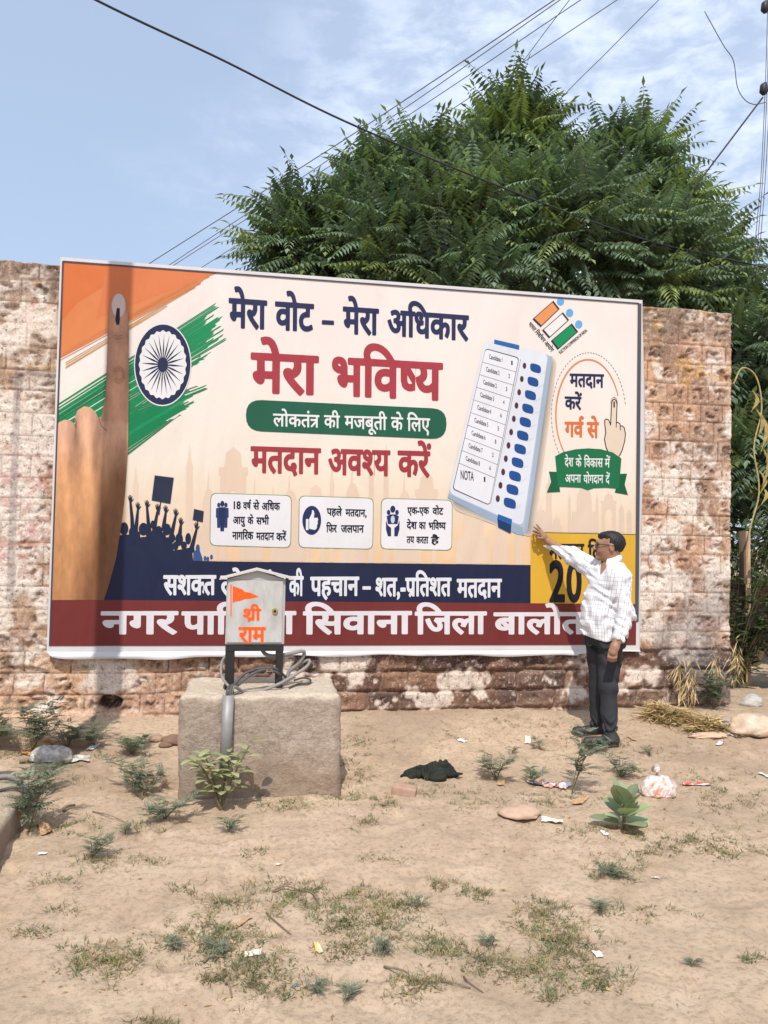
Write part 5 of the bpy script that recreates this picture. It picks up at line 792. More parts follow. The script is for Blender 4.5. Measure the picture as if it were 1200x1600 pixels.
# ---- round badge
pr('badge_ring', [Z3(stroke(ell(828, 745, 176, 304, 60, 133, 340), [5+4*math.sin(math.pi*i/60) for i in range(61)]))], 3, '#e58d5c')
pr('badge_dots', [Z3(stroke([(832+205*math.cos(rad(a)), 745+342*math.sin(rad(a))), (832+205*math.cos(rad(a+2.3)), 745+342*math.sin(rad(a+2.3)))], 3.2)) for a in np.arange(138, 352, 4.2)], 3, '#70727c', holes=False)
e3 = lambda s, x0, x1, y0, b0, y1=None, b1=None: (s, 680+x0/3.53, 680+x1/3.53, 440+y0/3.53, 440+b0/3.53, 440+(y1 or y0)/3.53, 440+(b1 or b0)/3.53)
txt('badge_text', [e3('मतदान', 727, 917, 519, 588, 524, 594), e3('करें', 700, 795, 645, 712, 648, 716)], 3, navy); txt('badge_text', [e3('गव^', 700, 806, 784, 862, 786, 866), e3('से', 822, 889, 786, 868, 788, 870)], 3, '#e0763f')
ho = [(953, 800), (942, 774), (930, 768), (920, 775), (921, 800), (926, 840), (919, 880), (928, 925), (945, 960), (1000, 972), (1016, 940), (1030, 890), (1034, 850), (1028, 818), (1018, 806), (1006, 808), (1004, 795), (992, 786), (984, 790), (986, 740), (988, 690), (983, 668), (972, 658), (961, 668), (957, 700), (955, 750)]
pr('badge_hand', [Z3(ho)], 3, '#ecd6bf'); pr('badge_hand_outline', segs(ho[:9], 5)+segs(ho[9:]+ho[:1], 5)+[Z3(stroke([(1006, 808), (1006, 830)], 4)), Z3(stroke([(984, 790), (983, 815)], 4)), Z3(stroke([(972, 672), (972, 705)], 8))], 3.5, '#2a2a33', holes=False)
pr('badge_hand_outline', segs(ell(972, 690, 19, 42, 20, 190, 350), 3.5), 3.3, '#d08a80', holes=False)
pr('ribbon_tails', [Z3([(614, 1056), (660, 1058), (676, 1168), (602, 1172), (626, 1112)]), Z3([(1000, 1070), (1043, 1068), (1030, 1128), (1048, 1186), (976, 1172)])], 3.4, '#11603c', holes=False)
rb_ = [(648, 972), (690, 950), (760, 934), (830, 929), (900, 934), (965, 952), (1012, 985), (1005, 1070), (998, 1152), (930, 1146), (860, 1148), (826, 1160), (790, 1146), (720, 1142), (664, 1140), (655, 1050)]
pr('ribbon', [Z3(rb_)], 3.7, '#197347')
txt('ribbon_text', [e3('देश', 700, 748, 982, 1028), e3('के', 760, 793, 984, 1030), e3('िवकास', 806, 910, 985, 1032), e3('में', 920, 950, 987, 1034), e3('अपना', 703, 790, 1074, 1116), e3('योगदान', 803, 912, 1076, 1120), e3('दें', 925, 948, 1078, 1122)], 4.2, '#eceee9', 'm')
# ================================================================== plinth, meter box, cables
def at_z(px, py, z):
    d = ray(px, py); return Vector(CAM + (z-CAM[2])/d[2]*d)
def displaced_box(name, x0, x1, y0, y1, z0, z1, step, bev, amp, mat, parent=None, seed=0, colf=None):
    """a rough cast block: subdivided, rounded edges, lumpy faces"""
    bm = bmesh.new(); bmesh.ops.create_cube(bm, size=1)
    for v in bm.verts: v.co = Vector(((x0+x1)/2+v.co.x*(x1-x0), (y0+y1)/2+v.co.y*(y1-y0), (z0+z1)/2+v.co.z*(z1-z0)))
    for ax, a, b in ((0, x0, x1), (1, y0, y1), (2, z0, z1)):
        n = max(2, int((b-a)/step)); no = [0, 0, 0]; no[ax] = 1
        for k in range(1, n):
            c = [0, 0, 0]; c[ax] = a+(b-a)*k/n
            bmesh.ops.bisect_plane(bm, geom=bm.verts[:]+bm.edges[:]+bm.faces[:], plane_co=c, plane_no=no)
    P = np.array([v.co[:] for v in bm.verts]); lo, hi = np.array([x0, y0, z0])+bev, np.array([x1, y1, z1])-bev
    Q = np.clip(P, lo, hi); D = P-Q; Ln = np.linalg.norm(D, axis=1, keepdims=True); N = D/np.maximum(Ln, 1e-9)
    r = bev*(.6+.8*fbm(P[:, 0]*6+seed, P[:, 2]*6+P[:, 1]*5, 3))[:, None]
    P2 = Q+N*np.minimum(np.maximum(Ln*0+bev, 0), bev)+N*(r-bev)*(np.sum(np.abs(N) > .2, 1, keepdims=True) > 1)
    h = (fbm(P[:, 0]*5+P[:, 1]*4+seed, P[:, 2]*5+P[:, 1]*3, 4)-.5)*amp*2+(fbm(P[:, 0]*24+P[:, 1]*19, P[:, 2]*24+seed+P[:, 1]*11, 3)-.5)*amp
    P2 = P2+N*h[:, None]
    for v, c in zip(bm.verts, P2): v.co = c
    me = bpy.data.meshes.new(name); bm.to_mesh(me); bm.free()
    if colf is not None: set_col(me, colf(P2))
    return link(name, me, mat, parent, True)
pf = gpt(405, 1246); PYF = pf.y; pzt = at_y(405, 1087, PYF)[2]
pxl, pxr = at_y(279, 1150, PYF)[0], at_y(534, 1150, PYF)[0]; pyb = at_z(415, 1057, pzt).y
m = Mat('rough_concrete', (.42, .33, .26), .92, .15)
sp = m.n('ShaderNodeSeparateXYZ'); geo = m.n('ShaderNodeNewGeometry'); m.l(geo.outputs['Normal'], sp.inputs[0])
a = m.noise(3.0, 5, .6); b = m.noise(45, 6, .7); d2 = m.noise(150, 3, .8)
c = m.ramp(a, [(.3, (.36, .28, .215)), (.7, (.46, .37, .295))])
c = m.mix(m.ramp(m.math('ADD', sp.outputs['Z'], m.math('MULTIPLY', m.math('SUBTRACT', m.noise(9, 4), .5), .9)), [(.35, 0.), (.75, 1.)]), c, (.60, .50, .385))   # sand dust lying on top
c = m.mix(1., c, m.ramp(b, [(.3, .70), (.5, 1.), (.75, 1.15)]), 'MULTIPLY'); c = m.mix(m.ramp(d2, [(.32, .4), (.42, 0.)]), c, (.16, .12, .09)); sp2 = m.n('ShaderNodeSeparateXYZ'); m.l(m.coord(), sp2.inputs[0])     # splashed earth low down, old grey stains
st1 = m.ramp(m.math('ADD', sp2.outputs['Z'], m.math('MULTIPLY', m.math('SUBTRACT', m.noise(5, 5, .65), .5), .5)), [(.10, .65), (.26, 0.)]); c = m.mix(st1, c, (.31, .215, .145))
c = m.mix(m.ramp(m.noise(2.2, 6, .7, .5, stretch=(1.5, 1, .7)), [(.55, 0.), (.64, .45)]), c, (.25, .205, .17)); c = m.mix(m.ramp(m.noise(6, 9, .8, 1.2), [(.49, 0.), (.50, .5), (.51, 0.)]), c, (.16, .12, .09))
m.color(c)
nb = m.bump(b, .7, .02); nb = m.bump(m.noise(11, 6, .65), .5, .03, nb); m.bump(d2, .4, .006, nb); CONC = m.m
plinth = displaced_box('concrete_plinth', pxl, pxr, PYF, pyb, -.12, pzt, .018, .045, .013, CONC, seed=4)
tag(plinth, 'rough grey-brown concrete plinth carrying the small metal meter box', 'plinth')
# meter box on its black stand
pb = at_z(401, 1076, pzt); YB = pb.y                                   # front plane of the legs
bxl, bxr = at_y(353, 960, YB)[0], at_y(445, 960, YB)[0]; bz0, bz1 = at_y(400, 1007, YB)[2], at_y(400, 905, YB)[2]
BD = .19; mbox = empty('meter_box', ((bxl+bxr)/2, YB+BD/2, pzt), 'light grey metal meter box with pitched roof and orange stencilled flag on black legs', 'meter box')
grey = mottled('grey_powder_coat', lin('#aeaca9'), .05, 6, .45, .03, .4)
mbx = MB().box(((bxl+bxr)/2, YB+BD/2, (bz0+bz1)/2), (bxr-bxl, BD, bz1-bz0), bev=.004); mbx.build('cabinet', grey, mbox)
dm = Mat('grey_door_paint', lin('#b7b5b2'), .42, .4); q_ = dm.noise(7, 5, .65, .4, stretch=(1.6, 1, .5)); s_ = dm.noise(120, 3, .7)
c_ = dm.ramp(q_, [(.35, lin('#a5a19b')), (.55, lin('#b7b5b2'))]); dm.color(dm.mix(dm.ramp(s_, [(.70, 0.), (.76, .6)]), c_, lin('#8d7462'))); dm.bump(q_, .05, .01)
MB().box(((bxl+bxr)/2-.004, YB-.006, (bz0+bz1)/2+.002), (bxr-bxl-.022, .012, bz1-bz0-.02), bev=.003).build('door', dm.m, mbox)
# roof: two bent sheet slopes with a folded rim and gable
e0, e1, ap_ = at_y(343, 904, YB-.03), at_y(460, 904, YB-.03), at_y(402, 889, YB-.03); y0, y1 = YB-.035, YB+BD+.03
V = []; t = .008
for y in (y0, y1): V += [(e0[0], y, e0[2]), (ap_[0], y, ap_[2]), (e1[0], y, e1[2]), (e0[0], y, e0[2]-t), (ap_[0], y, ap_[2]-t*1.2), (e1[0], y, e1[2]-t)]
F = [(0, 6, 7, 1), (1, 7, 8, 2), (3, 4, 10, 9), (4, 5, 11, 10), (0, 1, 4, 3), (1, 2, 5, 4), (6, 9, 10, 7), (7, 10, 11, 8), (0, 3, 9, 6), (2, 8, 11, 5)]
link('roof', mesh('roof', V, F), mottled('dusty_roof_paint', lin('#bdb7ae'), .08, 9, .6, .05, .3), mbox)
V = [(bxl, YB-.001, bz1-.003), (bxr, YB-.001, bz1-.003), (ap_[0], YB-.001, ap_[2]-t*1.4), (bxl, YB+BD, bz1-.003), (bxr, YB+BD, bz1-.003), (ap_[0], YB+BD, ap_[2]-t*1.4)]
link('gable', mesh('gable', V, [(0, 1, 2), (3, 5, 4), (0, 2, 5, 3), (1, 4, 5, 2)]), grey, mbox)
blk = mottled('black_stand_paint', (.018, .017, .017), .3, 20, .5, .05, .4)
for x in (bxl+.03, bxr-.025):
    for y in (YB+.025, YB+BD-.02):
        w = .055 if x < (bxl+bxr)/2 else .042; MB().box((x, y-.018, (pzt+bz0)/2-.01), (w, .006, bz0-pzt+.02)).box((x+(w/2-.003)*(1 if x > (bxl+bxr)/2 else -1), y+.0035, (pzt+bz0)/2-.01), (.006, .035, bz0-pzt+.02)).build('leg', blk, mbox)
MB().box(((bxl+bxr)/2, YB+.004, bz0-.022), (bxr-bxl-.004, .008, .038)).box(((bxl+bxr)/2, YB+BD-.004, bz0-.022), (bxr-bxl-.004, .008, .038)).box((bxl+.006, YB+BD/2, bz0-.022), (.008, BD-.018, .038)).box((bxr-.006, YB+BD/2, bz0-.022), (.008, BD-.018, .038)).build('stand_frame', blk, mbox)
lk = at_y(429.5, 955, YB-.013); mbx = MB(); mbx.tube([(lk[0], YB-.010, lk[2]), (lk[0], YB-.022, lk[2])], [.019, .017], 16); brass = Mat('brass', (.55, .42, .16), .35, .5, .9).m
lo_ = mbx.build('lock', brass, mbox); MB().tube([(lk[0], YB-.020, lk[2]), (lk[0], YB-.024, lk[2])], .009, 12).build('keyhole', blk, lo_)
# stencilled orange flag and words on the door
zd = lambda x, y: (240+x/3.6375, 860+y/3.6375); DY = YB-.0135
orange = Mat('stencil_paint', lin('#ee5a1e'), .7, .2); orange.color(orange.mix(orange.ramp(orange.noise(90, 4, .7), [(.62, 0.), (.68, .55)]), lin('#ee5a1e'), lin('#cdb9ad'))); orange = orange.m
def door_pt(p, l=0): q = at_y(p[0], p[1], DY-.0004*l); return (q[0], DY-.0006*l, q[2])
fl = [(450, 203), (478, 212), (505, 222), (520, 236), (548, 240), (570, 250), (597, 262), (570, 270), (545, 275), (520, 276), (495, 286), (470, 290), (449, 296)]
V = [door_pt(zd(*p)) for p in fl]; k = len(V); V += [door_pt(zd(*p)) for p in ((436, 193), (443, 193), (443, 372), (437, 375))]
link('painted_flag', mesh('painted_flag', V, [tuple(range(k)), tuple(range(k, k+4))]), orange, mbox)
e7 = lambda s, x0, x1, h_, b_: (s, *[zd(x, 0)[0] for x in (x0, x1)], zd(0, h_)[1], zd(0, b_)[1])
txt('painted_words', [e7('श%ी', 508, 612, 333, 396), e7('राम', 482, 638, 438, 524)], 0, '', parent=mbox, mat=orange, to=lambda x, y, l: door_pt((x, y), l))
# cables looping below the box, down a grey half-pipe
zc = lambda x, y, d: tuple(at_y(240+x/3.6375, 860+y/3.6375, YB+d))
cab = mottled('black_cable_sheath', (.085, .08, .078), .3, 30, .6, .1, .3); cabg = mottled('grey_cable_sheath', (.24, .225, .21), .2, 30, .65, .1, .3)
def cable(name, pts, r, mat, label, group=None, n=8):
    o = MB().tube(spline(pts, 8), r, n).build(name, mat, None, True); return tag(o, label, 'cable', group)
g_ = 'cables under the meter box'
ct = at_y(357, 1086, PYF-.03)
cable('power_cable', [zc(720, 760, .06), zc(722, 720, .03), zc(690, 690, -.02), zc(620, 680, -.05), zc(540, 715, -.09), zc(480, 765, -.13), (ct[0]+.012, PYF-.02, ct[2]+.03), (ct[0]+.005, PYF-.028, ct[2]-.2)], .0095, cab, 'dark cable arching from the right leg of the stand into the grey conduit', g_)
cable('power_cable', [zc(752, 720, .05), zc(690, 672, .0), zc(610, 670, -.04), zc(520, 700, -.08), zc(460, 760, -.12), (ct[0]-.008, PYF-.015, ct[2]+.02), (ct[0]-.008, PYF-.028, ct[2]-.2)], .0085, cab, 'uppermost dark cable curving over from behind the stand into the grey conduit', g_)
cable('power_cable', [zc(610, 555, .08), zc(640, 592, .06), zc(700, 600, .05), (zc(780, 585, .05)), zc(845, 572, .07), zc(855, 595, .09), zc(825, 640, .10), zc(770, 690, .10), zc(755, 745, .09)], .012, cabg, 'thick pale grey cable bulging out to the right below the box', g_)
cable('power_cable', [zc(770, 690, .12), zc(840, 640, .11), zc(885, 625, .09), zc(870, 660, .05), zc(790, 715, .0), zc(700, 765, -.05), zc(600, 800, -.08), zc(520, 808, -.10), (ct[0]+.02, PYF-.005, ct[2]+.035), (ct[0]+.012, PYF-.03, ct[2]-.15)], .010, cabg, 'grey cable sagging in a wide loop across the plinth top', g_)
cable('power_cable', [zc(425, 585, .10), zc(395, 620, .09), zc(383, 670, .06), zc(392, 725, .0), zc(425, 770, -.06), zc(450, 800, -.12), (ct[0], PYF-.02, ct[2]+.02)], .0085, cabg, 'thin grey cable looping outside the left leg of the stand', g_)
cable('power_cable', [zc(800, 738, .02)]+[(p[0], p[1], pzt+.012) for p in (at_z(240+x/3.6375, 860+y/3.6375, pzt) for x, y in ((850, 735), (890, 745), (880, 765), (820, 772), (770, 790)))], .006, cab, 'short thin cable end lying on the plinth right of the stand', g_)
wire = Mat('bare_copper_ends', (.30, .22, .14), .5, .4, .3).m
q0 = zc(640, 690, -.05); mbx = MB()
for dx, dz in ((.03, .02), (.035, .004), (.02, .03), (-.03, -.02)): mbx.tube([q0, (q0[0]+dx*.6, q0[1], q0[2]+dz), (q0[0]+dx*1.2, q0[1]-.01, q0[2]+dz*.8)], .002, 5)
tag(mbx.build('wire_ends', wire), 'frayed tan wire ends poking up from the dark cable loop', 'wire')
# conduit: half pipe leaning on the front of the plinth
cb = at_y(351, 1205, PYF-.06); V = []; F = []; n = 10
for i, p in enumerate((np.array([ct[0], PYF-.022, ct[2]]), np.array([cb[0], PYF-.05, cb[2]]))):
    for rr_ in (.033, .028):
        for k in range(n+1):
            a_ = math.pi*k/n; V.append((p[0]-rr_*math.cos(a_), p[1]-rr_*math.sin(a_)*.8, p[2]))
s = n+1
for k in range(n): F += [(k, k+1, k+1+2*s, k+2*s), (k+s, k+3*s, k+1+3*s, k+1+s), (k, k+s, k+1+s, k+1), (k+2*s, k+1+2*s, k+1+3*s, k+3*s)]
F += [(0, 2*s, 3*s, s), (n, n+s, n+3*s, n+2*s)]
tag(link('conduit', mesh('conduit', V, F), mottled('grey_steel_conduit', lin('#8d8a88'), .15, 18, .5, .1, .4, metal=.2), None, True), 'grey half-round cable conduit leaning on the front of the concrete plinth', 'conduit')
# ---- slab at the left edge, with its two cables
s0, s1 = gpt(3, 1338), gpt(63, 1236); dvx, dvy = (s1.x-s0.x), (s1.y-s0.y); Ls = math.hypot(dvx, dvy); ang = math.atan2(dvy, dvx)-math.pi/2
st_ = at_y(62, 1201, s1.y)[2]
slab = displaced_box('concrete_slab', -1.3, 0, -1.3, Ls, -.25, st_, .03, .018, .006, CONC, seed=9)
slab.rotation_euler = (0, 0, ang); slab.location = (s0.x, s0.y, 0); tag(slab, 'low sand-covered concrete slab at the left edge with cables lying over it', 'slab')
cable('slab_cable', [at_z(-30, 1221, st_+.012), at_z(0, 1214, st_+.014), at_z(18, 1214, st_+.02), at_z(34, 1222, st_+.03), at_z(42, 1236, st_+.02), at_y(43, 1250, s0.y+.55)], .014, cabg, 'thick pale grey cable arching over the left concrete slab')
cable('slab_cable', [at_z(-30, 1243, st_+.008), at_z(0, 1235, st_+.010), at_z(20, 1231, st_+.014), at_z(34, 1235, st_+.014), at_z(39, 1248, st_+.0), at_y(40, 1262, s0.y+.45)], .009, cab, 'thin dark cable bending over the edge of the left concrete slab')
# ---- the pole outside the picture whose shadow crosses the banner
sp0 = B(182, 600)[0]; dp = 2.4; px_, py_ = sp0-math.tan(SUN_AZ)*dp, -dp
pole = empty('utility_pole', (px_, py_, 0), 'concrete utility pole beyond the left edge whose shadow falls down the banner', 'pole', 'utility poles')
polem = mottled('pole_concrete', lin('#9b938a'), .15, 8, .9, .2)
MB().tube([(px_, py_, -.3), (px_+.01, py_, 3), (px_+.02, py_, 8.6)], [.105, .100, .088], 20).build('shaft', polem, pole, True)
MB().box((px_+.02, py_, 8.1), (1.3, .08, .08)).build('crossarm', mottled('rusty_steel', lin('#5e4a40'), .2, 20, .8, .1), pole)

# ================================================================== overhead wires
wm = mottled('aged_wire', (.03, .03, .035), .2, 10, .5, 0)
wm2 = mottled('thin_wire', (.10, .10, .12), .2, 10, .5, 0)
def wire_(pts, r, label, mat=None, group='overhead wires'):
    P = [Vector(at_y(*p)) for p in pts]
    tag(MB().tube(spline(P, 10), r, 6).build('overhead_wire', mat or wm, None, True), label, 'wire', group)
wire_([(-150, -160, -.5), (150, 0, .2), (350, 95, .9), (540, 190, 1.6), (780, 291, 2.2), (1000, 372, 2.7), (1100, 396, 2.9), (1260, 433, 3.3)], .011, 'thick black cable sagging across the whole sky and in front of the tree')
for i, (a_, b_, y0, y1, r_, lb) in enumerate((((236, 410), (866, 0), 16, 9, .012, 'thin wire rising from the wall top, highest of the left bundle'), ((266, 413), (872, 2), 16.5, 9.2, .010, 'thin wire running just below the highest of the left bundle'), ((272, 414), (910, -2), 17, 9.4, .010, 'thin wire in the middle of the bundle passing behind the tree'), ((318, 416), (967, -2), 17.5, 10, .010, 'lowest thin wire of the bundle passing behind the tree'))):
    d_ = np.subtract(b_, a_)*1.15; wire_([(a_[0]-d_[0]*.15, a_[1]-d_[1]*.15, y0+1), (*a_, y0), ((a_[0]+b_[0])/2, (a_[1]+b_[1])/2+5, (y0+y1)/2), (*b_, y1), (b_[0]+d_[0]*.1, b_[1]-abs(d_[1])*.1, y1-.8)], r_, lb, wm2)
wire_([(700, 250, 14), (812, 103, 12), (850, 52, 11), (905, -20, 10)], .009, 'thin steep wire leaving the treetop to the upper right', wm2)
wire_([(820, 240, 14), (872, 160, 12), (950, 80, 11), (1034, -5, 10), (1100, -70, 9.4)], .010, 'single thin wire right of the treetop crossing the pale cloud', wm2)
wire_([(880, 580, 4.2), (985, 425, 3.6), (1080, 300, 3.2), (1192, 152, 2.9)], .011, 'black cable slanting down from the clamp on the right into the tree')
wire_([(1101, 18, 2.8), (1130, 70, 2.8), (1146, 95, 2.8), (1152, 135, 2.8), (1163, 155, 2.8), (1178, 163, 2.85), (1196, 160, 2.9)], .006, 'loose curled wire end dangling left of the clamp', wm2)
for i, (x0, x1, lb) in enumerate(((1196, 1180, 'leftmost of the thin wires hanging down the right edge'), (1199, 1184, 'middle one of the thin wires hanging down the right edge'), (1203, 1188, 'rightmost of the thin wires hanging down the right edge'))):
    wire_([(x0+5, -40, 2.9), (x0+1, 100, 2.9), (x0-3, 200, 2.95), (x0-8, 290, 3.0), (x1, 380, 3.1), (x1-3, 440, 3.15)], .005, lb, wm2)
rp = at_y(1222, 600, 2.95); rpole = empty('utility_pole', (rp[0], 2.95, 0), 'utility pole hidden past the right edge carrying the black cable clamps', 'pole', 'utility poles')
MB().tube([(rp[0], 2.95, -.3), (rp[0]+.02, 2.95, 8.5)], [.10, .08], 16).build('shaft', polem, rpole, True)
for q in ((1197, 140), (1199, 12)):
    c_ = at_y(*q, 2.9); MB().tube([(c_[0]-.02, 2.9, c_[2]-.07), (c_[0]-.035, 2.9, c_[2]-.03), (c_[0]-.03, 2.9, c_[2]+.05), (c_[0]-.01, 2.9, c_[2]+.09)], [.03, .055, .05, .02], 10).tube([(c_[0], 2.9, c_[2]), (rp[0], 2.95, c_[2])], .02, 8).build('cable_clamp', wm, rpole, True)
# ================================================================== the man (signed-distance modelling, one continuous skin)
def surface_nets(F, org, h):
    S = F < 0; nx, ny, nz = F.shape
    cs = [S[i:nx-1+i, j:ny-1+j, k:nz-1+k] for i in (0, 1) for j in (0, 1) for k in (0, 1)]
    cnt = sum(c.astype(np.int8) for c in cs); act = (cnt > 0) & (cnt < 8); I = np.argwhere(act); idx = np.full(act.shape, -1, np.int32); idx[act] = np.arange(len(I))
    acc = np.zeros((len(I), 3)); n = np.zeros(len(I)); off = [(i, j, k) for i in (0, 1) for j in (0, 1) for k in (0, 1)]
    for a in range(8):
        for b in range(a+1, 8):
            d = np.subtract(off[b], off[a])
            if np.abs(d).sum() != 1: continue
            fa = F[I[:, 0]+off[a][0], I[:, 1]+off[a][1], I[:, 2]+off[a][2]]; fb = F[I[:, 0]+off[b][0], I[:, 1]+off[b][1], I[:, 2]+off[b][2]]
            m = (fa < 0) != (fb < 0); t = np.where(m, fa/np.where(m, fa-fb, 1), 0); acc += np.where(m[:, None], np.array(off[a])+t[:, None]*d, 0); n += m
    V = (I+acc/n[:, None])*h+org; Q = []
    for ax in range(3):
        sl0 = [slice(1, -1)]*3; sl1 = [slice(1, -1)]*3; sl0[ax] = slice(0, -1); sl1[ax] = slice(1, None)
        A, Bq = S[tuple(sl0)], S[tuple(sl1)]; E = np.argwhere(A != Bq)
        if not len(E): continue
        inside = A[tuple(E.T)]; P = E.copy()
        for o in range(3): P[:, o] += (o != ax)
        u, v = [(1, 2), (2, 0), (0, 1)][ax]
        def g(du, dv): q = P.copy(); q[:, u] -= du; q[:, v] -= dv; return idx[q[:, 0], q[:, 1], q[:, 2]]
        q = np.stack([g(1, 1), g(0, 1), g(0, 0), g(1, 0)], -1); q[~inside] = q[~inside][:, ::-1]; Q.append(q)
    return V, np.concatenate(Q)
class SDF:
    def __init__(s, lo, hi, h):
        s.h = h; s.lo = np.array(lo, float); n = np.ceil((np.array(hi)-s.lo)/h).astype(int)+1
        s.F = np.full(n, .08, np.float32)
    def sub(s, lo, hi, pad):
        a = np.clip(((np.array(lo)-pad-s.lo)/s.h).astype(int), 0, s.F.shape); b = np.clip(((np.array(hi)+pad-s.lo)/s.h).astype(int)+2, 0, s.F.shape)
        g = np.meshgrid(*[s.lo[i]+s.h*np.arange(a[i], b[i]) for i in range(3)], indexing='ij', sparse=True); return tuple(slice(p, q) for p, q in zip(a, b)), g
    def smin(s, sl, d, k):
        f = s.F[sl]
        if k <= 0: s.F[sl] = np.minimum(f, d); return
        h = np.clip(.5+.5*(d-f)/k, 0, 1); s.F[sl] = d+(f-d)*h-k*h*(1-h)
    def cone(s, a, b, ra, rb, k=.02, cut=False, flat=None):
        a, b = np.array(a, float), np.array(b, float); r = max(ra, rb); sl, (X, Y, Z) = s.sub(np.minimum(a, b)-r, np.maximum(a, b)+r, .07)
        e = b-a; L2 = e@e; t = np.clip(((X-a[0])*e[0]+(Y-a[1])*e[1]+(Z-a[2])*e[2])/L2, 0, 1)
        d = np.sqrt((X-a[0]-t*e[0])**2+(Y-a[1]-t*e[1])**2+(Z-a[2]-t*e[2])**2)-(ra+(rb-ra)*t)
        if cut: q = ((X-b[0])*e[0]+(Y-b[1])*e[1]+(Z-b[2])*e[2])/math.sqrt(L2); d = np.maximum(d, q)
        s.smin(sl, d, k); return s
    def ell(s, c, r, k=.02, az=0., tilt=0., neg=False):
        c, r = np.array(c, float), np.array(r, float); R = max(r); sl, (X, Y, Z) = s.sub(c-R, c+R, .07); x, y, z = X-c[0], Y-c[1], Z-c[2]
        if az: x, y = x*math.cos(az)+y*math.sin(az), -x*math.sin(az)+y*math.cos(az)
        if tilt: x, z = x*math.cos(tilt)+z*math.sin(tilt), -x*math.sin(tilt)+z*math.cos(tilt)
        k0 = np.sqrt((x/r[0])**2+(y/r[1])**2+(z/r[2])**2); k1 = np.sqrt((x/r[0]**2)**2+(y/r[1]**2)**2+(z/r[2]**2)**2)+1e-6; d = k0*(k0-1)/k1
        if neg: s.F[sl] = np.maximum(s.F[sl], -d)
        else: s.smin(sl, d, k)
        return s
    def sections(s, secs, axr, k=.03, grow=0.):
        """stack of ellipses: (z, centre s, centre t, half width along axr, half depth); squashed superellipse"""
        zs = [q[0] for q in secs]; sl, (X, Y, Z) = s.sub((-.4, -.4, zs[0]), (.4, .4, zs[-1]), .0)
        z = Z; f = lambda i: np.interp(z, zs, [q[i] for q in secs]); cx, cy, a, b = f(1), f(2), f(3)+grow, f(4)+grow
        u = (X-cx)*axr[0]+(Y-cy)*axr[1]; w = -(X-cx)*axr[1]+(Y-cy)*axr[0]
        q = ((np.abs(u)/a)**2.4+(np.abs(w)/b)**2.4)**(1/2.4); d = (q-1)*np.minimum(a, b); d = np.maximum(d, np.maximum(zs[0]-z, z-zs[-1]))
        s.smin(sl, d.astype(np.float32), k); return s
    def out(s): return surface_nets(s.F, s.lo, s.h)
FEET = gpt(938, 1158); EX, EV = np.array([.91, -.42, 0]), np.array([.42, .91, 0]); MB0 = np.array([FEET.x, FEET.y, 0.])
GZM = gz_at(FEET.x, FEET.y)
def W(P): P = np.asarray(P, float).reshape(-1, 3); return MB0+P[:, :1]*EX+P[:, 1:2]*EV+P[:, 2:]*np.array([0, 0, 1])+np.array([0, 0, GZM])
def Lp(px, py, t=0.):                       # photo measurement -> the man's own frame, t metres behind his mid plane
    o = MB0+t*EV+np.array([0, 0, GZM]); d = ray(px, py); k = ((o-CAM)@EV)/(d@EV); p = CAM+k*d-o; return (float(p@EX), t, float(p[2]))
def T_at_y(s_, y): return (y-FEET.y-s_*EX[1])/EV[1]
man = empty('person', tuple(FEET), 'man in a white checked shirt and dark trousers pointing at the banner with raised arm', 'person')
AXR = (-.70, .714)                          # his right-hand direction in his frame
# --- joints
SH_R, SH_L = Lp(930, 894, .13), Lp(970, 902, -.13)
EL_L = Lp(978, 962, -.17); WR_L = Lp(964.5, 1001, -.25)
s_w = Lp(857, 846, .3)[0]; WR_R = Lp(857, 846, T_at_y(s_w, -.125)); EL_R = Lp(893, 868, .5*(SH_R[1]+WR_R[1])-.03)
KN_L, AN_L = Lp(950, 1072, -.07), Lp(951, 1132, -.09); KN_R, AN_R = Lp(936, 1070, .075), Lp(934, 1124, .09)
HP_L, HP_R = (.085, -.07, .86), (-.01, .07, .86)
hx, hz = Lp(951, 853)[0], Lp(951, 853)[2]   # head centre
add3 = lambda a, b: tuple(np.add(a, b))
sb = SDF((-.62, -.42, -.02), (.36, .52, 1.74), .0052)
H = lambda s_, t, z: (hx+s_, t, hz+z)
sb.cone(H(.02, .0, -.06), (.065, .015, SH_L[2]+.03), .056, .066, .02)
sb.ell(H(.022, 0, .022), (.098, .079, .093), .02).ell(H(-.022, 0, -.025), (.072, .064, .088), .03).cone(H(.005, 0, -.075), H(-.062, 0, -.092), .050, .024, .025)
for t in (-1, 1): sb.ell(H(-.052, .030*t, -.030), (.03, .024, .03), .02).ell(H(-.066, .032*t, .012), (.012, .018, .010), .01, neg=False)
sb.ell(H(-.075, 0, .030), (.022, .050, .014), .02)
sb.cone(H(-.083, 0, .014), H(-.112, 0, -.022), .009, .0125, .012); sb.ell(H(-.104, -.011, -.026), (.012, .008, .008), .006).ell(H(-.104, .011, -.026), (.012, .008, .008), .006)
sb.ell(H(-.088, 0, -.051), (.012, .024, .006), .006).ell(H(-.086, 0, -.063), (.012, .021, .007), .006).ell(H(-.083, 0, -.092), (.016, .022, .015), .015)
for t in (-1, 1): sb.ell(H(.022, .080*t, -.012), (.020, .010, .033), .006, tilt=.2).ell(H(.020, .090*t, -.010), (.009, .007, .020), .0, tilt=.2, neg=True)
sb.sections([(.88, .03, 0, .13, .11), (.98, .02, 0, .145, .13), (1.15, .05, 0, .155, .115), (1.30, .06, 0, .14, .09), (1.37, .065, .01, .07, .06)], AXR, .04)
sb.cone(SH_L, EL_L, .052, .042, .03).cone(EL_L, WR_L, .042, .029, .02).cone(SH_R, EL_R, .052, .042, .03).cone(EL_R, WR_R, .042, .029, .02)
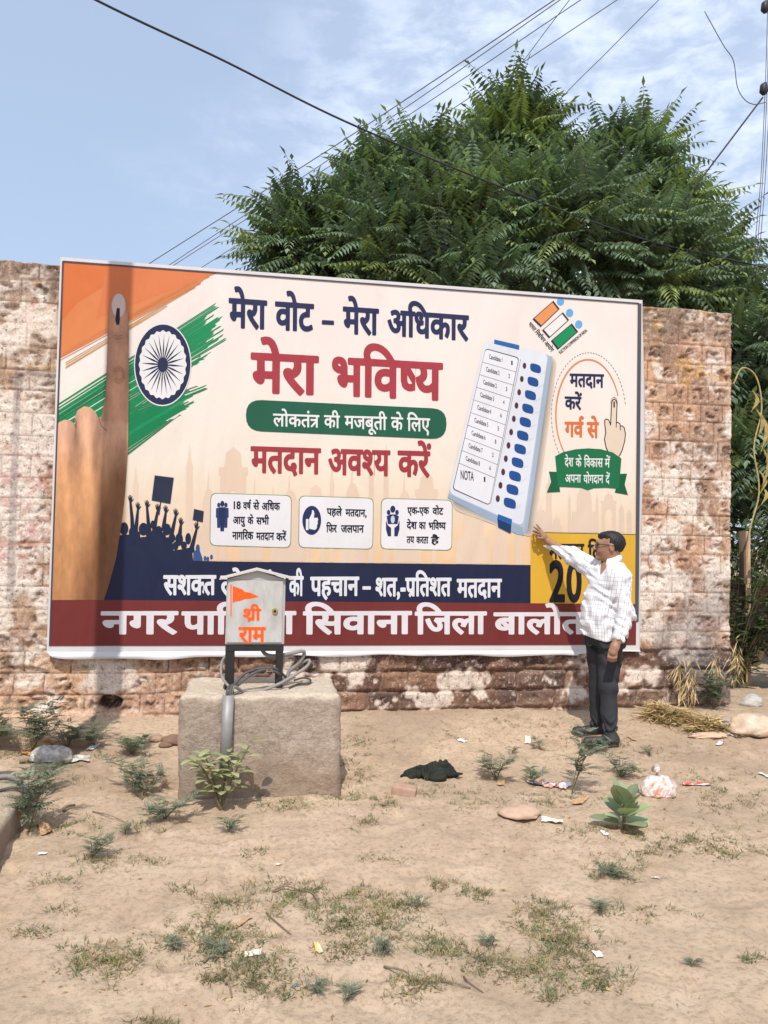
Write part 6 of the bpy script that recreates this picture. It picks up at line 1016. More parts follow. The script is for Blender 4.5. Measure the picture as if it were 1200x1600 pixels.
for hp, kn, an in ((HP_L, KN_L, AN_L), (HP_R, KN_R, AN_R)):
    sb.cone(hp, kn, .085, .058, .03).cone(kn, an, .054, .038, .02)
    sb.cone((an[0]+.02, an[1], .05), (an[0]-.17, an[1]-.02, .030), .040, .028, .03).cone(an, (an[0]+.02, an[1], .06), .038, .040, .02)
def finger(pts, r0, r1):
    n = len(pts)-1
    for i in range(n): sb.cone(pts[i], pts[i+1], r0+(r1-r0)*i/n, r0+(r1-r0)*(i+1)/n, .004)
# right hand at the banner: index and middle finger up, the others bent, thumb below
YT = lambda px, py, y: Lp(px, py, T_at_y(Lp(px, py, .3)[0], y))
pc, pk = YT(849.5, 838.5, -.118), YT(844, 831.5, -.115)
sb.cone(WR_R, pc, .027, .030, .015).cone(pc, pk, .030, .027, .012)
finger([YT(845.5, 828, -.125), YT(841.5, 822.5, -.125), YT(838.8, 819.5, -.095)], .0095, .0075)
finger([YT(842.5, 829.5, -.135), YT(837.5, 825, -.145), YT(834.5, 823.5, -.10)], .0095, .0075)
finger([YT(841.5, 832.5, -.140), YT(836, 829.5, -.155), YT(833.3, 830.0, -.115)], .0095, .0075)
finger([YT(842.5, 836.5, -.140), YT(837, 835, -.155), YT(834, 836, -.125)], .009, .007)
finger([YT(850, 841.5, -.13), YT(843.5, 841, -.15), YT(838, 838.5, -.14)], .0105, .008)
# left hand hanging, half closed
hd_ = np.array(WR_L)+np.array([-.018, -.015, -.045]); hk = hd_+np.array([-.012, -.012, -.04])
sb.cone(WR_L, hd_, .028, .033, .015).cone(hd_, hk, .033, .031, .012)
for i, q in enumerate((-1.5, -.5, .5, 1.5)):
    b0 = hk+np.array([.0175*q-.002, -.004+.006*abs(q)*.5, -.006]); b1 = b0+np.array([-.004, -.008, -.036+.004*abs(q)]); b2 = b1+np.array([-.001, .016, -.026+.003*abs(q)]); b3 = b2+np.array([.003, .018, -.002])
    finger([b0, b1, b2, b3], .0098, .0075)
finger([hd_+np.array([-.022, -.012, .005]), hd_+np.array([-.037, -.018, -.03]), hd_+np.array([-.030, -.012, -.06])], .011, .008)
V, Q = sb.out(); me = mesh_np('body', W(V), Q)
skm = Mat('skin', (.26, .135, .08), .5, .35); skm.color(skm.ramp(skm.noise(22, 4, .6), [(.3, (.27, .14, .085)), (.7, (.345, .19, .12))])); skm.p.inputs['Subsurface Weight'].default_value = .08; skm.p.inputs['Subsurface Radius'].default_value = (.012, .005, .003); skm.bump(skm.noise(160, 3), .1, .002)
body = link('body', me, skm.m, man, True)
# eyes, lips
ew = Mat('eye', (.5, .46, .42), .3, .5).m
# hair: cap cut along the hairline
sh_ = SDF((hx-.16, -.14, hz-.12), (hx+.18, .14, hz+.17), .0042)
sh_.ell(H(.024, 0, .024), (.104, .083, .093), .0).ell(H(-.005, 0, .080), (.076, .066, .030), .02).ell(H(-.050, .0, .074), (.026, .048, .016), .012)
X, Y, Z = np.meshgrid(*[sh_.lo[i]+sh_.h*np.arange(sh_.F.shape[i]) for i in range(3)], indexing='ij', sparse=True); x, z = X-hx, Z-hz
cutp = np.maximum(np.minimum(.062-z-.1*(x+.06), -(x+.006)), 0)*0
front = np.maximum(-(z-.058-.25*np.maximum(x+.05, 0)*0), -(x-(-.012)))      # keep: above forehead line or behind the temple
d_keep = np.minimum(-(z-.056), -(x-.006)*1.0); low_ = -(z+.052-.25*np.clip(x-.02, -.05, .02))
sh_.F = np.maximum(np.maximum(sh_.F, d_keep), low_).astype(np.float32)
ear = np.sqrt(((x-.018)/.022)**2+((z+.012)/.03)**2)-1; sh_.F = np.where(np.abs(Y) > .05, np.maximum(sh_.F, -ear*.02), sh_.F).astype(np.float32)
sh_.F = (sh_.F+.0018*np.sin(X*95+Z*60)*np.sin(Y*110+Z*45)+.0012*np.sin(X*210-Z*160+Y*130)).astype(np.float32)
V, Q = sh_.out(); hm = Mat('black_hair', (.012, .010, .010), .55, .35); hm.bump(hm.noise(260, 3, .6, stretch=(1, 1, .3)), .5, .004)
link('hair', mesh_np('hair', W(V), Q), hm.m, man, True)
sm_ = SDF((hx-.14, -.06, hz-.09), (hx-.04, .06, hz-.01), .003); sm_.ell(H(-.094, 0, -.041), (.012, .027, .0062), .0)
V, Q = sm_.out(); link('moustache', mesh_np('moustache', W(V), Q), mottled('moustache_hair', (.03, .024, .022), .3, 90, .7, .2), man, True)
# glasses: two dark lenses, bridge and temples
gl = Mat('dark_lens', (.03, .022, .02), .12, .6).m; fr_ = Mat('glasses_frame', (.02, .016, .015), .3, .5).m
g_e = MB(); 
for t in (-1, 1):
    c_ = np.array(H(-.094, .034*t, .005)); P = [c_+np.array([.016*math.sin(a_)*.0+.010*abs(math.cos(a_)) if math.cos(a_)*t > 0 else 0, .029*math.copysign(abs(math.cos(a_))**.7, math.cos(a_)), .021*math.copysign(abs(math.sin(a_))**.7, math.sin(a_))]) for a_ in np.linspace(0, 2*math.pi, 20, endpoint=False)]
    g_e.tube(W(P+[P[0]]), .0022, 5)
    k = len(P); V = list(W(P))+list(W([q+np.array([-.003, 0, 0]) for q in P])); link('lens', mesh('lens', V, [tuple(range(k)), tuple(range(2*k-1, k-1, -1))]+[(i, (i+1) % k, k+(i+1) % k, k+i) for i in range(k)]), gl, man)
    g_e.tube(W([H(-.084, .062*t, .012), H(-.060, .076*t, .012), H(.0, .083*t, .008), H(.026, .086*t, .006), H(.040, .085*t, -.008)]), .0026, 6)
g_e.tube(W([H(-.097, -.008, .010), H(-.101, 0, .012), H(-.097, .008, .010)]), .0022, 5); g_e.build('glasses_frame', fr_, man, True)
# --- shirt
ss = SDF((-.62, -.42, .66), (.36, .52, 1.50), .0062)
SEC = [(.66, .035, 0, .175, .155), (.80, .020, 0, .172, .162), (.92, .012, -.002, .170, .170), (1.04, .024, 0, .170, .158), (1.16, .042, 0, .172, .140), (1.26, .055, 0, .174, .122), (1.33, .064, .005, .150, .100), (1.375, .068, .01, .085, .078)]
ss.sections(SEC, AXR, .03)
ss.cone(add3(SH_L, (-.02, 0, .0)), EL_L, .076, .060, .05).cone(EL_L, WR_L, .060, .047, .03, cut=True)
ss.cone(add3(SH_R, (.02, 0, 0)), EL_R, .088, .070, .05).cone(EL_R, WR_R, .068, .050, .03, cut=True)
ss.cone(SH_L, (.07, .01, 1.375), .062, .055, .04).cone(SH_R, (.07, .01, 1.375), .062, .055, .04)
X, Y, Z = np.meshgrid(*[ss.lo[i]+ss.h*np.arange(ss.F.shape[i]) for i in range(3)], indexing='ij', sparse=True)
torso = smooth(.0, .04, ss.F*0+1)
fold = .0075*np.sin(38*Z+22*X+9*np.sin(14*X+6*Y+3))*np.sin(15*X-9*Z+1.3)*smooth(1.30, 1.1, Z)+.006*np.sin(60*Z-26*X+5*np.sin(20*X+11*Z))*np.sin(12*Z+20*Y+13*X)
fold = fold+.007*np.sin(70*X+34*Z+4*np.sin(17*Z))*smooth(-.08, -.2, X)+.0065*np.sin(75*Z+22*X+3*np.sin(30*Y))*smooth(.12, .2, X)
ss.F = (ss.F+fold).astype(np.float32)
hem = .785+.05*np.clip(-X/.2, -.3, 1)*0+.03*np.cos((X-.03)*9)*0+np.where(X < .03, .045*np.abs(X-.03)/.2, .03*(X-.03)/.2)
arm = (X > .055)&(Z < 1.0)&(np.sqrt((X-np.interp(Z, [WR_L[2], EL_L[2]], [WR_L[0], EL_L[0]]))**2+(Y-np.interp(Z, [WR_L[2], EL_L[2]], [WR_L[1], EL_L[1]]))**2) < .075)
ss.F = np.where(arm, ss.F, np.maximum(ss.F, hem-Z)).astype(np.float32)
ss.F = np.maximum(ss.F, -(np.sqrt((X-.062)**2+(Y-.008)**2+0*Z)-.064-.35*np.maximum(Z-1.40, 0))*1.0-(Z < 1.33)*9).astype(np.float32)        # neck opening
nf = np.array([-.714, -.70]); vv = (X-.06)*nf[0]+(Y)*nf[1]; uu = (X-.06)*nf[1]-(Y)*nf[0]
vneck = np.maximum(np.abs(uu)-.045*np.clip((Z-1.27)/.09, 0, 1), .05-vv); ss.F = np.maximum(ss.F, np.where(Z > 1.27, -vneck, -9)).astype(np.float32)
V, Q = ss.out()
def seg_uv(V, a, b):
    a, b = np.array(a), np.array(b); e = b-a; L = np.linalg.norm(e); e = e/L; t = (V-a)@e; w = V-a-t[:, None]*e; r = np.linalg.norm(w, axis=1)
    n1 = np.cross(e, (0, .6, .8)); n1 /= np.linalg.norm(n1); n2 = np.cross(e, n1); return np.arctan2(w@n2, w@n1)*.065, t, np.where((t > -.02)&(t < L+.02), r, 9)
cs, ct_ = np.interp(V[:, 2], [q[0] for q in SEC], [q[1] for q in SEC]), np.interp(V[:, 2], [q[0] for q in SEC], [q[2] for q in SEC])
UVt = np.stack([np.arctan2((V[:, 1]-ct_)*nf[0]-(V[:, 0]-cs)*nf[1], (V[:, 0]-cs)*nf[0]+(V[:, 1]-ct_)*nf[1])*.19, V[:, 2]], -1)
UV = UVt.copy(); best = np.full(len(V), .088); off = 0
for a_, b_ in ((SH_L, EL_L), (EL_L, WR_L), (SH_R, EL_R), (EL_R, WR_R)):
    u_, t_, r_ = seg_uv(V, a_, b_); k = r_ < best
    if a_ is SH_R: k &= V[:, 0] < -.10
    if a_ is SH_L: k &= V[:, 0] > .165
    UV[k] = np.stack([u_, t_], -1)[k]; best[k] = r_[k]
def lines(c, period, w): d = np.abs((c/period) % 1-.5)*period; return d
me = mesh_np('shirt', W(V), Q); set_col(me, np.stack([UV[:, 0], UV[:, 1], UV[:, 0]*0], -1), 'cloth_uv')
m = Mat('checked_cotton', (.8, .8, .8), .85, .15); sp = m.n('ShaderNodeSeparateXYZ'); m.l(m.attr('cloth_uv'), sp.inputs[0])
def stripe(o, period, w0, w1):
    f = m.math('ABSOLUTE', m.math('SUBTRACT', m.math('FRACT', m.math('ADD', m.math('DIVIDE', o, period), 10.)), .5)); return m.ramp(f, [(w0, 1.), (w1, 0.)])
c = m.mix(m.math('MULTIPLY', stripe(sp.outputs['X'], .024, .04, .08), .8), (.73, .73, .745), (.22, .22, .25)); c = m.mix(m.math('MULTIPLY', stripe(sp.outputs['Y'], .030, .04, .09), .5), c, (.25, .25, .29)); m.color(c)
m.bump(m.noise(24, 4, .6, 1.2), .35, .012); SHIRT = m.m
shirt = link('shirt', me, SHIRT, man, True)
# collar: two folded leaves round the neck
plain = mottled('collar_cotton', (.74, .74, .755), .04, 30, .85, .1)
V = []; F = []; n = 30; cx_, cy_ = .064, .008
for i in range(n+1):
    a_ = rad(22+316*i/n)+math.atan2(nf[1], nf[0]); fr = math.cos(rad(22+316*i/n)); z0 = 1.395-.028*fr; ext = 1+.45*smooth(.45, .95, fr)
    for rr_, dz in ((.062, .032), (.068, .040), (.078, .026), (.090*(1+.10*(ext-1)), -.006-.03*(ext-1)), (.085, -.008-.03*(ext-1))): V.append((cx_+rr_*math.cos(a_), cy_+rr_*math.sin(a_), z0+dz))
for i in range(n):
    for k in range(4): a_ = i*5+k; F.append((a_, a_+1, a_+6, a_+5))
link('collar', mesh('collar', W(V), F), plain, shirt, True)
# --- trousers
st = SDF((-.30, -.30, .02), (.34, .34, .92), .0065)
st.sections([(.74, .03, 0, .155, .138), (.84, .024, 0, .150, .138), (.90, .024, 0, .145, .135)], AXR, .03)
HPl, HPr = (.070, -.055, .80), (-.02, .06, .80)
st.cone(HPl, KN_L, .102, .073, .05).cone(KN_L, add3(AN_L, (.012, 0, -.045)), .070, .056, .02, cut=True).cone(HPr, KN_R, .104, .076, .05).cone(KN_R, add3(AN_R, (.006, 0, -.03)), .076, .064, .02, cut=True)
X, Y, Z = np.meshgrid(*[st.lo[i]+st.h*np.arange(st.F.shape[i]) for i in range(3)], indexing='ij', sparse=True)
st.F = (st.F+.006*np.sin(42*Z+26*X+4*np.sin(16*X+9*Z+7*Y))*np.sin(9*Z+18*X+2)+.007*np.sin(95*Z+12*np.sin(22*X))*smooth(.26, .12, Z)+.004*np.sin(60*X+14*Z)*smooth(.5, .8, Z)).astype(np.float32)
V, Q = st.out(); m = Mat('dark_trouser_cloth', (.028, .030, .036), .75, .2); m.color(m.ramp(m.noise(9, 4), [(.3, (.024, .026, .031)), (.7, (.040, .042, .049))])); m.bump(m.noise(260, 2), .2, .002)
link('trousers', mesh_np('trousers', W(V), Q), m.m, man, True)
# --- shoes with soles
shm = mottled('dark_shoe', (.030, .030, .026), .25, 30, .55, .1, .4); som = mottled('shoe_sole', (.05, .048, .042), .2, 30, .8, .1)
for an in (AN_L, AN_R):
    fo = SDF((an[0]-.26, an[1]-.09, -.03), (an[0]+.12, an[1]+.07, .17), .005); x0 = an[0]
    fo.cone((x0+.035, an[1], .050), (x0-.16, an[1]-.022, .032), .046, .034, .03).cone((x0+.01, an[1], .10), (x0+.02, an[1], .06), .047, .05, .03); fo.F[:, :, :int((.018+.03)/.005)] = .05
    g0 = gz_at(*W([(x0-.05, an[1], 0)])[0][:2])-GZM
    V, Q = fo.out(); V[:, 2] += g0; s_o = link('shoe', mesh_np('shoe', W(V), Q), shm, man, True)
    P = [(x0-.065+.135*math.cos(a_)*(1 if math.cos(a_) < 0 else 1.05), an[1]-.010+.012*math.cos(a_)+.046*math.sin(a_)*(1-.12*math.cos(a_)), 0) for a_ in np.linspace(0, 2*math.pi, 28, endpoint=False)]
    V = list(W([(p[0], p[1], g0-.005) for p in P]))+list(W([(p[0], p[1], g0+.022) for p in P])); k = 28
    link('sole', mesh('sole', V, [tuple(range(k-1, -1, -1)), tuple(range(k, 2*k))]+[(i, (i+1) % k, k+(i+1) % k, k+i) for i in range(k)]), som, s_o)
# ================================================================== foliage
UP = np.array([0, 0, 1.])
def nrm(v): return v/np.maximum(np.linalg.norm(v, axis=-1, keepdims=True), 1e-9)
class Leaves:
    """collects folded leaflets (two triangles each) with a tint per leaf"""
    def __init__(s): s.V = []; s.C = []; s.n = 0
    def add(s, base, d, side, nor, ln, w, tint, fold=.25, mid=.45):
        """arrays (n,3): base, direction, side vector, leaf normal"""
        n = len(base); ln = np.broadcast_to(np.asarray(ln, float).reshape(-1, 1) if np.ndim(ln) else ln, (n, 1)); w = np.broadcast_to(np.asarray(w, float).reshape(-1, 1) if np.ndim(w) else w, (n, 1))
        m = base+d*ln*mid; up = nor*w*fold
        P = np.stack([base, m+side*w*.5+up, base+d*ln, m-side*w*.5+up], 1); s.V.append(P.reshape(-1, 3))
        t = np.broadcast_to(np.asarray(tint, float), (n, 3)); s.C.append(np.repeat(t, 4, 0)); s.n += n
    def build(s, name, mat, parent=None):
        V = np.concatenate(s.V); b = np.arange(len(V)//4)*4
        F = np.concatenate([np.stack([b, b+1, b+2], -1), np.stack([b, b+2, b+3], -1)]); me = mesh_np(name, V, F); set_col(me, np.concatenate(s.C)); return link(name, me, mat, parent)
def compound(L, base, d, length, pairs, ll, lw, droop, rng, tint, hang=.5, st=None, fwd=.45, tipk=.6):
    """one pinnate leaf"""
    d = nrm(d); t = np.linspace(.16, 1, pairs); P = base+d*length*t[:, None]-UP*droop*length*(t**2)[:, None]
    T = nrm(d-UP*2*droop*t[:, None]); S = np.cross(T, UP); S = nrm(S+1e-6); N = np.cross(S, T)
    sz = np.sin(np.pi*(.12+.80*t))**.5*(1-(1-tipk)*t**3)
    for sg in (1, -1):
        D = nrm(S*sg+T*fwd-UP*hang+(rng.rand(pairs, 3)-.5)*.28); sd = nrm(T-D*np.sum(T*D, 1, keepdims=True))
        nn = nrm(np.cross(D, sd)); nn = nn*np.sign(nn[:, 2:3]+1e-9)
        L.add(P, D, sd, nn, ll*sz*(.85+.3*rng.rand(pairs)), lw*sz, np.asarray(tint)*(.88+.24*rng.rand(pairs, 1)))
    L.add(P[-1:], T[-1:], S[-1:], N[-1:], ll*.8, lw*.8, tint)
    if st is not None: st.tube([base, P[pairs//2], P[-1]], [.006, .005, .0025], 3, False)
# ---- the big tree behind the wall
TREEL = leaf_mat('tree_leaf', (.150, .208, .130), .36, .9, .30, .34); BARK = mottled('tree_bark', (.13, .095, .07), .35, 9, .9, .5, bdist=.02)
TWIG = mottled('green_twig', (.10, .10, .045), .3, 12, .7, .1)
tree = empty('broadleaf_tree', (4.2, 5.2, 0), 'large bushy green tree with drooping feathery leaves rising behind the wall', 'tree')
CL = []                                     # clusters: photo px, radius px, depth y
for (px, py, r_, y) in ((805, 288, 72, 5.2), (700, 330, 76, 4.6), (615, 355, 66, 4.9), (530, 385, 44, 4.6), (490, 425, 30, 4.3), (478, 362, 28, 4.5), (460, 400, 22, 4.3), (945, 350, 76, 5.2), (1005, 385, 64, 4.8), (1068, 440, 50, 4.3), (760, 370, 90, 4.0), (880, 380, 90, 3.8), (620, 420, 84, 4.1), (1000, 440, 84, 3.8), (1120, 500, 52, 3.9), (510, 475, 50, 4.3), (800, 210, 32, 5.0), (985, 255, 34, 5.0), (668, 275, 28, 4.7), (585, 295, 24, 4.8), (1140, 600, 44, 3.9), (1165, 740, 46, 3.7), (1185, 545, 34, 4.6), (1040, 328, 26, 4.8), (720, 470, 80, 3.6), (1090, 400, 24, 4.6), (1180, 640, 40, 2.9), (1168, 720, 34, 2.6), (1190, 830, 44, 2.6), (1160, 560, 34, 3.2), (1215, 700, 46, 2.8)):
    c_ = at_y(px, py, y); CL.append((c_, .86*r_*np.linalg.norm(c_-CAM)/FPX, y))
rng = np.random.RandomState(5); L = Leaves(); tw = MB(); wood = MB(); tips = []
hub = np.array([4.25, 5.2, 2.6]); wood.tube([(4.2, 5.2, -.2), (4.22, 5.22, 1.2), tuple(hub)], [.24, .19, .17], 12)
for ci, (c_, R_, y) in enumerate(CL):
    mid = (hub+c_)/2+np.array([0, .2, -.15*np.linalg.norm(c_-hub)*.3]); wood.tube(spline([tuple(hub), tuple(mid), tuple(c_)], 5), [.10-.075*i/10 for i in range(11)], 6)
    n = int(30*R_**2/.5)+13
    for k in range(n):
        zz = 1-2*(k+.5)/n; ph = k*2.39996+ci; nv = np.array([math.sqrt(1-zz*zz)*math.cos(ph), math.sqrt(1-zz*zz)*math.sin(ph), zz])
        p = c_+nv*np.array([1, .9, .92])*R_*(.74+.52*rng.rand())
        if nv[1] > .55 or nv[2] < -.75: continue
        if any(np.linalg.norm((p-c2)) < R2*.74 for j, (c2, R2, _) in enumerate(CL) if j != ci): continue
        if p[1] < 1.0: continue
        tips.append((p, nv, c_))
for p, nv, c_ in tips:
    ax = nrm(nv+UP*.55+(rng.rand(3)-.5)*.5); a_ = nrm(np.cross(ax, [.3, .5, .8])); b_ = np.cross(ax, a_)
    wood.tube([tuple(c_+(p-c_)*.35), tuple(p-ax*.12), tuple(p)], [.018, .010, .007], 4, False)
    yel = rng.rand(); tint0 = np.array([1., 1., 1.])*(.65+.75*rng.rand())
    if yel > .82: tint0 = np.array([1.5, 1.35, .8])*(.8+.3*rng.rand())
    m_ = rng.randint(6, 9); o_ = rng.rand()*6.28
    for j in range(m_):
        an = o_+j*2.4; tilt = .25+.95*(j/m_); d = nrm(ax*math.cos(tilt)+(a_*math.cos(an)+b_*math.sin(an))*math.sin(tilt)+(rng.rand(3)-.5)*.2)
        ln = (.70+.42*rng.rand())*(1.0-.2*(j == 0)); compound(L, p, d, ln, 12, .20, .068, .14+.34*rng.rand(), rng, tint0*(.85+.3*rng.rand()), hang=.85, st=tw)
# inner leaves that close the crown
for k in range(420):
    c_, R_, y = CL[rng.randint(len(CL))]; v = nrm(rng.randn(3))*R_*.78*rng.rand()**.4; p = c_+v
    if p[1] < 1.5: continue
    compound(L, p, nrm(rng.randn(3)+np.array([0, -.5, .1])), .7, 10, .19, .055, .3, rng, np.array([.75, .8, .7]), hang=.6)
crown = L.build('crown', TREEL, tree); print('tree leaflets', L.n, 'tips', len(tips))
wood.build('trunk', BARK, tree, True); tw.build('leaf_stalk', TWIG, crown)

# ---- small plants
WEEDL = leaf_mat('weed_leaf', (.165, .195, .125), .25, 6, .2, .6); PALEL = leaf_mat('pale_leaf', (.36, .37, .19), .2, 6, .25, .65); CALOL = leaf_mat('waxy_leaf', (.30, .36, .20), .14, 9, .12, .6)
BUSHL = leaf_mat('bush_leaf', (.06, .10, .035), .35, 2.5, .25, .5); STEM = mottled('weed_stem', (.14, .12, .06), .3, 30, .8, .1); STRAWL = leaf_mat('straw', (.56, .42, .22), .3, 9, .15, .7); DRYG = leaf_mat('dry_grass', (.19, .18, .095), .35, 4, .15, .7)
def feathery(p, h, spread, n, seed, label, name='feathery_weed', group='feathery weeds', lean=(0, 0), dens=1.0, mat=None):
    """a low weed with ferny twice-cut leaves along sprawling stems"""
    r = np.random.RandomState(seed); root = empty(name, tuple(p), label, 'weed', group); L = Leaves(); S = MB(); p = np.array(p)
    for i in range(n):
        a = r.rand()*6.28; out = spread*(.35+.65*r.rand()); e = p+np.array([math.cos(a)*out+lean[0], math.sin(a)*out+lean[1], h*(.35+.65*r.rand())]); m_ = (p*.45+e*.55)+np.array([0, 0, .12*h])
        c = spline([tuple(p), tuple(m_), tuple(e)], 4); S.tube(c, [.0026-.0017*q/8 for q in range(len(c))], 4, False)
        ln = np.linalg.norm(e-p); sc_ = min(1., .28+2.2*max(h, spread)); k = max(4, int(ln/(.026*sc_)*dens))
        for j in range(k):
            t = .2+.8*(j+.5)/k; q = np.array(c[min(8, int(t*8))])*(1-(t*8) % 1)+np.array(c[min(8, int(t*8)+1)])*((t*8) % 1) if t < .99 else e
            b = r.rand()*6.28; d = nrm(np.array([math.cos(b), math.sin(b), .25+.5*r.rand()]))
            compound(L, q, d, (.085+.07*r.rand())*sc_, 9, .026*sc_, .0135*sc_, .25, r, np.ones(3)*(.75+.5*r.rand()), hang=.1, fwd=.35)
    L.build('leaf', mat or WEEDL, root); S.build('stem', STEM, root); return root
def dup(root, loc, rz, s, label=None, group=None):
    r = root.copy(); COL.objects.link(r); r.location = loc; r.rotation_euler = (0, 0, rz); r.scale = (s, s, s)
    if label: r['label'] = label
    if group: r['group'] = group
    for ch in list(root.children):
        c = ch.copy(); COL.objects.link(c); c.parent = r
        for g in ch.children: d = g.copy(); COL.objects.link(d); d.parent = c
    return r
big = [(45, 1300, .38, .14, 7, 'tall feathery weed growing against the side of the left concrete slab', (.02, .05)), (62, 1235, .22, .14, 5, 'small feathery weed at the back corner of the left slab', (.08, .0)),
       (143, 1343, .20, .13, 8, 'round bluish feathery weed standing alone on the sand right of the left slab', (.03, 0)), (222, 1250, .26, .20, 9, 'feathery weed straggling up toward the wall left of the plinth', (-.06, .25)),
       (258, 1280, .15, .20, 8, 'dense dark feathery weed sprawling at the left foot of the plinth', (.02, -.02)), (205, 1180, .15, .24, 9, 'leafy green weed patch at the foot of the wall beside the plinth', (0, 0)),
       (775, 1218, .22, .20, 8, 'feathery weed clump on the sand between the black cloth and the man', (0, 0)), (845, 1172, .12, .07, 3, 'thin small feathery weed near the foot of the wall', (0, 0)), (800, 1178, .10, .05, 3, 'tiny feathery seedling left of the wall-foot weed', (0, 0)),
       (893, 1240, .50, .12, 4, 'tall spindly feathery weed growing in front of the man', (.05, 0)), (830, 1225, .14, .16, 5, 'low feathery weed beside the litter in front of the man', (.02, 0)), (970, 1215, .14, .18, 8, 'low green weed behind the tied plastic bag', (0, 0)),
       (930, 1174, .09, .17, 9, 'grey-green weed flattened against the near shoe of the man', (.03, 0)), (1015, 1180, .10, .07, 3, 'small sprig with a yellow flower right of the sandals', (0, 0)), (955, 1372, .10, .14, 6, 'low feathery weed on bare sand below the large-leaved plant', (0, 0)), (938, 1428, .12, .08, 5, 'compact feathery weed at lower right beside a scrap of cloth', (0, 0)), (600, 1492, .13, .06, 4, 'upright feathery seedling at lower centre in the grass', (0, 0)), (495, 1552, .09, .07, 5, 'bright green small weed at the bottom left of centre', (0, 0)), (543, 1560, .10, .05, 4, 'pale seedling beside the bright green weed at the bottom', (0, 0)), (768, 1475, .10, .07, 4, 'dark small weed with pointed leaves at lower centre right', (0, 0)), (658, 1420, .08, .05, 3, 'tiny dark weed on the edge of a grass patch', (0, 0)),
       (272, 1485, .08, .06, 4, 'tiny bluish weed left of the large grass patch', (0, 0)), (335, 1490, .10, .12, 6, 'feathery weed growing inside the large left grass patch', (0, 0)), (357, 1300, .10, .07, 5, 'small weed on the sand just below the plinth plant', (0, 0)), (195, 1305, .07, .08, 3, 'tiny flat weed between the slab and the plinth', (0, 0)), (1080, 1512, .06, .05, 3, 'tiny lone seedling at the lower right', (0, 0))]
for i, (px, py, h, sp_, n, lb, ln) in enumerate(big):
    fr_k = .52 if py > 1305 else .85
    feathery(gpt(px, py), h*fr_k, sp_*fr_k, n, 20+i, lb, lean=ln, dens=1.0 if h > .15 else 1.25)
# leafy bushes along the wall foot at the far left
for i, (px, py, h, s_, n, lb) in enumerate(((-20, 1172, .30, .26, 16, 'dark leafy bush at the far left edge by the wall'), (50, 1172, .36, .20, 13, 'tall leafy weed rising behind the litter at the left'), (105, 1166, .22, .18, 10, 'grey-green weed behind the torn sack on the left'), (148, 1162, .17, .20, 11, 'leafy weed standing in the pole shadow at the wall foot'))):
    feathery(gpt(px, py), h, s_, n, 90+i, lb, 'leafy_bush', 'bushes at the wall foot', dens=.95)
def broad(p, h, stems, ll, lw, seed, name, label, mat, cat='plant', tint=1., tilt=.5):
    r = np.random.RandomState(seed); root = empty(name, tuple(p), label, cat); L = Leaves(); S = MB(); p = np.array(p)
    for i in range(stems):
        a = r.rand()*6.28; e = p+np.array([math.cos(a)*h*tilt*(.3+.7*r.rand()), math.sin(a)*h*tilt*(.3+.7*r.rand())*.7, h*(.55+.45*r.rand())]); c = spline([tuple(p), tuple((p+e)/2+np.array([0, 0, .08*h])), tuple(e)], 4); S.tube(c, [.007-.004*q/8 for q in range(len(c))], 5, False)
        for j in range(2, 9):
            for sg in (0, 1):
                b = j*1.6+sg*3.14+a+r.rand()*.5; d = nrm(np.array([math.cos(b), math.sin(b), .15+.5*r.rand()])); q = np.array(c[j]); sd = nrm(np.cross(d, UP)); nn = np.cross(sd, d)
                stalk = q+d*ll*.25; k = .6+.5*r.rand(); tn = tint*(.8+.4*r.rand())
                # a curved blade of several strips
                n = 5; 
                for w_ in range(n):
                    t0, t1 = w_/n, (w_+1)/n; wd = lambda t: lw*k*math.sin(math.pi*min(1, max(0, t*.93+.05)))**.7; pt = lambda t: stalk+d*ll*k*t-UP*ll*k*.28*t*t
                    P = np.array([pt(t0)-sd*wd(t0)/2+UP*wd(t0)*.10, pt(t0)+sd*wd(t0)/2+UP*wd(t0)*.10, pt(t1)+sd*wd(t1)/2+UP*wd(t1)*.10, pt(t1)-sd*wd(t1)/2+UP*wd(t1)*.10]); L.V.append(P); L.C.append(np.full((4, 3), tn)); L.n += 1
    L.build('leaf', mat, root); S.build('stem', STEM, root); return root
broad(gpt(345, 1268), .37, 6, .105, .048, 3, 'broadleaf_weed', 'pale green broad-leaved plant growing against the front of the plinth', PALEL)
def rosette(p, seed, n, ll, lw, label):
    r = np.random.RandomState(seed); root = empty('milkweed_plant', tuple(p), label, 'plant'); L = Leaves(); p = np.array(p)
    for i in range(n):
        a = i*2.4+r.rand()*.4; el = .12+1.05*(i/n)+.2*r.rand(); d = np.array([math.cos(a)*math.cos(el), math.sin(a)*math.cos(el), math.sin(el)]); sd = nrm(np.cross(d, UP)); q = p+UP*(.02+.12*i/n)+d*.025; k = .75+.4*r.rand(); m_ = 8; nn = np.cross(sd, d)
        for w_ in range(m_):
            t0, t1 = w_/m_, (w_+1)/m_; tn_ = tn_ if w_ else .7+.6*r.rand(); wd = lambda t: lw*k*(math.sin(math.pi*min(1, t*.90+.10))**.55 if t < .999 else .15); pt = lambda t: q+d*ll*k*t-UP*ll*.16*t*t
            for sg in (1, -1):
                P = np.array([pt(t0), pt(t0)+sg*sd*wd(t0)/2+nn*wd(t0)*.05, pt(t1)+sg*sd*wd(t1)/2+nn*wd(t1)*.05, pt(t1)]); L.V.append(P); L.C.append(np.full((4, 3), tn_)); L.n += 1
    o = L.build('leaf', CALOL, root); MB().tube([tuple(p-UP*.02), tuple(p+UP*.14)], [.012, .006], 6).build('stem', STEM, root); return root
rosette(gpt(975, 1296), 4, 15, .145, .11, 'grey-green plant with large rounded fleshy leaves on the sand at the right')
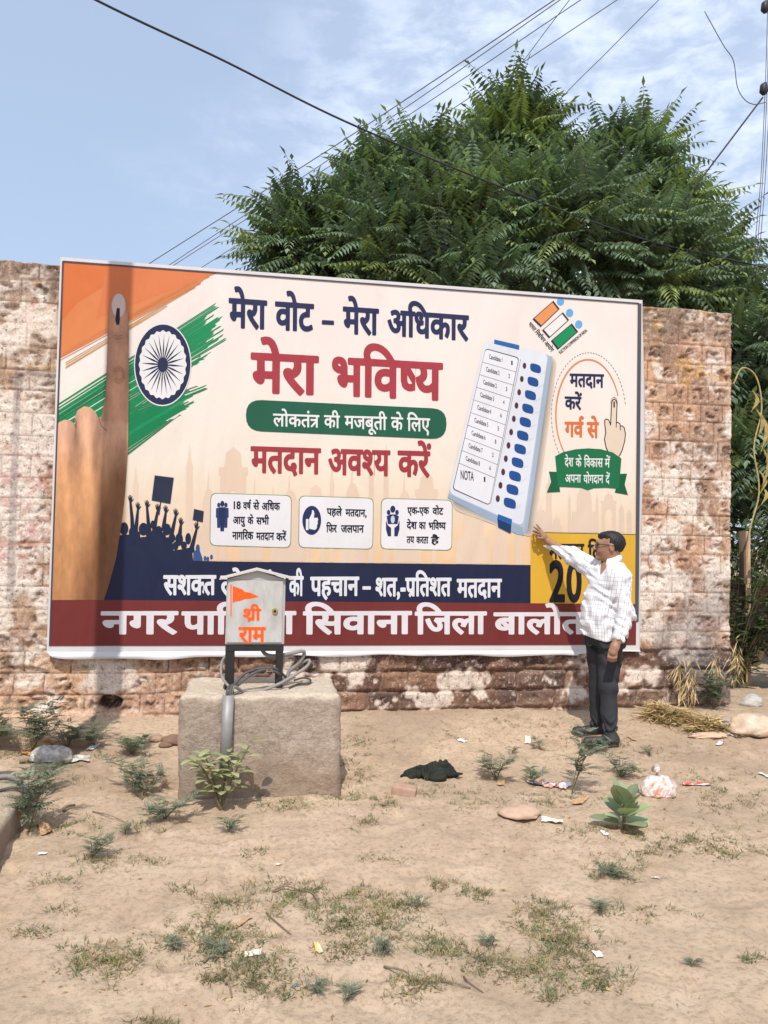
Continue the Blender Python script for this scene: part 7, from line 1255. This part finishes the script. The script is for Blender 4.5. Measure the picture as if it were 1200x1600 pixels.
# ---- shrubs beyond the right end of the wall
for i, (x, y, h, s_, lb, mt) in enumerate(((6.35, .9, 1.5, 26, 'bright green broad-leaved shrub just beyond the end of the wall', BUSHL), (6.8, 1.9, 2.2, 34, 'taller dark shrub standing behind the first one beyond the wall end', BUSHL), (6.9, .7, 1.1, 24, 'low dark shrub at the right edge behind the sacks', WEEDL), (7.5, 2.2, 2.4, 34, 'dark shrub at the far right edge under the tree', BUSHL))):
    broad((x, y, 0), h, s_, .15, .085, 40+i, 'shrub', lb, mt, 'shrub', .8, .55)
# dry climbing stalk with hanging yellow leaves
vp = [at_y(px, py, .9) for px, py in ((1168, 860), (1186, 770), (1178, 700), (1190, 640), (1182, 590), (1160, 575), (1146, 600))]
vine = empty('dry_stalk', (vp[0][0], .9, 0), 'withered yellow stalk with curled dry leaves standing beyond the wall end', 'plant')
MB().tube(spline([(vp[0][0], .9, 0)]+[tuple(p) for p in vp], 6), .008, 5, False).build('stem', mottled('dry_stalk_skin', (.42, .32, .14), .3, 20, .8, .1), vine)
L = Leaves(); r = np.random.RandomState(2)
for px, py, l_ in ((1188, 645, .42), (1192, 700, .40), (1182, 640, .30), (1176, 610, .24), (1190, 760, .2), (1186, 735, .25), (1195, 680, .3)):
    b = at_y(px, py, .9); d = nrm(np.array([.15*(r.rand()-.5), -.2, -1])); sd = nrm(np.array([1, .4*(r.rand()-.5), 0])); n = 6
    for w_ in range(n):
        t0, t1 = w_/n, (w_+1)/n; wd = lambda t: .042*math.sin(math.pi*min(1, t*.9+.08))*(1-.25*math.sin(t*9)); pt = lambda t: b+d*l_*t+sd*.05*math.sin(t*4)
        L.V.append(np.array([pt(t0)-sd*wd(t0)/2, pt(t0)+sd*wd(t0)/2, pt(t1)+sd*wd(t1)/2, pt(t1)-sd*wd(t1)/2])); L.C.append(np.full((4, 3), .8+.4*r.rand())); L.n += 1
L.build('leaf', leaf_mat('withered_leaf', (.36, .27, .10), .35, 14, .2, .7), vine)
# ---- dry straw heap and dead creeper at the right foot of the wall
def straw(name, label, pts, n, ln, seed, hgt, hang=False):
    r = np.random.RandomState(seed); L = Leaves(); B_, D_, S_, N_ = [], [], [], []
    for i in range(n):
        c, sx_, sy_ = pts[r.randint(len(pts))]; g = r.randn(2)*.5; x, y = c[0]+g[0]*sx_, c[1]+g[1]*sy_
        if hang: b = np.array([x, y, c[2]+r.randn()*.1]); d = nrm(np.array([r.randn()*.7, r.randn()*.25-.1, -1]))
        else: b = np.array([x, y, gz_at(x, y)+hgt*max(0, 1-(g@g))*r.rand()]); a = r.rand()*6.28; d = np.array([math.cos(a), math.sin(a), .5*(r.rand()-.35)])
        B_.append(b); D_.append(nrm(d)); S_.append(nrm(np.cross(d, UP+.3*r.randn(3))))
    B_, D_, S_ = map(np.array, (B_, D_, S_)); L.add(B_, D_, S_, np.cross(S_, D_), ln*(.5+r.rand(n)), .007+.006*r.rand(n), (.7+.6*r.rand(n, 1))*np.ones(3)); return tag(L.build(name, STRAWL), label, 'straw')
g1_, g2_, g3_ = gpt(1060, 1128), gpt(1110, 1140), gpt(1030, 1122)
straw('straw_heap', 'heap of dry yellow straw at the foot of the right wall end', [(g1_, .24, .09), (g2_, .18, .08), (g3_, .14, .06)], 1900, .11, 3, .13)
q1, q2, q3, q4 = at_y(1062, 1050, -.08), at_y(1080, 1070, -.10), at_y(1118, 1045, -.07), at_y(1150, 1030, -.05)
straw('dead_creeper', 'dead yellow creeper hanging on the lower right wall face', [(q1, .05, .02), (q2, .06, .02), (q3, .04, .03), (q4, .05, .04)], 260, .12, 5, 0, True)
feathery(gpt(1115, 1110), .34, .16, 10, 77, 'green weed at the corner of the wall beside the straw', 'leafy_bush', 'bushes at the wall foot')
# ---- thin dry grass in patches: nobody could count it
rg_ = np.random.RandomState(8); PB = []
patch = [(340, 1465, 75, 34, 1), (455, 1400, 70, 28, 1), (395, 1525, 75, 36, .8), (165, 1500, 60, 30, .9), (350, 1412, 40, 14, .8), (565, 1393, 30, 10, .9), (600, 1440, 60, 30, .8), (530, 1440, 40, 26, .7), (540, 1490, 45, 18, .5), (850, 1440, 50, 34, 1.1), (890, 1480, 45, 30, 1), (935, 1530, 50, 16, .9), (830, 1515, 70, 24, .7), (680, 1482, 42, 18, 1.2), (655, 1543, 40, 18, 1), (760, 1500, 40, 20, .6), (620, 1410, 50, 16, 1), (690, 1380, 30, 9, .9), (735, 1400, 26, 9, .9), (965, 1360, 50, 20, .8), (1085, 1320, 90, 14, .9), (1150, 1335, 50, 10, .9), (1020, 1335, 40, 10, .6), (545, 1220, 40, 45, .8), (575, 1285, 18, 10, 1.1), (600, 1255, 30, 9, .9), (660, 1235, 40, 14, .5), (740, 1250, 40, 22, .6), (860, 1250, 50, 14, .9), (1110, 1225, 70, 26, .5), (1140, 1262, 60, 22, .5), (560, 1150, 36, 22, .6), (700, 1140, 20, 8, .5), (820, 1132, 60, 10, .6), (905, 1140, 30, 10, .8), (970, 1165, 14, 12, 1.2), (1040, 1178, 60, 10, .4), (95, 1290, 60, 14, .7), (120, 1220, 60, 14, .4), (160, 1345, 70, 14, .4), (215, 1295, 40, 10, .4), (90, 1380, 40, 12, .4), (60, 1460, 50, 10, .3), (285, 1385, 30, 8, .4), (230, 1350, 30, 8, .4), (470, 1250, 90, 10, .7), (440, 1262, 50, 8, .6), (140, 1180, 80, 12, .8), (25, 1180, 40, 12, .8), (1175, 1500, 20, 6, .3), (1000, 1425, 60, 14, .3), (600, 1345, 40, 8, .4), (925, 1300, 30, 12, .7), (1000, 1310, 30, 8, .7), (250, 1600, 30, 8, .6), (865, 1555, 26, 10, .8), (760, 1390, 14, 6, .5), (100, 1420, 30, 8, .3), (400, 1330, 16, 8, .7)]
for (px, py, rx, ry, dn) in patch:
    for i in range(int(rx*ry*.062*dn)+7):
        g = rg_.randn(2)*.55; q = gpt(px+g[0]*rx, py+g[1]*ry); PB.append((q.x, q.y, q.z))
# clumps: each seed becomes a small tuft of short blades
PB = np.array(PB); k = 12; n = len(PB)*k; b = np.repeat(PB, k, 0)+np.concatenate([(rg_.rand(n, 2)-.5)*.042, np.zeros((n, 1))], 1)-UP*.003
a = rg_.rand(n)*6.28; el = .05+.9*rg_.rand(n); d = np.stack([np.cos(a)*np.cos(el), np.sin(a)*np.cos(el), np.sin(el)], -1); sd = nrm(np.cross(d, UP+.2*rg_.randn(n, 3)))
tn = np.repeat(np.where(rg_.rand(len(PB), 1) > .58, np.array([[.60, .82, .62]]), np.array([[1.35, 1.12, .95]]))*(.7+.6*rg_.rand(len(PB), 1)), k, 0)
L = Leaves(); L.add(b, d, sd, np.cross(sd, d), .016+.034*rg_.rand(n)**2, .0026+.0020*rg_.rand(n), tn, .1); tag(L.build('grass_patches', DRYG), kind='stuff', label='thin dry grass growing in patches over the sand', cat='grass'); print('grass', n)
# ================================================================== litter and stones
def blob(name, p, size, seed, mat, label, cat, amp=.25, freq=3., group=None, rz=0., crumple=0., squash=None, sub=4, tilt=0.):
    """crumpled or rocky closed lump resting on the ground at p"""
    bm = bmesh.new(); bmesh.ops.create_icosphere(bm, subdivisions=sub, radius=1); P = np.array([v.co[:] for v in bm.verts])
    a, b = np.arctan2(P[:, 1], P[:, 0]), P[:, 2]
    f = (fbm(P[:, 0]*freq+seed*3.1+10, P[:, 1]*freq+P[:, 2]*freq*.8+seed+10, 4)-.5)*2*amp
    if crumple: f += -np.abs(fbm(P[:, 0]*freq*2+P[:, 2]*3+seed+40, P[:, 1]*freq*2-P[:, 2]*4+60, 3)-.5)*crumple*2
    P = P*(1+f)[:, None]; P[:, 2] = np.where(P[:, 2] < 0, P[:, 2]*.35, P[:, 2]); P *= np.array(size)/2; c, s = math.cos(rz), math.sin(rz)
    P = np.stack([P[:, 0]*c-P[:, 1]*s, P[:, 0]*s+P[:, 1]*c, P[:, 2]+tilt*P[:, 0]], -1)+np.array(p)+np.array([0, 0, size[2]*.10])
    for v, q in zip(bm.verts, P): v.co = q
    me = bpy.data.meshes.new(name); bm.to_mesh(me); bm.free(); return tag(link(name, me, mat, None, True), label, cat, group)
def sheet(name, p, w, h, seed, mat, label, cat, rz=0., amp=.25, group=None, lift=.012, n=14):
    """a thin crumpled scrap lying on the ground"""
    r = np.random.RandomState(seed); u, v = np.meshgrid(np.linspace(-.5, .5, n), np.linspace(-.5, .5, n)); wob = 1+.25*(fbm(u*3+seed, v*3+9, 2)-.5)
    x, y = u*w*wob, v*h*wob; z = np.abs(fbm(u*3.2+seed*1.7+5, v*3.2+seed, 3)-.45)*amp*min(w, h)*2+np.abs(u*math.sin(seed)+v*math.cos(seed))*amp*.4*min(w, h); c, s = math.cos(rz), math.sin(rz); X, Y = x*c-y*s+p[0], x*s+y*c+p[1]
    Zg = np.vectorize(gz_at)(X, Y); I = np.arange(n*n).reshape(n, n); F = np.stack([I[:-1, :-1], I[:-1, 1:], I[1:, 1:], I[1:, :-1]], -1).reshape(-1, 4)
    return tag(link(name, mesh_np(name, np.stack([X, Y, Zg+z+lift*.5], -1).reshape(-1, 3), F), mat, None, True), label, cat, group)
rag = Mat('dark_cloth', (.022, .024, .020), .9, .1); rag.color(rag.ramp(rag.noise(14, 4), [(.3, (.016, .018, .015)), (.7, (.040, .042, .033))])); rag.bump(rag.noise(45, 4), .5, .008); rag = rag.m
# crumpled black cloth: a draped folded sheet
p = gpt(676, 1214); ck = SDF((-.30, -.20, -.03), (.30, .20, .19), .0055)
for a_, b_, r0, r1 in (((-.20, .0, .02), (-.08, .02, .045), .038, .045), ((-.10, -.02, .035), (.02, .03, .075), .040, .050), ((.0, .02, .06), (.09, .03, .085), .048, .050), ((.08, .02, .085), (.14, -.01, .035), .046, .040), ((.12, -.02, .03), (.22, -.02, .018), .032, .014), ((-.05, -.05, .03), (.06, -.06, .04), .038, .042), ((-.03, -.08, .015), (.05, -.11, .012), .034, .022), ((-.12, .0, .04), (-.04, -.07, .02), .026, .030), ((.03, -.03, .07), (.13, -.06, .03), .028, .030), ((-.18, -.04, .015), (-.23, -.02, .012), .03, .018), ((.05, .06, .05), (.15, .05, .02), .04, .03)):
    ck.cone(a_, b_, r0, r1, .012)
X, Y, Z = np.meshgrid(*[ck.lo[i]+ck.h*np.arange(ck.F.shape[i]) for i in range(3)], indexing='ij', sparse=True)
ck.F = np.maximum(ck.F+.011*np.sin(62*X+38*Y+30*Z+5*np.sin(19*X-23*Y))*np.sin(28*Y-21*X+16*Z)+.0015*np.sin(90*X-60*Z+40*Y), -.012-Z).astype(np.float32); V, Q = ck.out(); V = V*np.array([.86, .9, .72])
tag(link('crumpled_cloth', mesh_np('crumpled_cloth', V+np.array(p), Q), rag, None, True), 'crumpled black cloth lying on the sand in front of the wall', 'cloth')
brick = mottled('pinkish_stone', lin('#a98a76'), .2, 22, .9, .4); b_ = gpt(631, 1242); bs = displaced_box('loose_brick', -.075, .075, -.045, .045, -.03, .055, .012, .008, .004, brick, seed=3)
bs.location = b_; bs.rotation_euler = (.06, .1, -.35); tag(bs, 'squared pinkish stone block lying near the black cloth', 'stone')
p = gpt(812, 1274); blob('flat_stone', p, (.24, .17, .085), 5, mottled('flat_stone', lin('#b79a84'), .15, 14, .9, .4), 'flat pale stone slab lying on the sand in front of the man', 'stone', .18, 1.6)
paper = mottled('waste_paper', lin('#d8cfbf'), .07, 20, .8, .1); whitep = mottled('white_plastic', lin('#e4e2e2'), .05, 20, .5, .1); tanp = mottled('brown_card', lin('#b7946f'), .15, 20, .9, .1)
redp_ = Mat('red_white_wrapper', (.8, .8, .8), .4, .4); redp_.color(redp_.ramp(redp_.noise(9, 2), [(.46, lin('#e3dedb')), (.54, lin('#c9574c'))])); redp_ = redp_.m
yelp = Mat('yellow_red_wrapper', (.8, .6, .1), .4, .4); yelp.color(yelp.ramp(yelp.noise(8, 2), [(.42, lin('#9a5444')), (.5, lin('#c4ac5c')), (.62, lin('#d6cfb0'))])); yelp = yelp.m
mult = Mat('printed_sachet', (.8, .8, .8), .4, .4); mult.color(mult.ramp(mult.noise(16, 3), [(.38, lin('#3f4a6e')), (.47, lin('#d6cdc6')), (.55, lin('#c76b5f')), (.62, lin('#dcd5cf'))])); mult = mult.m
for px, py, w, h, mt, nm, lb in ((863, 1283, .13, .08, paper, 'paper_scrap', 'square of whitish paper right of the flat stone'), (722, 1153, .07, .05, whitep, 'paper_scrap', 'small bright white scrap on the sand near the wall foot'), (1088, 1228, .20, .07, redp_, 'plastic_wrapper', 'red and white plastic wrapper right of the tied bag'), (848, 1228, .20, .10, mult, 'plastic_wrapper', 'printed sachets scattered by the spindly weed'), (880, 1231, .12, .08, redp_, 'plastic_wrapper', 'crumpled pink and white wrapper beside the spindly weed'), (783, 1224, .14, .05, tanp, 'card_scrap', 'strip of brown card at the foot of the feathery clump'), (993, 1233, .12, .05, mult, 'plastic_wrapper', 'small dark-edged packet left of the tied bag'), (1028, 1246, .13, .03, yelp, 'plastic_wrapper', 'flat yellow wrapper just below the tied bag'), (908, 1250, .15, .07, tanp, 'card_scrap', 'brown card scrap above the large-leaved plant'), (68, 1160, .14, .10, yelp, 'plastic_wrapper', 'red and yellow wrapper among the weeds on the left'), (48, 1174, .16, .08, yelp, 'plastic_wrapper', 'yellowish wrapper below the red one on the left'), (146, 1166, .14, .05, whitep, 'paper_scrap', 'pale scrap in the weeds at the edge of the pole shadow'), (945, 1306, .07, .05, whitep, 'paper_scrap', 'white crumpled scrap in front of the large-leaved plant'), (1197, 1213, .10, .06, paper, 'paper_scrap', 'pale scrap at the right edge of the picture'), (1024, 1372, .06, .03, paper, 'paper_scrap', 'oval pale scrap on bare sand at the lower right'), (934, 1493, .05, .07, paper, 'paper_scrap', 'pointed cream scrap in the lower right grass'), (435, 1347, .04, .03, paper, 'paper_scrap', 'tiny white scrap on the sand below the plinth'), (382, 1440, .10, .04, tanp, 'card_scrap', 'curled tan scrap in the upper left grass patch'), (395, 1493, .10, .05, paper, 'paper_scrap', 'whitish crumpled scrap beside the left grass patch'), (497, 1485, .09, .04, yelp, 'plastic_wrapper', 'yellow leaf-like wrapper in the lower centre grass'), (66, 1337, .07, .03, whitep, 'paper_scrap', 'white scrap below the weed by the left slab'), (70, 1295, .18, .06, tanp, 'card_scrap', 'brown bark-like scrap beside the weed by the left slab'), (460, 1542, .04, .02, mottled('blue_plastic', lin('#6d7f90'), .1, 20, .5, .1), 'plastic_scrap', 'small blue plastic bit at the bottom left'), (1130, 1148, .22, .07, paper, 'paper_scrap', 'long pale sack strip in front of the straw heap'), (1088, 1146, .07, .05, whitep, 'paper_scrap', 'small white and blue scrap under the straw heap'), (825, 1156, .16, .05, paper, 'paper_scrap', 'pale scraps lying by the wall foot left of the man'), (987, 1156, .10, .03, tanp, 'card_scrap', 'small card strip just right of the shoes'), (1125, 1162, .16, .04, redp_, 'plastic_wrapper', 'faded reddish wrapper in front of the pale sack strip')):
    q = gpt(px, py); ks = .6 if py > 1300 else .9; sheet(nm, q, w*ks, h*ks, int(px*7+py) % 97, mt, lb, nm.split('_')[-1] if nm != 'card_scrap' else 'card', rz=(px % 7)*.4-1.2)
# tied clear plastic bag with rubbish inside
bagm = Mat('clear_bag', lin('#dcc4b4'), .25, .5); bagm.color(bagm.ramp(bagm.noise(13, 4, .6, .6), [(.35, lin('#b98f78')), (.46, lin('#d8c2b4')), (.56, lin('#e8ddd6')), (.66, lin('#c98d78'))])); bagm.bump(bagm.noise(26, 4, .6, 1.5), .8, .02); bagm = bagm.m
p = gpt(1030, 1243); bag = empty('plastic_bag', tuple(p), 'tied pinkish clear plastic bag of rubbish on the sand', 'bag')
o = blob('bag_body', p, (.23, .17, .235), 12, bagm, None, None, .16, 2.2, crumple=.16); 
for k_ in ('label', 'category'): 
    if k_ in o: del o[k_]
o.parent = bag; o.matrix_parent_inverse = parent_inv(bag)
MB().tube([(p.x+.0, p.y, p.z+.115), (p.x-.01, p.y, p.z+.150), (p.x-.03, p.y-.01, p.z+.172)], [.022, .010, .030], 9).build('bag_knot', bagm, bag, True)
# sacks and clear bag at the right edge
sack = Mat('woven_sack', lin('#c9b49c'), .75, .2); sack.color(sack.ramp(sack.noise(7, 4), [(.35, lin('#b29a82')), (.65, lin('#d2c0ab'))])); sack.bump(sack.noise(16, 4, .6, 1.), .7, .02); sack = sack.m
blob('sack', gpt(1178, 1143), (.52, .30, .27), 21, sack, 'large pale woven sack lying at the right edge beyond the straw', 'sack', .18, 1.5, crumple=.22)
blob('sack', gpt(1130, 1134), (.26, .18, .15), 24, mottled('grey_sack', lin('#a39a90'), .12, 9, .7, .3), 'small grey sack half under the straw beside the big one', 'sack', .2, 1.8, crumple=.2)
blob('sack', gpt(1108, 1152), (.34, .12, .07), 27, mottled('tan_sack', lin('#c4a98e'), .12, 9, .8, .3), 'flat tan sack lying in front of the straw heap', 'sack', .2, 1.8, crumple=.2)
clr = Mat('thin_clear_film', lin('#d8d8d4'), .2, .5); clr.p.inputs['Alpha'].default_value = .45; clr.bump(clr.noise(18, 4, .6, 1.), .8, .02)
c_ = at_y(1175, 1092, .02); blob('clear_bag', (c_[0], c_[1], c_[2]-.06), (.22, .14, .17), 31, clr.m, 'thin clear plastic bag caught in the shrub at the right edge', 'bag', .2, 2, crumple=.2)
torn = Mat('torn_sack', lin('#b9b3aa'), .7, .2); torn.color(torn.ramp(torn.noise(22, 4, .7), [(.35, lin('#857d74')), (.6, lin('#c8c2b8'))])); torn.bump(torn.noise(30, 4), .7, .015)
blob('torn_sack', gpt(80, 1186), (.30, .20, .17), 35, torn.m, 'torn grey sack among the weeds above the left slab', 'sack', .2, 2.2, crumple=.3)
sheet('sack_flap', gpt(108, 1188), .26, .09, 12, torn.m, 'pale flat flap of sacking beside the torn grey sack', 'sack', .1, .3)
# rubble near the wall foot and pebbles
rub = mottled('rubble_stone', lin('#a58871'), .25, 14, .95, .5); rub2 = mottled('rubble_dark', lin('#7d6353'), .25, 14, .95, .5)
rr = random.Random(5)
for i, (px, py, s_, lb) in enumerate(((270, 1158, .14, 'rubble stone beside the plinth at the wall foot'), (245, 1150, .10, 'smaller rubble stone left of the one by the plinth'), (258, 1166, .08, 'smallest rubble stone in front of the plinth rubble'), (1192, 1150, .16, 'lump of earth at the right edge below the big sack'))):
    blob('rubble_stone', gpt(px, py), (s_*1.2, s_, s_*.7), 50+i, rub if i % 2 else rub2, lb, 'stone', .3, 1.8, sub=3)
base = None
for i in range(90):
    t = rr.random(); px, py = (rr.uniform(-20, 1220), rr.uniform(1115, 1600)) if t < .6 else (rr.uniform(540, 1130), rr.uniform(1112, 1300)); q = gpt(px, py); s_ = .005+.017*rr.random()**2.5
    if base is None:
        base = blob('pebble', (0, 0, 0), (1.2, 1., .8), 3, rub, 'small tan pebble scattered on the sand', 'pebble', .25, 1.6, 'pebbles on the sand', sub=2); o = base
    else: o = base.copy(); COL.objects.link(o)
    o.location = (q.x, q.y, q.z); o.scale = (s_,)*3; o.rotation_euler = (0, 0, rr.random()*6)
# twigs
tw_ = mottled('dry_twig', (.20, .15, .10), .3, 20, .9, .1)
for i, (a_, b_, r_, lb) in enumerate((((100, 1270), (117, 1262), .012, 'thick dark stick lying between the slab and the plinth'), ((145, 1270), (205, 1288), .004, 'long thin twig on the sand left of the plinth'), ((600, 1515), (645, 1540), .005, 'dry twig at the bottom centre'), ((690, 1540), (735, 1546), .005, 'dry twig at the bottom right of centre'), ((725, 1522), (755, 1548), .004, 'crooked dry twig in the lower right'), ((318, 1512), (352, 1500), .007, 'reddish dry stick below the left grass patch'), ((416, 1430), (455, 1462), .004, 'curved dry stem in the upper left grass'), ((425, 1395), (470, 1388), .005, 'pale bleached stem in the upper left grass'), ((470, 1388), (500, 1415), .005, 'pale bleached stem bending down on the grass'), ((353, 1543), (362, 1565), .006, 'short pale stick at the lower left'), ((30, 1190), (110, 1184), .012, 'dark plank-like stick above the left slab'))):
    A_, B_ = gpt(*a_), gpt(*b_); m_ = (A_+B_)/2+Vector((rr.uniform(-.03, .03), rr.uniform(-.02, .02), .02)); tag(MB().tube(spline([A_+Vector((0, 0, r_)), m_, B_+Vector((0, 0, r_))], 5), [r_*(1-.05*k) for k in range(11)], 6).build('dry_twig', tw_, None, True), lb, 'twig', 'twigs on the sand')
# fine dry leaf crumbs and chaff: nobody could count it
r = np.random.RandomState(14); L = Leaves(); Bp = []
for i in range(1300):
    t = r.rand(); px, py = (r.uniform(-20, 1220), r.uniform(1112, 1600)) if t < .22 else ((r.uniform(540, 1180), r.normal(1150, 30)) if t < .75 else (r.normal(950, 140), r.normal(1260, 40))); q = gpt(px, max(1112, py)); Bp.append((q.x, q.y, q.z+.003))
Bp = np.array(Bp); n = len(Bp); a = r.rand(n)*6.28; d = np.stack([np.cos(a), np.sin(a), .25*r.rand(n)], -1); sd = nrm(np.cross(d, UP)+.2*r.randn(n, 3))
L.add(Bp, nrm(d), sd, np.cross(sd, d), .008+.024*r.rand(n)**2.5, .005+.009*r.rand(n)**2, np.where(r.rand(n, 1) > .5, np.array([[.75, .62, .5]]), np.array([[.5, .42, .38]]))*(.6+.8*r.rand(n, 1)), .2); tag(L.build('leaf_litter', STRAWL), 'fine dry leaf crumbs and chaff strewn over the sand', 'leaf litter', kind='stuff')
# ---- things beyond the right end of the wall
post = mottled('weathered_wood', lin('#5a4638'), .3, 12, .9, .4)
for px, x_w, lb, y_ in ((1162, .09, 'thick dark wooden post beyond the end of the wall', 1.2), (1170, .05, 'pale thin post beside the dark wooden post', 1.0)):
    a_, b_ = at_y(px, 830, y_), at_y(px+4, 1000, y_); tag(MB().tube([(a_[0], y_, -.1), (a_[0], y_, b_[2]+.1), (a_[0]-.01, y_, a_[2])], [x_w*.55, x_w*.5, x_w*.45], 9).build('wooden_post', post if x_w > .06 else rub, None, True), lb, 'post')
bw = displaced_box('brick_wall', 7.0, 9.6, 3.3, 3.55, -.1, 1.15, .08, .01, .01, mottled('red_brickwork', lin('#8a5a45'), .3, 8, .9, .5), seed=8); tag(bw, 'low reddish brick wall far behind the shrubs on the right', 'wall')
